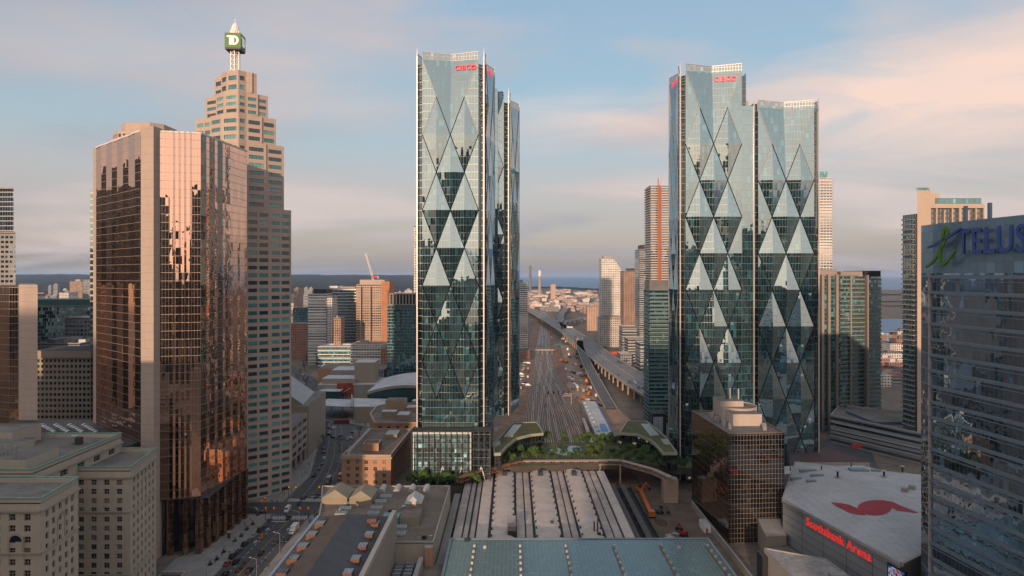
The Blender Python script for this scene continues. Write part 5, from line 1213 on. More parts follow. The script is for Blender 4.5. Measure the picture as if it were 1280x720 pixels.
# signal gantries
t = thing('signal_gantry', 'pale steel signal gantry spanning the tracks left of the long white canopy', 'gantry', (44, 621, 0)); m = MB()
for x in (31, 54): m.bar((x, 621, 0), (x, 621, 10.6), .5, .5, palg)
m.build('post', t); m = MB()
for z in (8.2, 10.2):
    for y in (620, 622): m.bar((30.4, y, z), (54.6, y, z), .3, .35, palg)
for k in range(12): m.bar((31+k*2, 620, 8.2 if k % 2 else 10.2), (33+k*2, 620, 10.2 if k % 2 else 8.2), .2, .2, palg)
m.box(31, 620.2, 8.0, 54, 621.8, 8.15, palg); m.build('truss', t)
for k in range(5): m = MB(); x = 33+k*4.6; m.box(x-.5, 619.4, 10.2, x+.5, 619.9, 13, dark_m); m.build('signal_head', t)
t = thing('signal_gantry', 'far pale gantry bridge low across the tracks', 'gantry', (40, 1010, 0)); m = MB()
m.box(24, 1010, 6.5, 62, 1011.4, 8.2, palg)
for k in range(6): m.box(24+k*7, 1010, 0, 24.6+k*7, 1011, 6.5, palg)
m.build('gantry_frame', t)
# long white station canopy
t = thing('long_canopy', 'long white roofed canopy with a blue edge lying beside the tracks', 'platform shelter', (68, 540, 0))
blu = M('blue_edge', (.06,.20,.42), .5, .1, .3)
m = MB(); m.face([(62, 605, 6.6), (58.5, 478, 6.6), (70.5, 474, 6.6), (73.5, 603, 6.6)], roof_w); m.face([(58.5, 478, 6.6), (58.5, 478, 5.6), (70.5, 474, 5.6), (70.5, 474, 6.6)], conc); m.face([(62, 605, 6.6), (62, 605, 5.6), (58.5, 478, 5.6), (58.5, 478, 6.6)], conc); m.face([(62, 605, 5.6), (58.5, 478, 5.6), (70.5, 474, 5.6), (73.5, 603, 5.6)], conc_d); m.build('roof', t)
m = MB(); m.face([(70.6, 474, 6.7), (73.6, 603, 6.7), (75.6, 603, 5.2), (72.6, 474, 5.2)], blu); m.face([(75.6, 603, 5.2), (75.6, 603, 0), (72.6, 474, 0), (72.6, 474, 5.2)], blu); m.face([(63.5, 486, 6.75), (68.5, 485, 6.75), (70, 512, 6.75), (65.5, 512, 6.75)], blu); m.build('blue_panel', t)
m = MB(); m.box(59.5, 477, 0, 71.5, 601, 5.5, conc_d); m.build('wall', t)
for k in range(8): m = MB(); y = 486+k*15; m.box(60.5+k*.2, y, 6.6, 62.5+k*.2, y+3, 7.6, steel); m.build('roof_unit', t)
t = thing('platform', 'narrow grey platform roof left of the long white canopy', 'platform shelter', (54, 500, 0)); m = MB(); m.face([(52, 445, 4.2), (55.2, 445, 4.2), (58.2, 545, 4.2), (56, 545, 4.2)], conc); m.face([(55.2, 445, 4.2), (55.2, 445, 3.8), (58.2, 545, 3.8), (58.2, 545, 4.2)], conc); m.face([(52, 445, 3.8), (56, 545, 3.8), (58.2, 545, 3.8), (55.2, 445, 3.8)], conc_d); m.face([(52, 445, 4.2), (52, 445, 3.8), (55.2, 445, 3.8), (55.2, 445, 4.2)], conc); m.face([(56, 545, 4.2), (56, 545, 3.8), (52, 445, 3.8), (52, 445, 4.2)], conc); m.build('roof', t)
for k in range(7): m = MB(); m.box(53.6+k*.5, 448+k*15, 0, 54+k*.5, 448.4+k*15, 3.8, steel); m.build('post', t)
# elevated expressway
deck_e = M('deck_edge', (.36,.29,.235), .85, .15, .1); road_c = M('concrete_road', (.20,.188,.178), .85, .12, .08, stain=.5)
exp = thing('elevated_road', 'wide elevated concrete road on piers curving along the tracks', 'elevated road', (130, 800, 0))
path = smooth([(166, 440), (139, 560), (128, 660), (121, 790), (116, 930), (113, 1120), (104, 1350), (88, 1640), (64, 2000), (20, 2350)], 6)
m = MB(); Lp, Rp = ribbon(m, path, 33, 12.0, road_c, 1.6); m.build('deck', exp)
bar_m = M('barrier_concrete', (.42,.37,.32), .85, .1, .1)
def barrier(P, z, name='barrier'):
    m = MB()
    for a, b in zip(P, P[1:]): m.bar((*a, z+.45), (*b, z+.45), .5, .95, bar_m)
    m.build(name, exp)
barrier(Lp, 12); barrier(Rp, 12); barrier([Vector(p[:2]) for p in path], 12, 'median')
lm_ = M('lane_paint', (.62,.6,.56), .7, .1, .4)
m = MB()
for off in (-11, -6.5, 5, 9.5):
    for i in range(len(path)-1):
        a, b = Vector(path[i]), Vector(path[i+1]); d = (b-a); nn = Vector((-d.y, d.x)).normalized()
        k = max(1, int(d.length/12))
        for j in range(k):
            p = a+d*(j/k)+nn*off; q = p+d.normalized()*4; w_ = nn*.14
            m.face([(*(p-w_), 12.02), (*(q-w_), 12.02), (*(q+w_), 12.02), (*(p+w_), 12.02)], lm_)
m.build('lane_marking', exp)
def piers(P, z, w, step=22, y0=0, y1=9999):
    acc = 0
    for a, b in zip(P, P[1:]):
        a, b = Vector(a[:2]), Vector(b[:2]); d = b-a; L0 = d.length; d.normalize(); nn = Vector((-d.y, d.x)); s = step-acc
        while s < L0:
            c = a+d*s
            if y0 < c.y < y1:
                m = MB(); ang = math.atan2(nn.y, nn.x); m.obox((c.x, c.y, z-2.2), (w/2, .8, .7), ang, deck_e)
                for k in (-1, 0, 1) if w > 14 else (0,): m.obox((c.x+nn.x*k*w*.4, c.y+nn.y*k*w*.4, (z-2.9)/2), (.8, .8, (z-2.9)/2), ang, deck_e)
                m.build('pier', exp)
            s += step
        acc = (acc+L0) % step
piers(path, 12, 30, 24, 0, 1700)
rampth = smooth([(113, 1130), (103, 1030), (96, 930), (90, 800), (88, 715), (87, 650), (87, 600)], 6)
ramp_c = M('ramp_asphalt', (.115,.108,.103), .85, .15, .08, stain=.5); m = MB(); nz = len(rampth); zr = [12-11.2*max(0, (i-12)/(nz-13))**1.2 for i in range(nz)]; Lr, Rr = ribbon(m, rampth, 10.5, zr, ramp_c, 1.3); m.build('ramp', exp)
for P in (Lr, Rr):
    m = MB()
    for i in range(len(P)-1): m.bar((*P[i], zr[i]+.45), (*P[i+1], zr[i+1]+.45), .4, .9, bar_m)
    m.build('barrier', exp)
piers(rampth, 9.6, 8, 20, 800, 1000)
far_r = smooth([(104, 1350), (125, 1750), (170, 2150), (250, 2600), (330, 3300)], 6)
m = MB(); Lf, Rf = ribbon(m, far_r, 14, 12, road_c, 1.6); m.build('ramp', exp); barrier(Lf, 12); barrier(Rf, 12); piers(far_r, 12, 12, 60, 1500, 3200)
m = MB(); fr2 = smooth([(100, 1500), (190, 1720), (290, 1800)], 6); Lf, Rf = ribbon(m, fr2, 11, 12, road_c, 1.6); m.build('ramp', exp); barrier(Lf, 12); piers(fr2, 12, 10, 40, 1400, 3000)
for lab, px, py in (('pale overhead sign board on the elevated road, far one', 712.5, 409), ('pale overhead sign board on the elevated road, near one', 726, 424)):
    x, y = G(px, py, 17); t = thing('overhead_sign', lab, 'road sign', (x, y, 12)); m = MB(); m.box(x-6, y, 15.5, x+5, y+.5, 18.6, MATS['slab_pale']); m.build('sign_board', t); m = MB(); m.bar((x-6.5, y+.6, 12), (x-6.5, y+.6, 18), .4, .4, steel); m.bar((x-6.5, y+.6, 17), (x+6, y+.6, 17), .4, .4, steel); m.bar((x+6, y+.6, 12), (x+6, y+.6, 18), .4, .4, steel); m.build('sign_frame', t)
# streets
road = smooth([(-108, 190), (-107.6, 330), (-109, 400), (-122, 470), (-150, 570), (-214, 740), (-300, 900), (-420, 1200), (-520, 1600)], 6)
mb = MB(); ribbon(mb, road, [18]*7+[20]*6+[24]*6+[26]*7+[16]*(len(road)-26), .035, asph); struct(mb, 'street')
sheet('street', [(-330, 337.5), (-99, 337.5), (-99, 354), (-330, 354)], .040, asph)
sheet('street', [(-160, 520), (-40, 540), (-40, 552), (-160, 545)], .040, asph)
def pavement(pts, name='pavement'):
    m = MB(); m.prism(pts, 0, .15, M('kerb_stone', (.33,.31,.29), .8, .1, .2), pave, False); return struct(m, name)
pavement([(-134, 190), (-117.2, 190), (-117, 330), (-119, 336.5), (-131, 336.5), (-131, 300), (-140, 284)])
pavement([(-99, 190), (-90, 190), (-90, 330), (-98.6, 336), (-99.2, 330)])
pavement([(-180, 355), (-119.5, 355), (-118.5, 400), (-131, 460), (-158, 545), (-190, 560), (-160, 470), (-131, 440)])
pavement([(-98.8, 355), (-60, 355), (-60, 380), (-96, 380), (-99, 450), (-106, 480), (-112, 470), (-100, 410)])
sheet('plaza', [(-132, 545), (-95, 520), (-95, 560), (-128, 600), (-140, 590)], .05, pave)
paint = M('road_paint', (.58,.57,.55), .7, .15, .6)
def stripes(x0, x1, y0, y1, n):
    m = MB()
    for k in range(n):
        x = x0+(x1-x0)*k/n; m.face([(x, y0, .052), (x+(x1-x0)/n*.5, y0, .052), (x+(x1-x0)/n*.5, y1, .052), (x, y1, .052)], paint)
    tag(m.build('crosswalk'), kind='structure')
stripes(-116.5, -99.5, 329.5, 334.5, 14); stripes(-117, -99.5, 355.5, 360.5, 14)
m = MB()
for off in (-4.6, 0, 4.6):
    for k in range(80):
        y = 192+k*4.4
        if y > 325 and y < 365 or (off == 0 and False): continue
        f = [p for p in zip(road, road[1:]) if p[0][1] <= y < p[1][1]]
        if not f: continue
        (xa, ya), (xb, yb2) = f[0][0][:2], f[0][1][:2]; x = xa+(xb-xa)*(y-ya)/(yb2-ya)+off; ln = 4.4 if off == 0 else 2.2; sl_ = (xb-xa)/(yb2-ya)
        m.face([(x-.1, y, .048), (x+.1, y, .048), (x+.1+sl_*ln, y+ln, .048), (x-.1+sl_*ln, y+ln, .048)], paint if off else M('yellow_paint', (.45,.30,.06), .7, .15, .5))
m.face([(-116.5, 326.6, .05), (-108.4, 326.6, .05), (-108.4, 327.3, .05), (-116.5, 327.3, .05)], paint); m.face([(-107.4, 363, .05), (-99.6, 363, .05), (-99.6, 363.7, .05), (-107.4, 363.7, .05)], paint)
for xx in (-113.5, -104):
    for yy in (315, 300): m.face([(xx-.2, yy, .05), (xx+.2, yy, .05), (xx+.2, yy+2, .05), (xx+.9, yy+2, .05), (xx, yy+3.6, .05), (xx-.9, yy+2, .05), (xx-.2, yy+2, .05)], paint)
tag(m.build('road_marking'), kind='structure')
# sunken moat and wall beside the station
mb = MB(); mb.box(-90, 190, 0, -89.2, 296, 1.2, conc); mb.box(-84.8, 190, 0, -84, 296, 1.1, conc); tag(mb.build('moat_wall', None, (-89, 240, 0)), 'low pale double wall along the pavement beside the station roof', 'wall')
# ================================================================== right side: black office block, arena, lettered office
t = thing('black_office_block', 'black glass office block with a fine pale grid and pale round roof plant', 'office building', (107, 325, 0))
blk = GL('black_grid_glass', (.60,.56,.52), .26, (.008,.009,.010), 1.45, 2.15, (.34,.29,.245), .15, .13, .012, .01, vary=.7, lit=.0, sp=.22, spcol=(.010,.010,.010))
blk2 = GL('grid_glass_brown_reflection', (.72,.58,.48), .42, (.02,.016,.013), 1.55, 3.4, (.20,.155,.12), .16, .10, .02, .01, vary=.6)  # same black glass, with this side's brown reflection put into its colour
q = [(95.2, 300), (120.8, 302.6), (120, 352), (92.4, 351)]
m = MB(); m.walls(q[:2], 0, 48, blk); m.walls([q[1], q[2]], 0, 48, blk); m.build('glass_face', t)
m = MB(); m.walls([q[2], q[3], q[0]], 0, 48, blk2); m.build('glass_face', t)
m = MB(); m.face([(*p, 47.7) for p in q], roof_g); parapet(m, q, 47.6, .9, .5, M('bronze_coping', (.20,.16,.13), .5, .1, .3, metal=.3)); m.build('roof', t)
pp_ = M('plant_house_pale', (.44,.38,.33), .85, .08, .1, streak=.2)
m = MB(); c = (110.5, 336); n = 28; ring_ = [(c[0]+9.5*math.cos(2*math.pi*k/n), c[1]+10.5*math.sin(2*math.pi*k/n)) for k in range(n)]; m.prism(ring_, 47.7, 53.8, pp_, roof_g); parapet(m, ring_, 53.7, .5, .4, pp_); m.build('round_plant_house', t)
m = MB(); m.box(103, 318, 47.7, 116.5, 331, 53.2, pp_, roof_g); m.build('plant_house', t)
m = MB(); m.box(101.6, 333, 47.7, 113, 345, 56.5, pp_, roof_g); m.box(106, 338, 56.5, 107, 338.6, 58, dark_m); m.build('plant_house', t)
for k in range(10):
    m = MB(); x, y = 99.6+.9*math.sin(k*2), 312+k*3.2; m.tube((x, y, 47.7), (x, y, 49.3+k % 3*.5), .8, .8, 10, steel if k % 2 else pp_); m.build('cooling_unit', t)
for k in range(5):
    m = MB(); x = 113.5+.6*k; m.box(x+.2, 309+k*1.8, 47.7, x+1.8, 310.4+k*1.8, 49.4, pp_ if k % 2 else steel); m.build('cooling_unit', t)
for x, y in ((109, 341), (112.5, 339)):
    m = MB(); m.tube((x, y, 53), (x, y, 61.5), .35, .35, 8, roof_w); m.build('flue', t)
# arena
t = thing('arena', 'arena with a broad pale roof carrying a red swirl, red lettering on its wall', 'arena', (150, 285, 0))
A, B, D_, E = Vector((114, 287)), Vector((127, 222.5)), Vector((238, 300)), Vector((143, 344))
def azone(u, v): return (A*(1-u)*(1-v)+B*(1-u)*v+E*u*(1-v)+D_*u*v)
dome_z = lambda u, v: 24+3.0*(1-(2*u-1)**4)*(1-(2*v-1)**4)
aw = M('arena_wall', (.26,.265,.27), .6, .1, .08, streak=.2); ar = M('arena_roof', (.44,.43,.425), .8, .12, .05, stain=.28, seam=(3.2, 0))
m = MB(); n = 22
for i in range(n):
    for j in range(n):
        P_ = [(i, j), (i, j+1), (i+1, j+1), (i+1, j)]; m.face([(*azone(a/n, b/n), dome_z(a/n, b/n)) for a, b in P_], ar)
ro = m.build('roof', t, smooth=True); merge(ro); ro.data.polygons.foreach_set('use_smooth', [True]*len(ro.data.polygons))
m = MB(); m.walls([tuple(A), tuple(B), tuple(D_), tuple(E)], 0, 23, aw, True)
dAB = (B-A).normalized(); nAB = Vector((dAB.y, -dAB.x))
for k in range(7): m.bar((*(A+nAB*.1), 3+3*k), (*(B+nAB*.1), 3+3*k), .12, .15, conc_d)
for k in range(6): p = A+(B-A)*k/5+nAB*.1; m.bar((*p, 0), (*p, 23), .15, .12, conc_d)
m.build('wall', t)
m = MB()
for a, b in ((A, B), (B, D_), (D_, E), (E, A)): m.bar((*a, 23.5), (*b, 23.5), 1.0, 1.1, conc)
m.bar((*(A+nAB*.6), 22.6), (*(B+nAB*.6), 22.6), .3, .3, steel); m.build('roof_edge', t)
rl = M('red_roof_paint', (.36,.035,.05), .75, .2, .2, stain=.5); rl2 = M('red_roof_paint_dark', (.27,.022,.035), .75, .12, .2)
def on_roof(px, py):
    z = 25.5
    for _ in range(8):
        x, y = G(px, py, z); bu, bv, bd = 0, 0, 1e9
        u, v = .5, .5
        for _k in range(25):
            p = azone(u, v); e = Vector((x, y))-p; du = (azone(min(1, u+.01), v)-p)*100; dv = (azone(u, min(1, v+.01))-p)*100 if v < .99 else Vector((1, 0)); det = du.x*dv.y-du.y*dv.x
            u += (e.x*dv.y-e.y*dv.x)/det; v += (du.x*e.y-du.y*e.x)/det; u = min(.98, max(0, u)); v = min(.98, max(0, v))
        z = dome_z(u, v)+.12
    return (x, y, z)
def roof_poly(pts, mat, m):
    P3 = [on_roof(*p) for p in pts]
    m.face(P3, mat)
m = MB(); K = lambda x, y: (940+x/4.5, 560+y/4.5)
# the red swirl: a ball with two tails, each band split in strips so it follows the dome
disc = [K(690+97*math.cos(2*math.pi*k/20), 336+43*math.sin(2*math.pi*k/20)) for k in range(20)]
def fan(c, pts, mat):
    c3 = on_roof(*c); P3 = [on_roof(*p) for p in pts]
    for i in range(len(P3)): 
        j = (i+1) % len(P3); f = [c3, P3[i], P3[j]]
        nrm = (Vector(f[1])-Vector(f[0])).cross(Vector(f[2])-Vector(f[0])); m.face(f if nrm.z > 0 else f[::-1], mat)
fan(K(690, 336), disc, rl)
def strip2(top, bot, mat):
    T = [on_roof(*K(*p)) for p in top]; Bq = [on_roof(*K(*p)) for p in bot]
    for i in range(len(T)-1):
        f = [Bq[i], Bq[i+1], T[i+1], T[i]]; nrm = (Vector(f[1])-Vector(f[0])).cross(Vector(f[3])-Vector(f[0])); m.face(f if nrm.z > 0 else f[::-1], mat)
strip2([(442, 305), (500, 310), (545, 318), (585, 335), (610, 350)], [(470, 325), (510, 345), (550, 365), (590, 374), (640, 378)], rl)
strip2([(690, 293), (740, 293), (790, 302), (840, 325), (890, 345), (935, 362)], [(700, 320), (740, 318), (775, 325), (815, 352), (870, 358), (920, 365)], rl)
m.build('roof_emblem', t)
rs = M('red_lettering', (.62,.025,.03), .4, .05, 1, emit=(1,.06,.05,.22))
me = text_mesh('Scotiabank Arena', 4.6, .2, rs, .05)
c_ = A+(B-A)*.52+nAB*.35; put_text(me, 'sign_lettering', t, (c_.x, c_.y, 20.3), (dAB.x, dAB.y, 0))
m = MB(); dk = dark_m
for px, py, h in ((1047, 597, 2.8), (1128, 591, 2.8), (1105, 596, 2.4)):
    x, y, z = on_roof(px, py); mm = MB(); mm.tube((x, y, z-.2), (x, y, z+h), .45, .45, 8, dk); mm.tube((x, y, z+h), (x, y, z+h+.5), .9, .9, 10, steel); mm.tube((x, y, z-.2), (x, y, z+.3), 1.3, 1.3, 10, conc); mm.build('roof_fan', t)
for px, py, w, d in ((995, 599, 5, 1.6), (1010, 589, 8, 1), (1021, 595, 6, .8), (1014, 602, 4, 1.6), (1073, 588, 8, 4), (1095, 589, 4, 1.4)):
    x, y, z = on_roof(px, py); mm = MB(); mm.box(x-w/2, y-d/2, z-.3, x+w/2, y+d/2, z+.8, M('blue_grey_hatch', (.20,.25,.28), .6, .15, .3)); mm.build('roof_hatch', t)
for px, py in ((1131, 614), (1140, 611)):
    x, y, z = on_roof(px, py); mm = MB(); mm.tube((x, y, z-.3), (x, y, z+1.6), 1.4, 1.4, 14, conc); mm.build('round_vent', t)
for px, py in ((988, 588), (1027, 587), (1064, 583)):
    x, y, z = on_roof(px, py); mm = MB(); mm.tube((x, y, z-.2), (x, y, z+1.8), .25, .25, 6, dk); mm.build('vent_pipe', t)
# video screen at the near corner
ts = thing('video_screen', 'black video screen glowing red, white and blue at the corner of the arena', 'screen', (124.4, 231, 12)); s0, s1 = A+(B-A)*.92+nAB*.5, A+(B-A)*1.04+nAB*.5
m = MB(); m.bar((*s0, 19.3), (*s1, 19.3), .8, 6.4, dark_m); m.build('screen_case', ts)
scr, nt, N, L = nodes_of('screen_picture'); out = N.new('ShaderNodeOutputMaterial'); em = N.new('ShaderNodeEmission'); L.new(em.outputs[0], out.inputs[0]); tc = N.new('ShaderNodeTexCoord'); nn_ = noise_n(nt, tc.outputs['Object'], .5, 2)
L.new(ramp(nt, nn_.outputs[0], [(.36, (.02,.02,.03)), (.46, (.05,.2,.6)), (.55, (.8,.8,.8)), (.62, (.8,.05,.05))]), em.inputs[0]); em.inputs[1].default_value = .22
m = MB(); a_, b_ = s0+(s1-s0)*.06+nAB*.43, s1-(s1-s0)*.06+nAB*.43; m.face([(*a_, 16.8), (*b_, 16.8), (*b_, 21.8), (*a_, 21.8)], scr); m.build('screen_face', ts)
# stepped low blocks between the black block and the arena wall
t = thing('loading_block', 'stepped pale concrete loading block below the arena wall beside the black office block', 'building', (105, 275, 0))
m = MB(); m.prism([(104, 279), (113, 281), (114, 287), (118, 300), (108, 300)], 0, 11, beige, conc); m.build('upper_block', t)
m = MB(); m.prism([(104, 262), (116.5, 262), (113.2, 281), (104, 279)], 0, 7, aw, roof_g); m.build('lower_block', t)
for k in range(6): m = MB(); m.box(104.5+k*1.3, 270-k*.9, 7, 105.6+k*1.3, 272-k*.9, 8.5, steel); m.build('air_handler', t)
t = thing('flat_roof_block', 'low block with a pale patchy flat roof at the bottom edge below the red lettering', 'building', (105, 235, 0))
fr_ = M('patchy_roof', (.36,.33,.305), .9, .3, .09, stain=.8)
m = MB(); q2 = [(96, 190), (120, 190), (113, 246), (94.5, 256)]; m.prism(q2, 0, 15.5, conc, fr_); parapet(m, q2, 15.4, .5, .5, conc); m.build('block', t)
m = MB(); m.box(106, 226, 15.5, 111, 229, 18.5, aw, conc); m.build('roof_house', t)
for k in range(5): m = MB(); m.box(97+k*1.6, 222-k*2, 15.5, 98.3+k*1.6, 223.6-k*2, 16.8, steel if k % 2 else dark_m); m.build('air_handler', t)
m = MB(); m.box(92.5, 252, 0, 95, 258, 14, dark_m, roof_d); m.build('dark_plant', t)
t = thing('ring_road', 'dark flat roof with a red sign box beyond the arena roof', 'building', (160, 380, 0))
t.name = 'low_pavilion'
m = MB(); m.prism([(138, 350), (196, 352), (188, 366), (136, 364)], 0, 16, conc, roof_w); m.prism([(160, 367), (192, 366), (184, 400), (152, 410)], 0, 17.5, conc, M('maroon_roof', (.09,.05,.05), .8, .2, .2)); m.build('block', t)
m = MB(); x, y = XY(1071, 392); m.box(x-3, y, 18.5, x+3, y+.6, 21, M('red_sign_dull', (.32,.03,.03), .5, .1, 1)); m.build('sign_box', t)
sheet('street', [(178, 395), (215, 395), (250, 480), (150, 520), (150, 470)], .03, asph)
# lettered glass office
t = thing('lettered_office_tower', 'blue grey glass office tower with big blue lettering on its top screen, right edge', 'office tower', (128, 190, 0))
tg = GL('banded_office_glass', (.62,.76,.88), .46, (.028,.052,.075), 1.5, 4.7, (.20,.235,.26), .5, .07, .006, .018, vary=.8, mrough=.5, lit=.004, wscale=.22)
tsn = GL('screen_glass', (.62,.78,.92), .24, (.10,.165,.225), 3.0, 3.2, (.16,.20,.235), .10, .12, .006, .006, vary=.25, rough=.3)
c0 = Vector((126.4, 206)); far_c = Vector((127.4, 212.5)); dirn = Vector((.1168, -.9932)); c1 = c0+dirn*110; zt, zs = 133.4, 118.6
m = MB(); m.walls([tuple(c0), tuple(c1)], 0, zs, tg); m.build('glass_face', t)
m = MB(); m.walls([(far_c.x+22, far_c.y+30), tuple(far_c), tuple(c0)], 0, zs, tg); m.build('glass_face', t)
m = MB(); m.walls([tuple(far_c-dirn*.0), tuple(far_c+dirn*6.6+Vector((-1.2, 0))), tuple(c1+Vector((-.5, 0)))], zs, zt, tsn); m.walls([(far_c.x+22, far_c.y+30), tuple(far_c)], zs, zt, tsn); m.build('top_screen', t)
m = MB(); m.prism([tuple(c0+Vector((.6, 0))), tuple(c1+Vector((.6, 0))), (190, 96), (190, 240), (far_c.x+22, far_c.y+29.5)], 0, zs, tg, roof_d); m.build('core', t)
n_ = Vector((dirn.y, -dirn.x)); m = MB(); band = M('band_aluminium', (.19,.235,.275), .45, .1, .4, metal=.4)
for k in range(26):
    z = 117.4-4.7*k
    if z < 1: break
    m.bar((*(c0+n_*.25), z), (*(c1+n_*.25), z), .7, .75, band); m.bar((*(c0+n_*.15), z-1.3), (*(c1+n_*.15), z-1.3), .4, .18, band)
m.build('sunshade_band', t)
m = MB(); m.bar((*(c0+n_*.2), 0), (*(c0+n_*.2), zs), .7, .7, M('post_pale', (.34,.31,.29), .5, .1, .4)); m.build('corner_post', t)
m = MB()
for k in range(9): p = c0+dirn*(4+k*9)+Vector((.8, 0)); m.bar((*p, zs), (*p, zt-.5), .5, .5, band); m.bar((*p, zs), (*(p+dirn*9), zt-1), .3, .3, band)
m.build('screen_frame', t)
for s in (11, 19.5): m = MB(); p = c0+dirn*s+Vector((2, 0)); m.bar((*p, zt-2), (*p, zt+4.4), .8, .8, band); m.build('mast', t)
bl = M('blue_lettering', (.045,.085,.27), .5, .06, .5); gn = M('green_lettering', (.09,.21,.025), .5, .06, .5)
me = text_mesh('TELUS', 10.0, .25, bl, .1)
for v_ in me.vertices: v_.co.x *= .78
o0 = c0+Vector((-1.2, 0))+n_*.2
ctr = o0+dirn*23.8; put_text(me, 'sign_lettering', t, (ctr.x, ctr.y, 127.0), (dirn.x, dirn.y, 0))
def swash(pts, w0, w1, mat, name):
    m = MB(); P3 = [Vector((*(o0+dirn*(a-1.6)+n_*.4), z)) for a, z in pts]; n = len(P3); nn = Vector((n_.x, n_.y, 0))
    for i in range(n-1):
        f = i/(n-1); w = w0+(w1-w0)*abs(math.sin(math.pi*f)); m.bar(P3[i], P3[i+1]+(P3[i+1]-P3[i])*.12, .5, w, mat, nn.cross(P3[i+1]-P3[i]))
    m.build(name, t)
swash(smooth([(2.0, 120.4), (5.2, 122.2), (8.4, 126), (10.6, 130), (10.2, 131.6), (9.2, 130.4), (8.2, 126), (7.6, 122.4), (8.6, 121.2), (11, 122.4), (13.6, 125)], 5), .5, 1.1, gn, 'sign_emblem')
swash(smooth([(2.8, 126.2), (6.5, 127.2), (10.5, 128.9), (15.8, 131.2)], 5), .4, 1.0, bl, 'sign_emblem')
# ================================================================== the rest of downtown behind the viewpoint: it shades the low streets and shows in the glass
sk_m = [GL('skyline_glass_dark', (.5,.6,.65), .25, (.018,.024,.028), 1.8, 3.8, (.10,.10,.10), .9, .2, .02, .02, vary=.8), FAC('skyline_stone', (.06,.05,.045), pw=3, ph=3.8, fw=.55, fh=.5), FAC('skyline_grey', (.045,.045,.047), pw=2.6, ph=3.6, fw=.7, fh=.55), GL('skyline_black', (.5,.6,.65), .2, (.012,.013,.014), 1.5, 3.7, (.02,.02,.02), .9, .3, .02, .02)]
sky_spec = [(-930, -760, -430, 150), (-740, -600, -520, 182), (-585, -470, -390, 168), (-460, -385, -470, 196), (-120, -62, -350, 178), (-50, 8, -420, 205), (18, 70, -350, 168), (82, 128, -400, 226), (140, 205, -370, 172), (215, 300, -470, 196), (312, 400, -400, 160), (412, 520, -520, 178), (535, 700, -480, 150)]
for i, (xa, xb, y, h) in enumerate(sky_spec):
    h *= 1.12
    c = (xb-xa)*.12; q = [(xb, y), (xa, y), (xa, y-40), (xb, y-40)][::-1] if False else [(xa, y-45), (xb, y-45), (xb, y-c), (xb-c, y), (xa+c, y), (xa, y-c)]
    t = thing('office_tower', ['dark glass', 'brown stone', 'grey concrete', 'blue green glass'][i % 4]+' tower behind the viewpoint, seen only as reflections', 'skyscraper', ((xa+xb)/2, y, 0), 'downtown towers behind the viewpoint')
    m = MB(); m.walls(q, 0, h, sk_m[i % 4], True); m.build('facade', t)
    m = MB(); m.face([(*p, h) for p in q], roof_d); w = xb-xa
    m.box(xa+w*.2, y-36, h, xb-w*.25, y-10, h+7+(i*5) % 9, conc_d, roof_d); m.build('roof', t)
    if i % 3 == 0: m = MB(); m.tube((xa+w*.5, y-20, h+7), (xa+w*.5, y-20, h+34), .8, .2, 6, steel); m.build('antenna', t)
t = thing('office_block', 'low office block in the gap between towers behind the viewpoint', 'office building', (-158, -330, 0), 'downtown towers behind the viewpoint')
m = MB(); m.prism([(-250, -370), (-124, -370), (-124, -330), (-250, -330)], 0, 62, sk_m[1], roof_d); m.build('facade', t)
t = thing('office_block', 'broad low office block left of the gap behind the viewpoint', 'office building', (-310, -350, 0), 'downtown towers behind the viewpoint')
m = MB(); m.prism([(-385, -390), (-260, -390), (-260, -340), (-385, -340)], 0, 74, sk_m[2], roof_d); m.build('facade', t)
t = thing('office_block', 'unseen stone office block beyond the left edge, placed to shade the old hotel', 'office building', (-200, 75, 0), 'downtown towers behind the viewpoint')  # out of view; place and height set by the shade wanted on hotel and street
m = MB(); m.prism([(-260, 45), (-160, 45), (-160, 95), (-260, 95)], 0, 112, sk_m[1], roof_d); m.build('facade', t)
for z_ in (56, 111.5): m = MB(); m.box(-260.5, 44.5, z_, -159.5, 95.5, z_+1.2, conc_d); m.build('cornice', t)

for i, (xa, xb, y0_, y1_, h) in enumerate(((-430, -385, 395, 440, 178), (-500, -440, 330, 380, 205), (-560, -500, 470, 520, 190), (-640, -560, 380, 440, 215), (-620, -560, 560, 620, 196))):
    t = thing('office_tower', f'dark tower beyond the left edge, {nth(i)} of a cluster mirrored in gold glass', 'skyscraper', ((xa+xb)/2, y0_, 0), 'dark towers beyond the left edge')
    m = MB(); m.walls([(xa, y0_), (xb, y0_), (xb, y1_), (xa, y1_)], 0, h, sk_m[(0, 3, 2, 3, 0)[i]], True); m.build('facade', t); m = MB(); m.box(xa, y0_, h-.3, xb, y1_, h, roof_d); m.box(xa+9, y0_+9, h, xb-12, y1_-9, h+8, conc_d, roof_d); m.build('roof', t)
# air: thin even haze over the whole place
hz = bpy.data.materials.new('thin_haze'); hz.use_nodes = True; nt = hz.node_tree; nt.nodes.clear(); o_ = nt.nodes.new('ShaderNodeOutputMaterial'); pv = nt.nodes.new('ShaderNodeVolumePrincipled')
pv.inputs['Color'].default_value = (.50, .70, 1.0, 1); pv.inputs['Density'].default_value = 2.6e-5; pv.inputs['Anisotropy'].default_value = .0; nt.links.new(pv.outputs[0], o_.inputs['Volume'])
m = MB(); m.box(-50000, -50000, -1.5, 50000, 50000, 270, hz); ho = tag(m.build('haze'), kind='stuff')
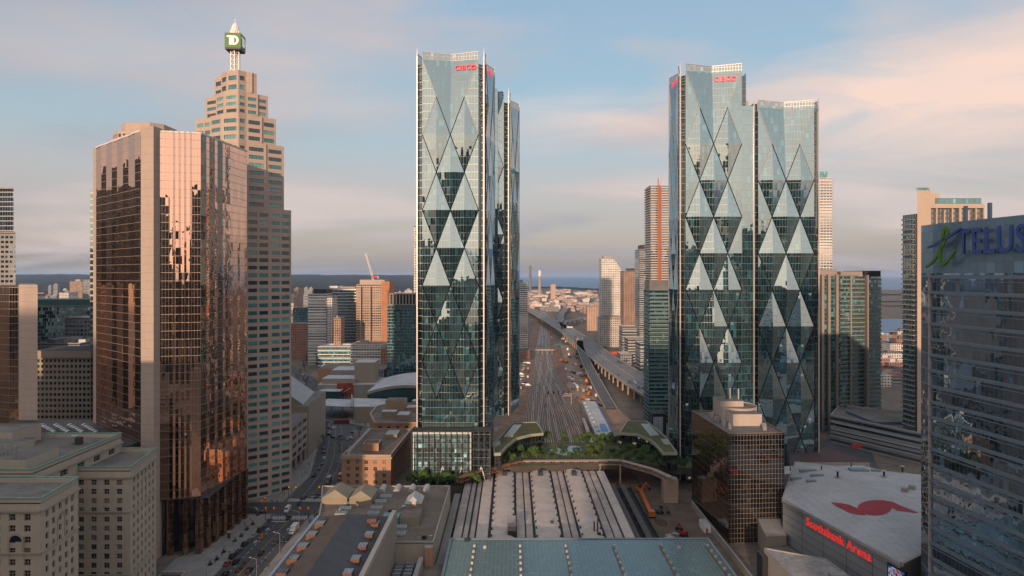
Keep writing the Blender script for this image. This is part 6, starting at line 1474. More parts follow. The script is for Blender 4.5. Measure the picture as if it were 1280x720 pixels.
# ================================================================== traffic, people, street furniture, trees, building-site plant
tyre = M('tyre_rubber', (.02,.02,.02), .9, .1, 2); rim = M('wheel_rim', (.35,.35,.36), .4, .1, 2, metal=.6); cglass = M('car_glass', (.012,.015,.018), .05, .1, 2, spec=.9)
lampw = M('headlight_glass', (.8,.78,.7), .2, .05, 2); lampr = M('tail_light_glass', (.4,.02,.02), .3, .05, 2)
def paint_m(name, c, metal=.2): return M('paint_'+name, c, .28, .06, 1.0, metal=metal, spec=.6)
PC = {k: paint_m(k, c) for k, c in dict(black=(.012,.012,.013), grey=(.12,.125,.13), silver=(.36,.37,.38), white=(.7,.7,.69), blue=(.03,.06,.13), red=(.35,.03,.03), orange=(.6,.16,.03), dark_green=(.03,.07,.05), maroon=(.12,.02,.025), teal=(.05,.2,.22), yellow=(.6,.4,.05)).items()}
def loft(secs, mat, cap=True):
    """secs: (x, half width, z low, z high, shoulder inset)"""
    m = MB(); rings = []
    for x, w, z0, z1, ins in secs:
        rings.append([Vector((x, -w*.94, z0)), Vector((x, w*.94, z0)), Vector((x, w, z0+(z1-z0)*.45)), Vector((x, w-ins, z1)), Vector((x, -w+ins, z1)), Vector((x, -w, z0+(z1-z0)*.45))])
    for a, b in zip(rings, rings[1:]):
        for k in range(6): m.face([a[k], b[k], b[(k+1) % 6], a[(k+1) % 6]], mat)
    m.face(rings[0], mat); m.face(rings[-1][::-1], mat)
    return m
def vehicle(name, cat, length, width, body, cabin, wheelx, wr, roof=None):
    t = thing(name, 'x', cat); loft(body, PC['black']).build('body', t)
    loft(cabin, cglass).build('window', t)
    if roof: loft(roof, PC['black']).build('roof', t)
    for x in wheelx:
        for s in (-1, 1):
            m = MB(); y = s*(width/2-.12); m.tube((x, y-.11, wr), (x, y+.11, wr), wr, wr, 14, tyre); w = m.build('wheel', t)
            m = MB(); m.tube((x, y+s*.05, wr), (x, y+s*.125, wr), wr*.6, wr*.55, 10, rim); r_ = m.build('rim', None); r_.parent = w
    for s in (-1, 1):
        m = MB(); m.box(length/2-.12, s*width*.34-.16, .62, length/2+.02, s*width*.34+.16, .76, lampw); m.build('headlight', t)
        m = MB(); m.box(-length/2-.02, s*width*.36-.13, .7, -length/2+.1, s*width*.36+.13, .88, lampr); m.build('tail_light', t)
    return t
sedan = vehicle('parked_car', 'car', 4.6, 1.84, [(-2.3,.80,.35,.85,.08), (-2.15,.9,.22,.98,.1), (-1.2,.92,.2,1.0,.1), (.9,.92,.2,.98,.1), (1.8,.9,.22,.86,.1), (2.25,.78,.32,.7,.1)], [(-1.75,.74,.95,1.0,.05), (-1.05,.76,.95,1.42,.14), (.25,.76,.95,1.43,.14), (1.05,.74,.95,1.0,.05)], (-1.4, 1.4), .33, [(-1.0,.64,1.40,1.47,.05), (.2,.64,1.40,1.47,.05)])
suv = vehicle('parked_car', 'car', 4.8, 1.95, [(-2.4,.86,.38,1.0,.08), (-2.3,.95,.28,1.12,.1), (-1.2,.97,.25,1.14,.1), (1.0,.97,.25,1.12,.1), (2.1,.94,.28,1.02,.1), (2.38,.85,.4,.86,.1)], [(-2.2,.8,1.08,1.2,.05), (-1.9,.83,1.08,1.68,.12), (.3,.83,1.08,1.7,.14), (1.15,.8,1.08,1.15,.05)], (-1.45, 1.5), .38, [(-1.85,.72,1.66,1.77,.05), (.25,.7,1.67,1.77,.05)])
van = vehicle('delivery_van', 'van', 5.8, 2.1, [(-2.9,1.0,.4,2.4,.08), (-2.8,1.05,.32,2.5,.1), (1.0,1.05,.3,2.5,.1), (1.7,1.03,.3,1.5,.1), (2.6,1.0,.34,1.2,.1), (2.88,.9,.42,1.0,.1)], [(1.02,.92,1.45,2.42,.1), (1.3,.9,1.3,2.15,.12), (2.0,.86,1.2,1.32,.1)], (-1.8, 1.9), .38)
truck = vehicle('box_truck', 'truck', 8.0, 2.4, [(-4.0,1.15,.7,3.2,.05), (-3.95,1.2,.65,3.3,.05), (1.7,1.2,.65,3.3,.05), (1.75,1.1,.6,2.3,.05), (3.3,1.1,.5,2.2,.12), (3.9,1.05,.5,1.4,.1)], [(3.0,1.02,1.4,2.15,.1), (3.55,1.0,1.35,2.0,.15), (3.85,.95,1.3,1.45,.1)], (-2.6, -1.6, 2.7), .48)
bus = vehicle('city_bus', 'bus', 12, 2.55, [(-6,1.2,.4,3.0,.1), (-5.9,1.27,.35,3.1,.12), (5.9,1.27,.35,3.1,.12), (6,1.2,.4,2.9,.1)], [(-5.5,1.29,1.4,2.5,.0), (5.6,1.29,1.4,2.5,.0)], (-3.6, 3.4), .48)
PRO = dict(sedan=sedan, suv=suv, van=van, truck=truck, bus=bus); used = set()
def paint_over(r, mat):
    for ch in r.children:
        if ch.name.split('.')[0] in ('body', 'roof'):
            ch.material_slots[0].link = 'OBJECT'; ch.material_slots[0].material = mat
def road_x(y):
    for a, b in zip(road, road[1:]):
        if a[1] <= y < b[1]: return a[0]+(b[0]-a[0])*(y-a[1])/(b[1]-a[1]), math.atan2(b[1]-a[1], b[0]-a[0])
    return road[-1][0], rad(110)
def put(kind, px, py, col, label, group, back=False, head=None, z=.04, name=None):
    x, y = G(px, py, .6); h = road_x(y)[1] if head is None else head
    if back: h += math.pi
    p = PRO[kind]
    if kind not in used: used.add(kind); r = p; r.location = (x, y, z); r.rotation_euler = (0, 0, h); tag(r, label, None, group)
    else: r = dup(p, (x, y, z), h, label, group)
    if name: r.name = name
    paint_over(r, PC[col]); return r
Z = lambda x, y: (240+x/4.5, 560+y/4.5)
kerb = [(187,712,'suv','black','black car'), (228,608,'suv','black','black car'), (263,578,'sedan','blue','dark blue car'), (296,540,'suv','black','black car'), (325,518,'sedan','grey','grey car'), (350,490,'sedan','silver','silver car'), (384,460,'suv','black','black car'), (415,432,'sedan','grey','grey car'), (434,408,'sedan','blue','dark blue car')]
for i, (x, y, k, c, d) in enumerate(kerb[::-1]):
    put(k, *Z(x, y), c, f'{d} parked below the gold tower, {nth(i)} in the row from the crossing', 'cars along the kerb below the gold tower')
lane = [(197,648,'sedan','red','red taxi at the kerb below the gold tower, nearest the bottom edge', 0), (248,640,'suv','black','black four by four double parked beside the red taxi', 0), (320,688,'suv','black','black four by four driving in the middle of the street at the bottom edge', 0), (390,588,'sedan','black','black car alone in the middle of the street below the crossing', 0), (395,498,'sedan','orange','orange taxi driving left of the lane line below the crossing', 0), (470,530,'sedan','grey','dark grey car in the right hand lanes, left of the black car', 1), (530,515,'suv','black','black car in the right hand lane behind the white truck', 1), (572,468,'truck','white','white box truck at the right kerb below the crossing', 1), (545,388,'sedan','blue','dark blue car standing on the near crosswalk', 0), (537,350,'van','white','white van in the middle of the crossing', 1), (605,308,'sedan','blue','blue car on the far crosswalk, nearer of two', 0), (630,278,'suv','blue','blue car just beyond the far crosswalk', 0), (704,268,'sedan','black','black car right of the lane line beyond the crossing', 1), (755,252,'sedan','maroon','dark red car at the right kerb beyond the crossing', 1), (768,190,'truck','grey','grey truck in the right lanes beyond the crossing', 1), (685,152,'suv','black','black car on the left side of the street beyond the crossing', 0), (717,115,'sedan','grey','grey car left side of the street level with the brick customs building', 0), (735,88,'sedan','blue','blue car left side of the street behind the grey one', 0), (743,55,'sedan','white','white car left side of the street near the bend', 0), (742,22,'suv','grey','grey four by four at the left kerb near the bend', 0), (835,172,'truck','red','red truck by the corner of the brick customs building', 1)]
for x, y, k, c, lb, b in lane: put(k, *Z(x, y), c, lb, 'traffic on the wide street', bool(b))
put('sedan', *Z(390, 360), 'black', 'black car turning out of the side street left of the crossing', 'traffic on the wide street', head=0.1)
put('van', *Z(345, 355), 'grey', 'grey van waiting in the side street left of the crossing', 'traffic on the wide street', head=.0)
put('bus', 427, 528.5, 'red', 'red bus standing across the bend in front of the theatre', 'traffic at the street bend', head=rad(4))
ZZ = lambda x, y: (300+x/4, 440+y/4)
bend = [(448,379,'red','red'), (430,405,'maroon','dark red'), (445,412,'black','black'), (462,425,'black','black'), (420,398,'grey','grey'), (540,435,'silver','silver'), (552,428,'white','white'), (500,418,'black','black'), (416,480,'grey','grey'), (418,498,'blue','blue'), (470,378,'white','white'), (560,400,'black','black')]
for i, (x, y, c, d) in enumerate(bend): put('sedan', *ZZ(x, y), c, f'{d} car waiting at the street bend near the bare tree, {nth(i)} of the cluster', 'traffic at the street bend', head=rad(100+R.uniform(-25, 60)))
far = [(322,155,'white'), (326,180,'silver'), (338,215,'white'), (318,130,'grey'), (312,112,'white'), (345,240,'grey'), (372,205,'black'), (365,180,'grey'), (350,150,'blue'), (340,120,'black'), (360,250,'silver'), (330,95,'grey')]
for i, (x, y, c) in enumerate(far): put('sedan', *ZZ(x, y), c, f'small {c} car far along the wide street, {nth(i)} beyond the bend', 'far traffic on the wide street')
# traffic on the elevated road
acc = []
for i in range(26):
    f = R.random()**1.4; k = 6+int(f*34); k = min(k, len(path)-2); a, b = Vector(path[k]), Vector(path[k+1]); d = (b-a).normalized(); nn = Vector((-d.y, d.x)); side = R.choice((-1, 1)); p = a+(b-a)*R.random()+nn*side*R.choice((3, 7, 11))
    c = R.choice(['white', 'silver', 'black', 'grey', 'black', 'blue']); r = dup(sedan if i % 4 else van, (p.x, p.y, 12.03), math.atan2(d.y, d.x)+(math.pi if side > 0 else 0), f'small {c} {"car" if i % 4 else "van"} driving on the elevated road', 'traffic on the elevated road')
    r.name = 'moving_car' if i % 4 else 'moving_van'; paint_over(r, PC[c])
# parked rows between white condominium and tracks
for i in range(30):
    px, py = 645+R.random()*10+(i % 3)*3, 452+i*1.15
    x, y = G(px, py, .6)
    c = R.choice(['white', 'silver', 'grey', 'black', 'maroon', 'white']); r = dup([sedan, suv, van][i % 3], (x, y, .1), rad(R.choice((0, 90))), f'{c} vehicle parked in the yard between the left faceted tower and the tracks', 'vehicles in the yard left of the tracks'); paint_over(r, PC[c]); r.name = 'parked_car' if i % 3 < 2 else 'delivery_van'
for i in range(38):
    px = 706+(i % 6)*6+R.random()*5-((i % 6) > 3)*4; py = 440+i*1.9; px += (py-440)*.42-12
    x, y = G(px, py, .6)
    if y < 430: continue
    c = R.choice(['white', 'white', 'orange', 'maroon', 'white', 'grey', 'teal', 'silver']); kk = R.choice([van, truck, suv, truck]); r = dup(kk, (x, y, .1), rad(R.uniform(60, 120)), f'{c} works vehicle on the bare building ground right of the tracks', 'vehicles on the building ground'); r.name = {'d': 'works_van'}.get('', 'works_vehicle'); r['category'] = 'works vehicle'; paint_over(r, PC[c])
# containers and heaps on the building ground
for i in range(26):
    px = 700+R.random()*40; py = 418+R.random()*72; px += (py-418)*.45-14; x, y = G(px, py, 1)
    c = R.choice(['white', 'white', 'orange', 'blue', 'teal', 'silver']); m = MB(); L0 = R.choice((6, 12)); a = rad(R.choice((80, 92, 5))); m.obox((0, 0, 1.3), (L0/2, 1.22, 1.3), a, PC[c])
    for k in range(10): m.obox((math.cos(a)*(-L0/2+L0*(k+.5)/10), math.sin(a)*(-L0/2+L0*(k+.5)/10), 1.3), (.08, 1.27, 1.22), a, PC[c])
    o = m.build('site_container', None, (0, 0, 0)); o.location = (x, y, .06); tag(o, f'{c} ribbed site cabin on the building ground right of the tracks', 'container', 'site cabins right of the tracks')
# excavators
def excavator(label, x, y, a, col, arm=1.0):
    t = thing('excavator', label, 'excavator', (x, y, 0)); c, s = math.cos(a), math.sin(a); T = lambda u, v, z: (x+u*c-v*s, y+u*s+v*c, z)
    for v in (-1.1, 1.1): m = MB(); m.obox(T(0, v, .5), (1.9, .32, .45), a, tyre); m.build('crawler_track', t)
    m = MB(); m.obox(T(-.4, 0, 1.7), (1.7, 1.25, .7), a, col); m.build('body', t)
    m = MB(); m.obox(T(.6, .7, 2.7), (.7, .5, .8), a, cglass); m.build('cab', t)
    m = MB(); m.bar(T(1, -.3, 1.8), T(3.6*arm, -.3, 5.0*arm), .5, .6, col); m.bar(T(3.6*arm, -.3, 5.0*arm), T(5.8*arm, -.3, 2.2), .4, .5, col); m.build('boom', t)
    m = MB(); m.obox(T(5.8*arm, -.3, 1.5), (.5, .6, .6), a, dark_m); m.build('bucket', t)
ex = PC['orange']; er = PC['red']; ey = PC['yellow']
x, y = G(786, 603); 
# building pit right of the shed
sheet('platform_ground', [(51.4, 262), (64.6, 262), (65, 300), (66, 378), (51.4, 378)], .35, M('dark_track_ground', (.055,.048,.044), .95, .3, .15))  # dark even strip of track ground along the shed
for k_, x_ in enumerate((53.0, 58.2)):
    t = thing('platform', f'narrow dark platform roof along the right side of the train shed, {nth(k_)} from the shed', 'platform shelter', (x_, 320, 0)); m = MB(); m.box(x_, 271.5, 4.0, x_+2.6, 372, 4.6, M('platform_roof_dark', (.10,.088,.08), .85, .2, .2)); m.build('roof', t)
    for q_ in range(9): m = MB(); m.box(x_+1.1, 274+q_*11, .35, x_+1.5, 274.4+q_*11, 4.0, dark_m); m.build('post', t)
sheet('construction_ground', [(66, 262), (92, 262), (95, 300), (94, 352), (74, 378), (66, 378)], .075, M('pit_mud', (.15,.105,.075), .95, .3, .12, bump=.4))
sheet('haul_road', [(84, 262), (91, 262), (92.4, 351), (80, 352), (78, 330)], .09, M('haul_dirt', (.17,.12,.085), .95, .25, .12, bump=.3))
t = thing('piling_rig', 'long orange piling rig lying in the building pit right of the shed', 'piling rig', (66, 345, 0)); m = MB(); m.bar((69, 366, 2.2), (67.5, 336, 2.2), 2.0, 1.8, PC['orange']); m.build('mast', t); m = MB(); m.obox((68, 333, 1.8), (1.6, 2, 1.4), 0, PC['orange']); m.build('body', t); m = MB(); m.obox((68, 333, .4), (1.9, 2.2, .4), 0, tyre); m.build('crawler_track', t)
excavator('orange excavator at the far end of the building pit right of the shed', 69.5, 371, rad(20), ex); excavator('red excavator in the middle of the building pit', 77.5, 309, rad(110), er, .9)
excavator('dark excavator beside the piling rig', 73, 338, rad(-30), PC['grey'], .8); excavator('yellow excavator on the bare ground right of the tracks', *G(733, 489), rad(60), ey); excavator('orange excavator on the bare ground beside the elevated road', *G(716, 474), rad(150), ex)
rub = M('rubble_pale', (.22,.20,.18), .95, .3, .4, bump=.5)
m = MB(); n = 14
def heap(m, cx, cy, rx, ry, h, mat):
    H_ = {}
    for i in range(n+1):
        for j in range(n+1):
            u, v = i/n*2-1, j/n*2-1; d = max(0, 1-u*u-v*v); H_[i, j] = (cx+u*rx, cy+v*ry, .1+h*d*(.55+.9*abs(noise.noise(Vector((cx+u*rx, cy+v*ry, 2))*.45)))-(0 if d else .3))
    for i in range(n):
        for j in range(n): m.face([H_[i, j], H_[i+1, j], H_[i+1, j+1], H_[i, j+1]], mat)
heap(m, 78, 275, 5.5, 11, 2.6, rub); tag(m.build('rubble_heap', None, (78, 275, 0)), 'pale rubble heap in the building pit next to the glass roof', 'rubble heap')
m = MB(); heap(m, 71, 326, 3, 6, 1.6, M('soil_heap', (.10,.07,.05), .95, .3, .4, bump=.5)); tag(m.build('soil_heap', None, (71, 326, 0)), 'dark soil heap in the middle of the building pit', 'soil heap')
for i in range(16):
    x, y = 67.5+R.random()*8, 272+R.random()*38; s = R.uniform(.6, 1.5); m = MB(); m.obox((0, 0, s*.4), (s*1.6, s, s*.4), R.random()*3, R.choice([steel, conc, dark_m, PC['white']])); o = m.build('material_stack', None, (0, 0, 0)); o.location = (x, y, .08); tag(o, 'small stack of building material lying in the pit right of the shed', 'material stack', 'material stacks in the pit')
m = MB()
for k in range(40): y = 264+k*2.8; m.box(64.9, y, .1, 65.1, y+2.7, 2.2, M('green_hoarding', (.03,.09,.07), .7, .15, .3))
tag(m.build('site_fence', None, (65, 300, 0)), 'dark green site fence along the left side of the building pit', 'fence')
m = MB(); m.box(91.3, 200, 0, 92.0, 348, 3.2, conc); tag(m.build('retaining_wall', None, (91.6, 270, 0)), 'long pale retaining wall beside the black office block', 'wall')
m = MB(); m.box(78.5, 353, 0, 86, 359, 12.2, M('pier_pink', (.40,.30,.24), .85, .12, .2), conc); tag(m.build('stair_block', None, (82, 356, 0)), 'pale square concrete block at the right end of the girder walkway', 'building')
t = thing('site_office', 'small white site cabin with an orange door beside the black office block wall', 'cabin', (89.5, 318, 0)); m = MB(); m.box(88, 312, 0, 91, 321, 3.4, white_p, roof_w); m.build('cabin', t); m = MB(); m.box(88.6, 311.8, 0, 89.6, 311.98, 2.2, PC['orange']); m.build('door', t)
t = thing('billboard', 'dark framed pale screen board between the pavilion and the right faceted tower', 'billboard', (88, 405, 0)); x0 = XY(815, 470)[0]; m = MB(); m.box(x0, 470, 4, x0+9.8, 478, 22.5, dark_m); m.build('frame', t); m = MB(); m.box(x0+.8, 469.8, 5.5, x0+7.5, 469.98, 20.5, M('pale_screen', (.30,.38,.45), .4, .1, .3)); m.build('screen_face', t)
# street lamps, signals, planters, kiosks
def lamp_post(x, y, side):
    t = thing('street_lamp', 'x', 'street lamp', (0, 0, 0)); m = MB(); m.tube((0, 0, 0), (0, 0, 9), .12, .07, 8, steel); m.build('pole', t)
    m = MB(); m.bar((0, 0, 8.8), (2.2, 0, 9.5), .09, .09, steel); m.build('arm', t); m = MB(); m.box(2, -.15, 9.4, 2.8, .15, 9.6, conc); m.build('lamp_head', t)
    return t
lp = lamp_post(0, 0, 1); first = True
for i, y in enumerate((236, 262, 288, 314, 372, 398, 424)):
    for s in (-1, 1):
        x, h = road_x(y); x += s*(9.6); lb = f'grey street lamp on the {"left" if s < 0 else "right"} pavement of the wide street, {nth(i)} from the bottom edge'
        if first: lp.location = (x, y, .15); lp.rotation_euler = (0, 0, 0 if s < 0 else math.pi); tag(lp, lb, None, 'street lamps'); first = False
        else: dup(lp, (x, y, .15), 0 if s < 0 else math.pi, lb, 'street lamps')
yel = M('signal_yellow', (.55,.28,.03), .5, .1, 1)
def signal(label, x, y, ang, lit):
    t = thing('traffic_light', label, 'traffic light', (x, y, .15)); m = MB(); m.tube((x, y, .15), (x, y, 6.2), .12, .09, 8, dark_m); c, s = math.cos(ang), math.sin(ang); m.bar((x, y, 5.9), (x+c*4, y+s*4, 6.1), .1, .1, dark_m); m.build('pole', t)
    for d in (4, .1):
        m = MB(); hx, hy = x+c*d, y+s*d; m.box(hx-.36, hy-.2, 4.9, hx+.36, hy+.2, 6.5, yel); h = m.build('signal_head', t)
        for k, (cc, nm) in enumerate((((.9,.05,.02), 'red'), ((.9,.4,.02), 'amber'), ((.05,.8,.3), 'green'))):
            mm = MB(); z = 6.2-k*.5; mm.tube((hx, hy-.2, z), (hx, hy-.3, z), .2, .2, 10, M('lens_lit_'+nm, cc, .3, .02, 1, emit=(*cc, .9)) if nm == lit else M('lens_'+nm, tuple(q*.12 for q in cc), .2, .02, 1)); l_ = mm.build('lens', None, Vector(h['_o']) if '_o' in h else Vector((x, y, .15))); l_.location = (0, 0, 0); l_.parent = h
signal('traffic light at the near left corner of the crossing', -118.4, 328, 0, 'red'); signal('traffic light at the near right corner of the crossing', -97.8, 328, math.pi, 'red'); signal('traffic light at the far left corner of the crossing', -118.5, 362, 0, 'amber'); signal('traffic light at the far right corner of the crossing', -98.2, 362, math.pi, 'amber'); signal('traffic light in the side street left of the crossing', -124, 338.5, rad(90), 'red')
brn = M('brown_drum', (.14,.075,.03), .8, .2, 1)
for i, (x, y) in enumerate(((295,655), (275,680), (253,700))):
    x, y = G(*Z(x, y)); t = thing('planter', f'round brown planter on the carriageway left of the bottom edge, {nth(i)} from the crossing', 'planter', (x, y, .04), 'round planters'); m = MB(); m.tube((x, y, .04), (x, y, 1.0), .7, .85, 12, brn); m.build('drum', t); m = MB(); m.tube((x, y, 1.0), (x, y, 1.35), .75, .35, 9, M('planter_soil', (.05,.045,.02), .9, .2, 1)); m.build('planting', t)
for i, (x, y) in enumerate(((102,660), (140,632), (178,590), (240,528), (278,500), (308,462), (342,432), (372,380))):
    x, y = G(*Z(x, y)); t = thing('planter', f'dark square planter on the pavement below the gold tower, {nth(i)} from the bottom edge', 'planter', (x, y, .15), 'square planters'); m = MB(); m.box(x-.7, y-.7, .15, x+.7, y+.7, .8, dark_m); m.build('tub', t); m = MB()
    for k in range(30):
        a = R.random()*6.3; r = R.random()*.7; m.bar((x, y, .8), (x+r*math.cos(a), y+r*math.sin(a), 1.3+R.random()*.9), .04, .04, M('bare_twig', (.07,.055,.045), .9, .2, 1))
    m.build('shrub', t)
x, y = G(*Z(210, 512)); t = thing('kiosk', 'grey kiosk on the pavement below the gold tower', 'kiosk', (x, y, .15)); m = MB(); m.box(x-.8, y-.6, .15, x+.8, y+.6, 3.2, steel, roof_w); m.build('booth', t); m = MB(); m.box(x-.6, y-.64, .6, x+.6, y-.61, 2.8, cglass); m.build('panel', t)
x, y = G(*Z(10, 690)); t = thing('subway_entrance', 'low stone stair enclosure with dark opening on the pavement at the bottom edge', 'stair entrance', (-132, 262, .15)); m = MB(); m.box(-138, 264, .15, -128, 264.6, 1.4, conc); m.box(-138, 268, .15, -128, 268.6, 1.4, conc); m.box(-128.6, 264.6, .15, -128, 268, 1.4, conc); m.build('parapet', t); m = MB(); m.box(-137.8, 264.7, .16, -128.8, 267.9, .3, black_g); m.build('stair_well', t)
# ------------------------------------------------------------------ people
def person_mesh(pose):
    h = 1.74; V = [(0, 0, .93), (0, 0, 1.18), (0, .01, 1.42), (0, .02, 1.52), (0, .04, 1.64), (.09, 0, .90), (.10, .05+.16*pose, .50), (.10, -.02+.24*pose, .07), (.10, .10+.24*pose, .04), (-.09, 0, .90), (-.10, .05-.14*pose, .50), (-.10, -.04-.26*pose, .09), (-.10, .07-.26*pose, .04), (.17, 0, 1.40), (.23, -.03-.1*pose, 1.13), (.24, .06-.16*pose, .86), (-.17, 0, 1.40), (-.23, -.03+.1*pose, 1.13), (-.24, .06+.18*pose, .86), (0, .05, 1.72)]
    E = [(0, 1), (1, 2), (2, 3), (3, 4), (4, 19), (0, 5), (5, 6), (6, 7), (7, 8), (0, 9), (9, 10), (10, 11), (11, 12), (2, 13), (13, 14), (14, 15), (2, 16), (16, 17), (17, 18)]
    Rr = [.16, .15, .15, .065, .10, .10, .075, .05, .04, .10, .075, .05, .04, .075, .055, .04, .075, .055, .04, .09]
    me = bpy.data.meshes.new('person'); me.from_pydata(V, E, []); o = bpy.data.objects.new('person', me); COL.objects.link(o)
    sk_ = o.modifiers.new('Skin', 'SKIN'); 
    for v, r in zip(me.skin_vertices[0].data, Rr): v.radius = (r, r*.8)
    me.skin_vertices[0].data[0].use_root = True
    o.modifiers.new('Sub', 'SUBSURF').levels = 1
    m2 = bpy.data.meshes.new_from_object(o.evaluated_get(bpy.context.evaluated_depsgraph_get())); bpy.data.objects.remove(o)
    return m2
skin_m = M('skin', (.36,.22,.16), .6, .1, 2); hair_m = M('hair', (.03,.022,.018), .8, .1, 2)
coats = {k: M('coat_'+k, c, .9, .15, 2) for k, c in dict(black=(.015,.015,.017), navy=(.02,.03,.06), grey=(.12,.12,.125), beige=(.30,.24,.17), red=(.32,.04,.04)).items()}; trou = M('trousers_dark', (.025,.027,.035), .9, .15, 2)
PM = []
for pose in (1.0, .45, 0.05):
    for cn in ('black', 'navy', 'grey', 'beige', 'red'):
        me = person_mesh(pose); me.materials.clear()
        for mt in (coats[cn], trou, skin_m, hair_m): me.materials.append(mt)
        for p in me.polygons:
            c = p.center; p.material_index = 1 if c.z < .88 and abs(c.x) < .19 else 2 if (c.z > 1.5 or (abs(c.x) > .2 and c.z < .9)) else 0
            if c.z > 1.66 or (c.z > 1.58 and c.y < .02): p.material_index = 3
            p.use_smooth = True
        PM.append((cn, me, pose))
def people(spots, where, group, base_z=.15):
    for i, (x, y) in enumerate(spots):
        cn, me, pose = PM[R.randrange(len(PM)) if R.random() < .45 else R.choice((0, 1, 5, 6, 10, 11))]
        o = bpy.data.objects.new('person', me); COL.objects.link(o); o.location = (x, y, base_z); o.rotation_euler = (0, 0, rad(R.choice((0, 180)))+R.uniform(-.5, .5))
        tag(o, f'person in {cn} coat {"walking" if pose > .2 else "standing"} {where}, {nth(i)} from near end', 'person', group)
zs_ = [(450,308), (478,312), (510,255), (520,270), (560,245), (620,165), (640,150), (298,438), (330,410), (168,612), (212,602), (130,650), (378,372), (368,378), (345,360), (690,65), (700,40), (660,100)]
people(sorted([G(*Z(*p)) for p in zs_], key=lambda q: q[1]), 'on the wide street\'s left pavement', 'people on the left pavement')
zr_ = [(430,678), (412,700), (500,590), (660,425), (668,420), (690,395), (700,388), (705,380), (730,370), (738,362), (690,372), (762,320), (775,300), (790,275), (800,290), (755,290), (805,262), (812,250), (636,385), (640,480), (835,205)]
people(sorted([G(*Z(*p)) for p in zr_], key=lambda q: q[1]), 'on the pavement beside the station', 'people on the right pavement')
people([(-112+R.random()*6, 331+R.random()*2) for _ in range(4)]+[(-113+R.random()*10, 357+R.random()*2) for _ in range(4)], 'over the crosswalk', 'people on the crosswalk', .06)
people(sorted([(-125+R.random()*26, 535+R.random()*40) for _ in range(14)], key=lambda q: q[1]), 'on the square at the bend', 'people at the street bend', .06)
# ------------------------------------------------------------------ trees
bark = M('bark', (.06,.048,.04), .95, .2, 1); leafs = [M('leaf_a', (.055,.12,.022), .75, .35, .9), M('leaf_b', (.095,.15,.035), .75, .35, .9), M('leaf_c', (.024,.06,.014), .75, .35, .9)]
def leafy(seed, h, r, mats, nleaf=2200, ls=.34, name='leafy_tree'):
    rr = random.Random(seed); t = thing(name, 'x', 'tree'); m = MB(); m.tube((0, 0, 0), (0, 0, h*.45), .22, .14, 7, bark)
    cl = []
    for k in range(9):
        a = rr.random()*6.28; d = r*(.25+.5*rr.random()); z = h*(.42+.42*rr.random()); c = Vector((d*math.cos(a), d*math.sin(a), z)); cl.append((c, r*(.34+.28*rr.random()))); m.tube((0, 0, h*(.28+.15*rr.random())), tuple(c), .09, .03, 5, bark)
    cl.append((Vector((0, 0, h*.82)), r*.42)); m.build('trunk', t)
    m = MB()
    for k in range(nleaf):
        c, cr = rr.choice(cl); d = Vector((rr.gauss(0, 1), rr.gauss(0, 1), rr.gauss(0, .85))).normalized()*cr*(rr.random()**.45); p = c+d
        n = (d.normalized()+Vector((rr.uniform(-.8, .8), rr.uniform(-.8, .8), rr.uniform(-.3, .9)))).normalized(); u = n.orthogonal().normalized(); v = n.cross(u); a = rr.random()*6.28; u2 = u*math.cos(a)+v*math.sin(a); v2 = n.cross(u2); s = ls*rr.uniform(.6, 1.3)
        m.face([p-u2*s, p-v2*s*.7, p+u2*s, p+v2*s*.7], rr.choice(mats))
    m.build('crown', t); return t
TP = [leafy(s, hh, r, [leafs[s % 3], leafs[s % 3], leafs[(s+1) % 3]]) for s, hh, r in ((1, 7.5, 3.2), (2, 6.5, 2.9), (3, 8.5, 3.5), (4, 5.5, 2.6))]
tu = set()
def plant(k, x, y, z, label, group, sc=1.0):
    p = TP[k]
    if k not in tu: tu.add(k); p.location = (x, y, z); p.rotation_euler = (0, 0, R.random()*6); p.scale = (sc,)*3; tag(p, label, None, group)
    else: dup(p, (x, y, z), R.random()*6.28, label, group, scale=sc)
front = []
for i in range(54):
    f = i/53; px = 624+f*230; x, y = G(px, 571.5+4*math.sin(i*1.9)-(2.5 if i % 3 == 0 else 0)+(max(0, f-.62)*34)+(max(0, .18-f)*40), 13); front.append((x, y))
for i, (x, y) in enumerate(front): plant(i % 4, x, y, 13, f'leafy green tree at the front edge of the roof park, {nth(i)} from the left', 'trees along the front edge of the roof park', R.uniform(.5, .9)*(.62 if 13 < i < 33 else 1))
back = [G(662+i*4.2, 553.5+2.2*math.sin(i*2.3), 13) for i in range(36) if i not in (6, 7, 8, 12, 13)]
for i, (x, y) in enumerate(back): plant((i+1) % 4, x, y, 13, f'leafy green tree along the back edge of the roof park, {nth(i)} from the left', 'trees along the back edge of the roof park', R.uniform(.4, .85))
mid = [G(736+R.random()*80, 560+R.random()*9, 13) for i in range(14)]
for i, (x, y) in enumerate(sorted(mid)): plant((i+2) % 4, x, y, 13, f'leafy green tree right of the park pond, {nth(i)} from the left', 'trees right of the pond', R.uniform(.5, .85))
low = [G(517+i*6.4, 606, 4) for i in range(12)]
for i, (x, y) in enumerate(low): plant(i % 4, -52+i*3.1, 356.2+(i % 2)*1.4, 8.0, f'leafy green tree at the foot of the glass podium, {nth(i)} from the left', 'trees at the foot of the podium', R.uniform(.85, 1.15))
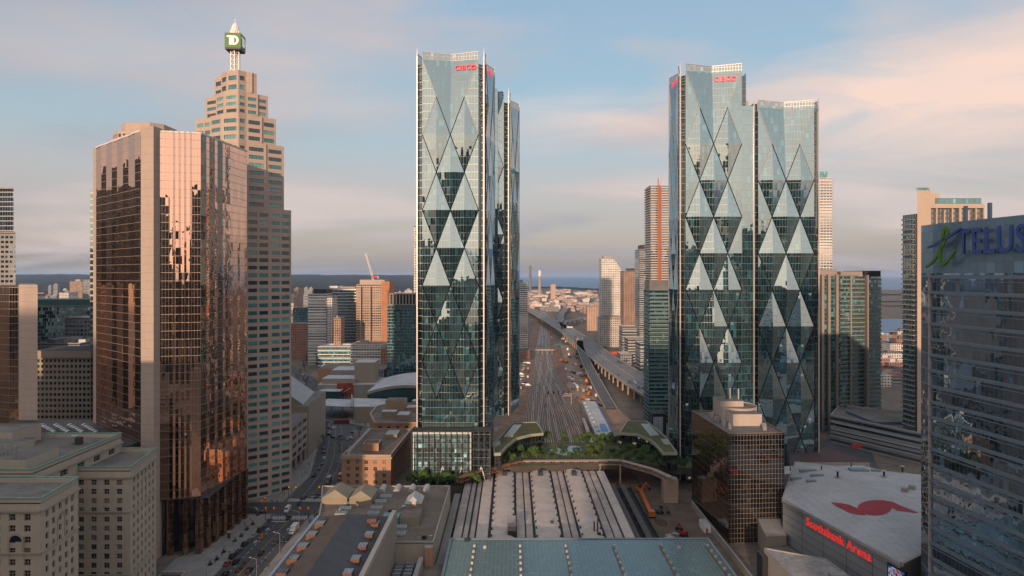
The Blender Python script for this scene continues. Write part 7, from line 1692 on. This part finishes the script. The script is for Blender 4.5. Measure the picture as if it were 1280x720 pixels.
m = MB(); m.box(-54, 354, 0, -12, 359.2, 8, deckw, deck); tag(m.build('planting_terrace'), kind='structure')
def bare(seed, h):
    rr = random.Random(seed); t = thing('bare_tree', 'x', 'tree'); m = MB(); c = MB()
    m.tube((0, 0, 0), (0, 0, h*.3), .26, .2, 7, bark)
    def br(p, d, L0, r, n):
        q = p+d*L0; c.tube(p, q, r, r*.6, 5 if n > 2 else 3, MATS['bare_twig'], False)
        if n == 0: return
        for k in range(3 if n > 1 else 4):
            dd = (d+Vector((rr.uniform(-.75, .75), rr.uniform(-.75, .75), rr.uniform(-.1, .55)))).normalized(); br(p+d*L0*rr.uniform(.6, 1), dd, L0*rr.uniform(.6, .8), r*.55, n-1)
    for k in range(4): br(Vector((0, 0, h*.28)), Vector((rr.uniform(-.6, .6), rr.uniform(-.6, .6), 1)).normalized(), h*.27, .14, 4)
    m.build('trunk', t); c.build('crown', t); return t
BT = [bare(5, 11), bare(8, 8)]
spots = [(*G(425, 565), 'big bare tree on the corner in front of the brick customs building', 0, 1.1)]
for i, (x, y) in enumerate(((-131, 476), (-136, 500), (-142, 520), (-168, 575), (-180, 600), (-196, 640), (-206, 668), (-112, 500))): spots.append((x, y, f'bare tree along the wide street between theatre and sloping roof block, {nth(i)} from the bend', 1, 1))
for i in range(12):
    x, y = G(372+R.random()*14, 452+i*3.2); spots.append((x, y, f'bare tree far up the wide street, {nth(i)} from the far end', i % 2, 1))
for i in range(16):
    x, y = G(706+i*7.2+R.random()*4, 412+i*4.6); spots.append((x+3, y, f'bare tree between the building ground and the elevated road, {nth(i)} from the far end', i % 2, .9))
for i in range(14):
    x, y = G(1044+i*7.5, 548+(i % 3)*2); spots.append((x, y, f'bare tree in front of the teal condominium block, {nth(i)} from the left', i % 2, .8))
bu = set()
for x, y, lb, k, s in spots:
    if k not in bu: bu.add(k); BT[k].location = (x, y, 0); BT[k].scale = (s,)*3; tag(BT[k], lb, None, 'bare trees')
    else: dup(BT[k], (x, y, 0), R.random()*6, lb, 'bare trees', scale=s*R.uniform(.8, 1.15))
print('objects', len(SC.objects))
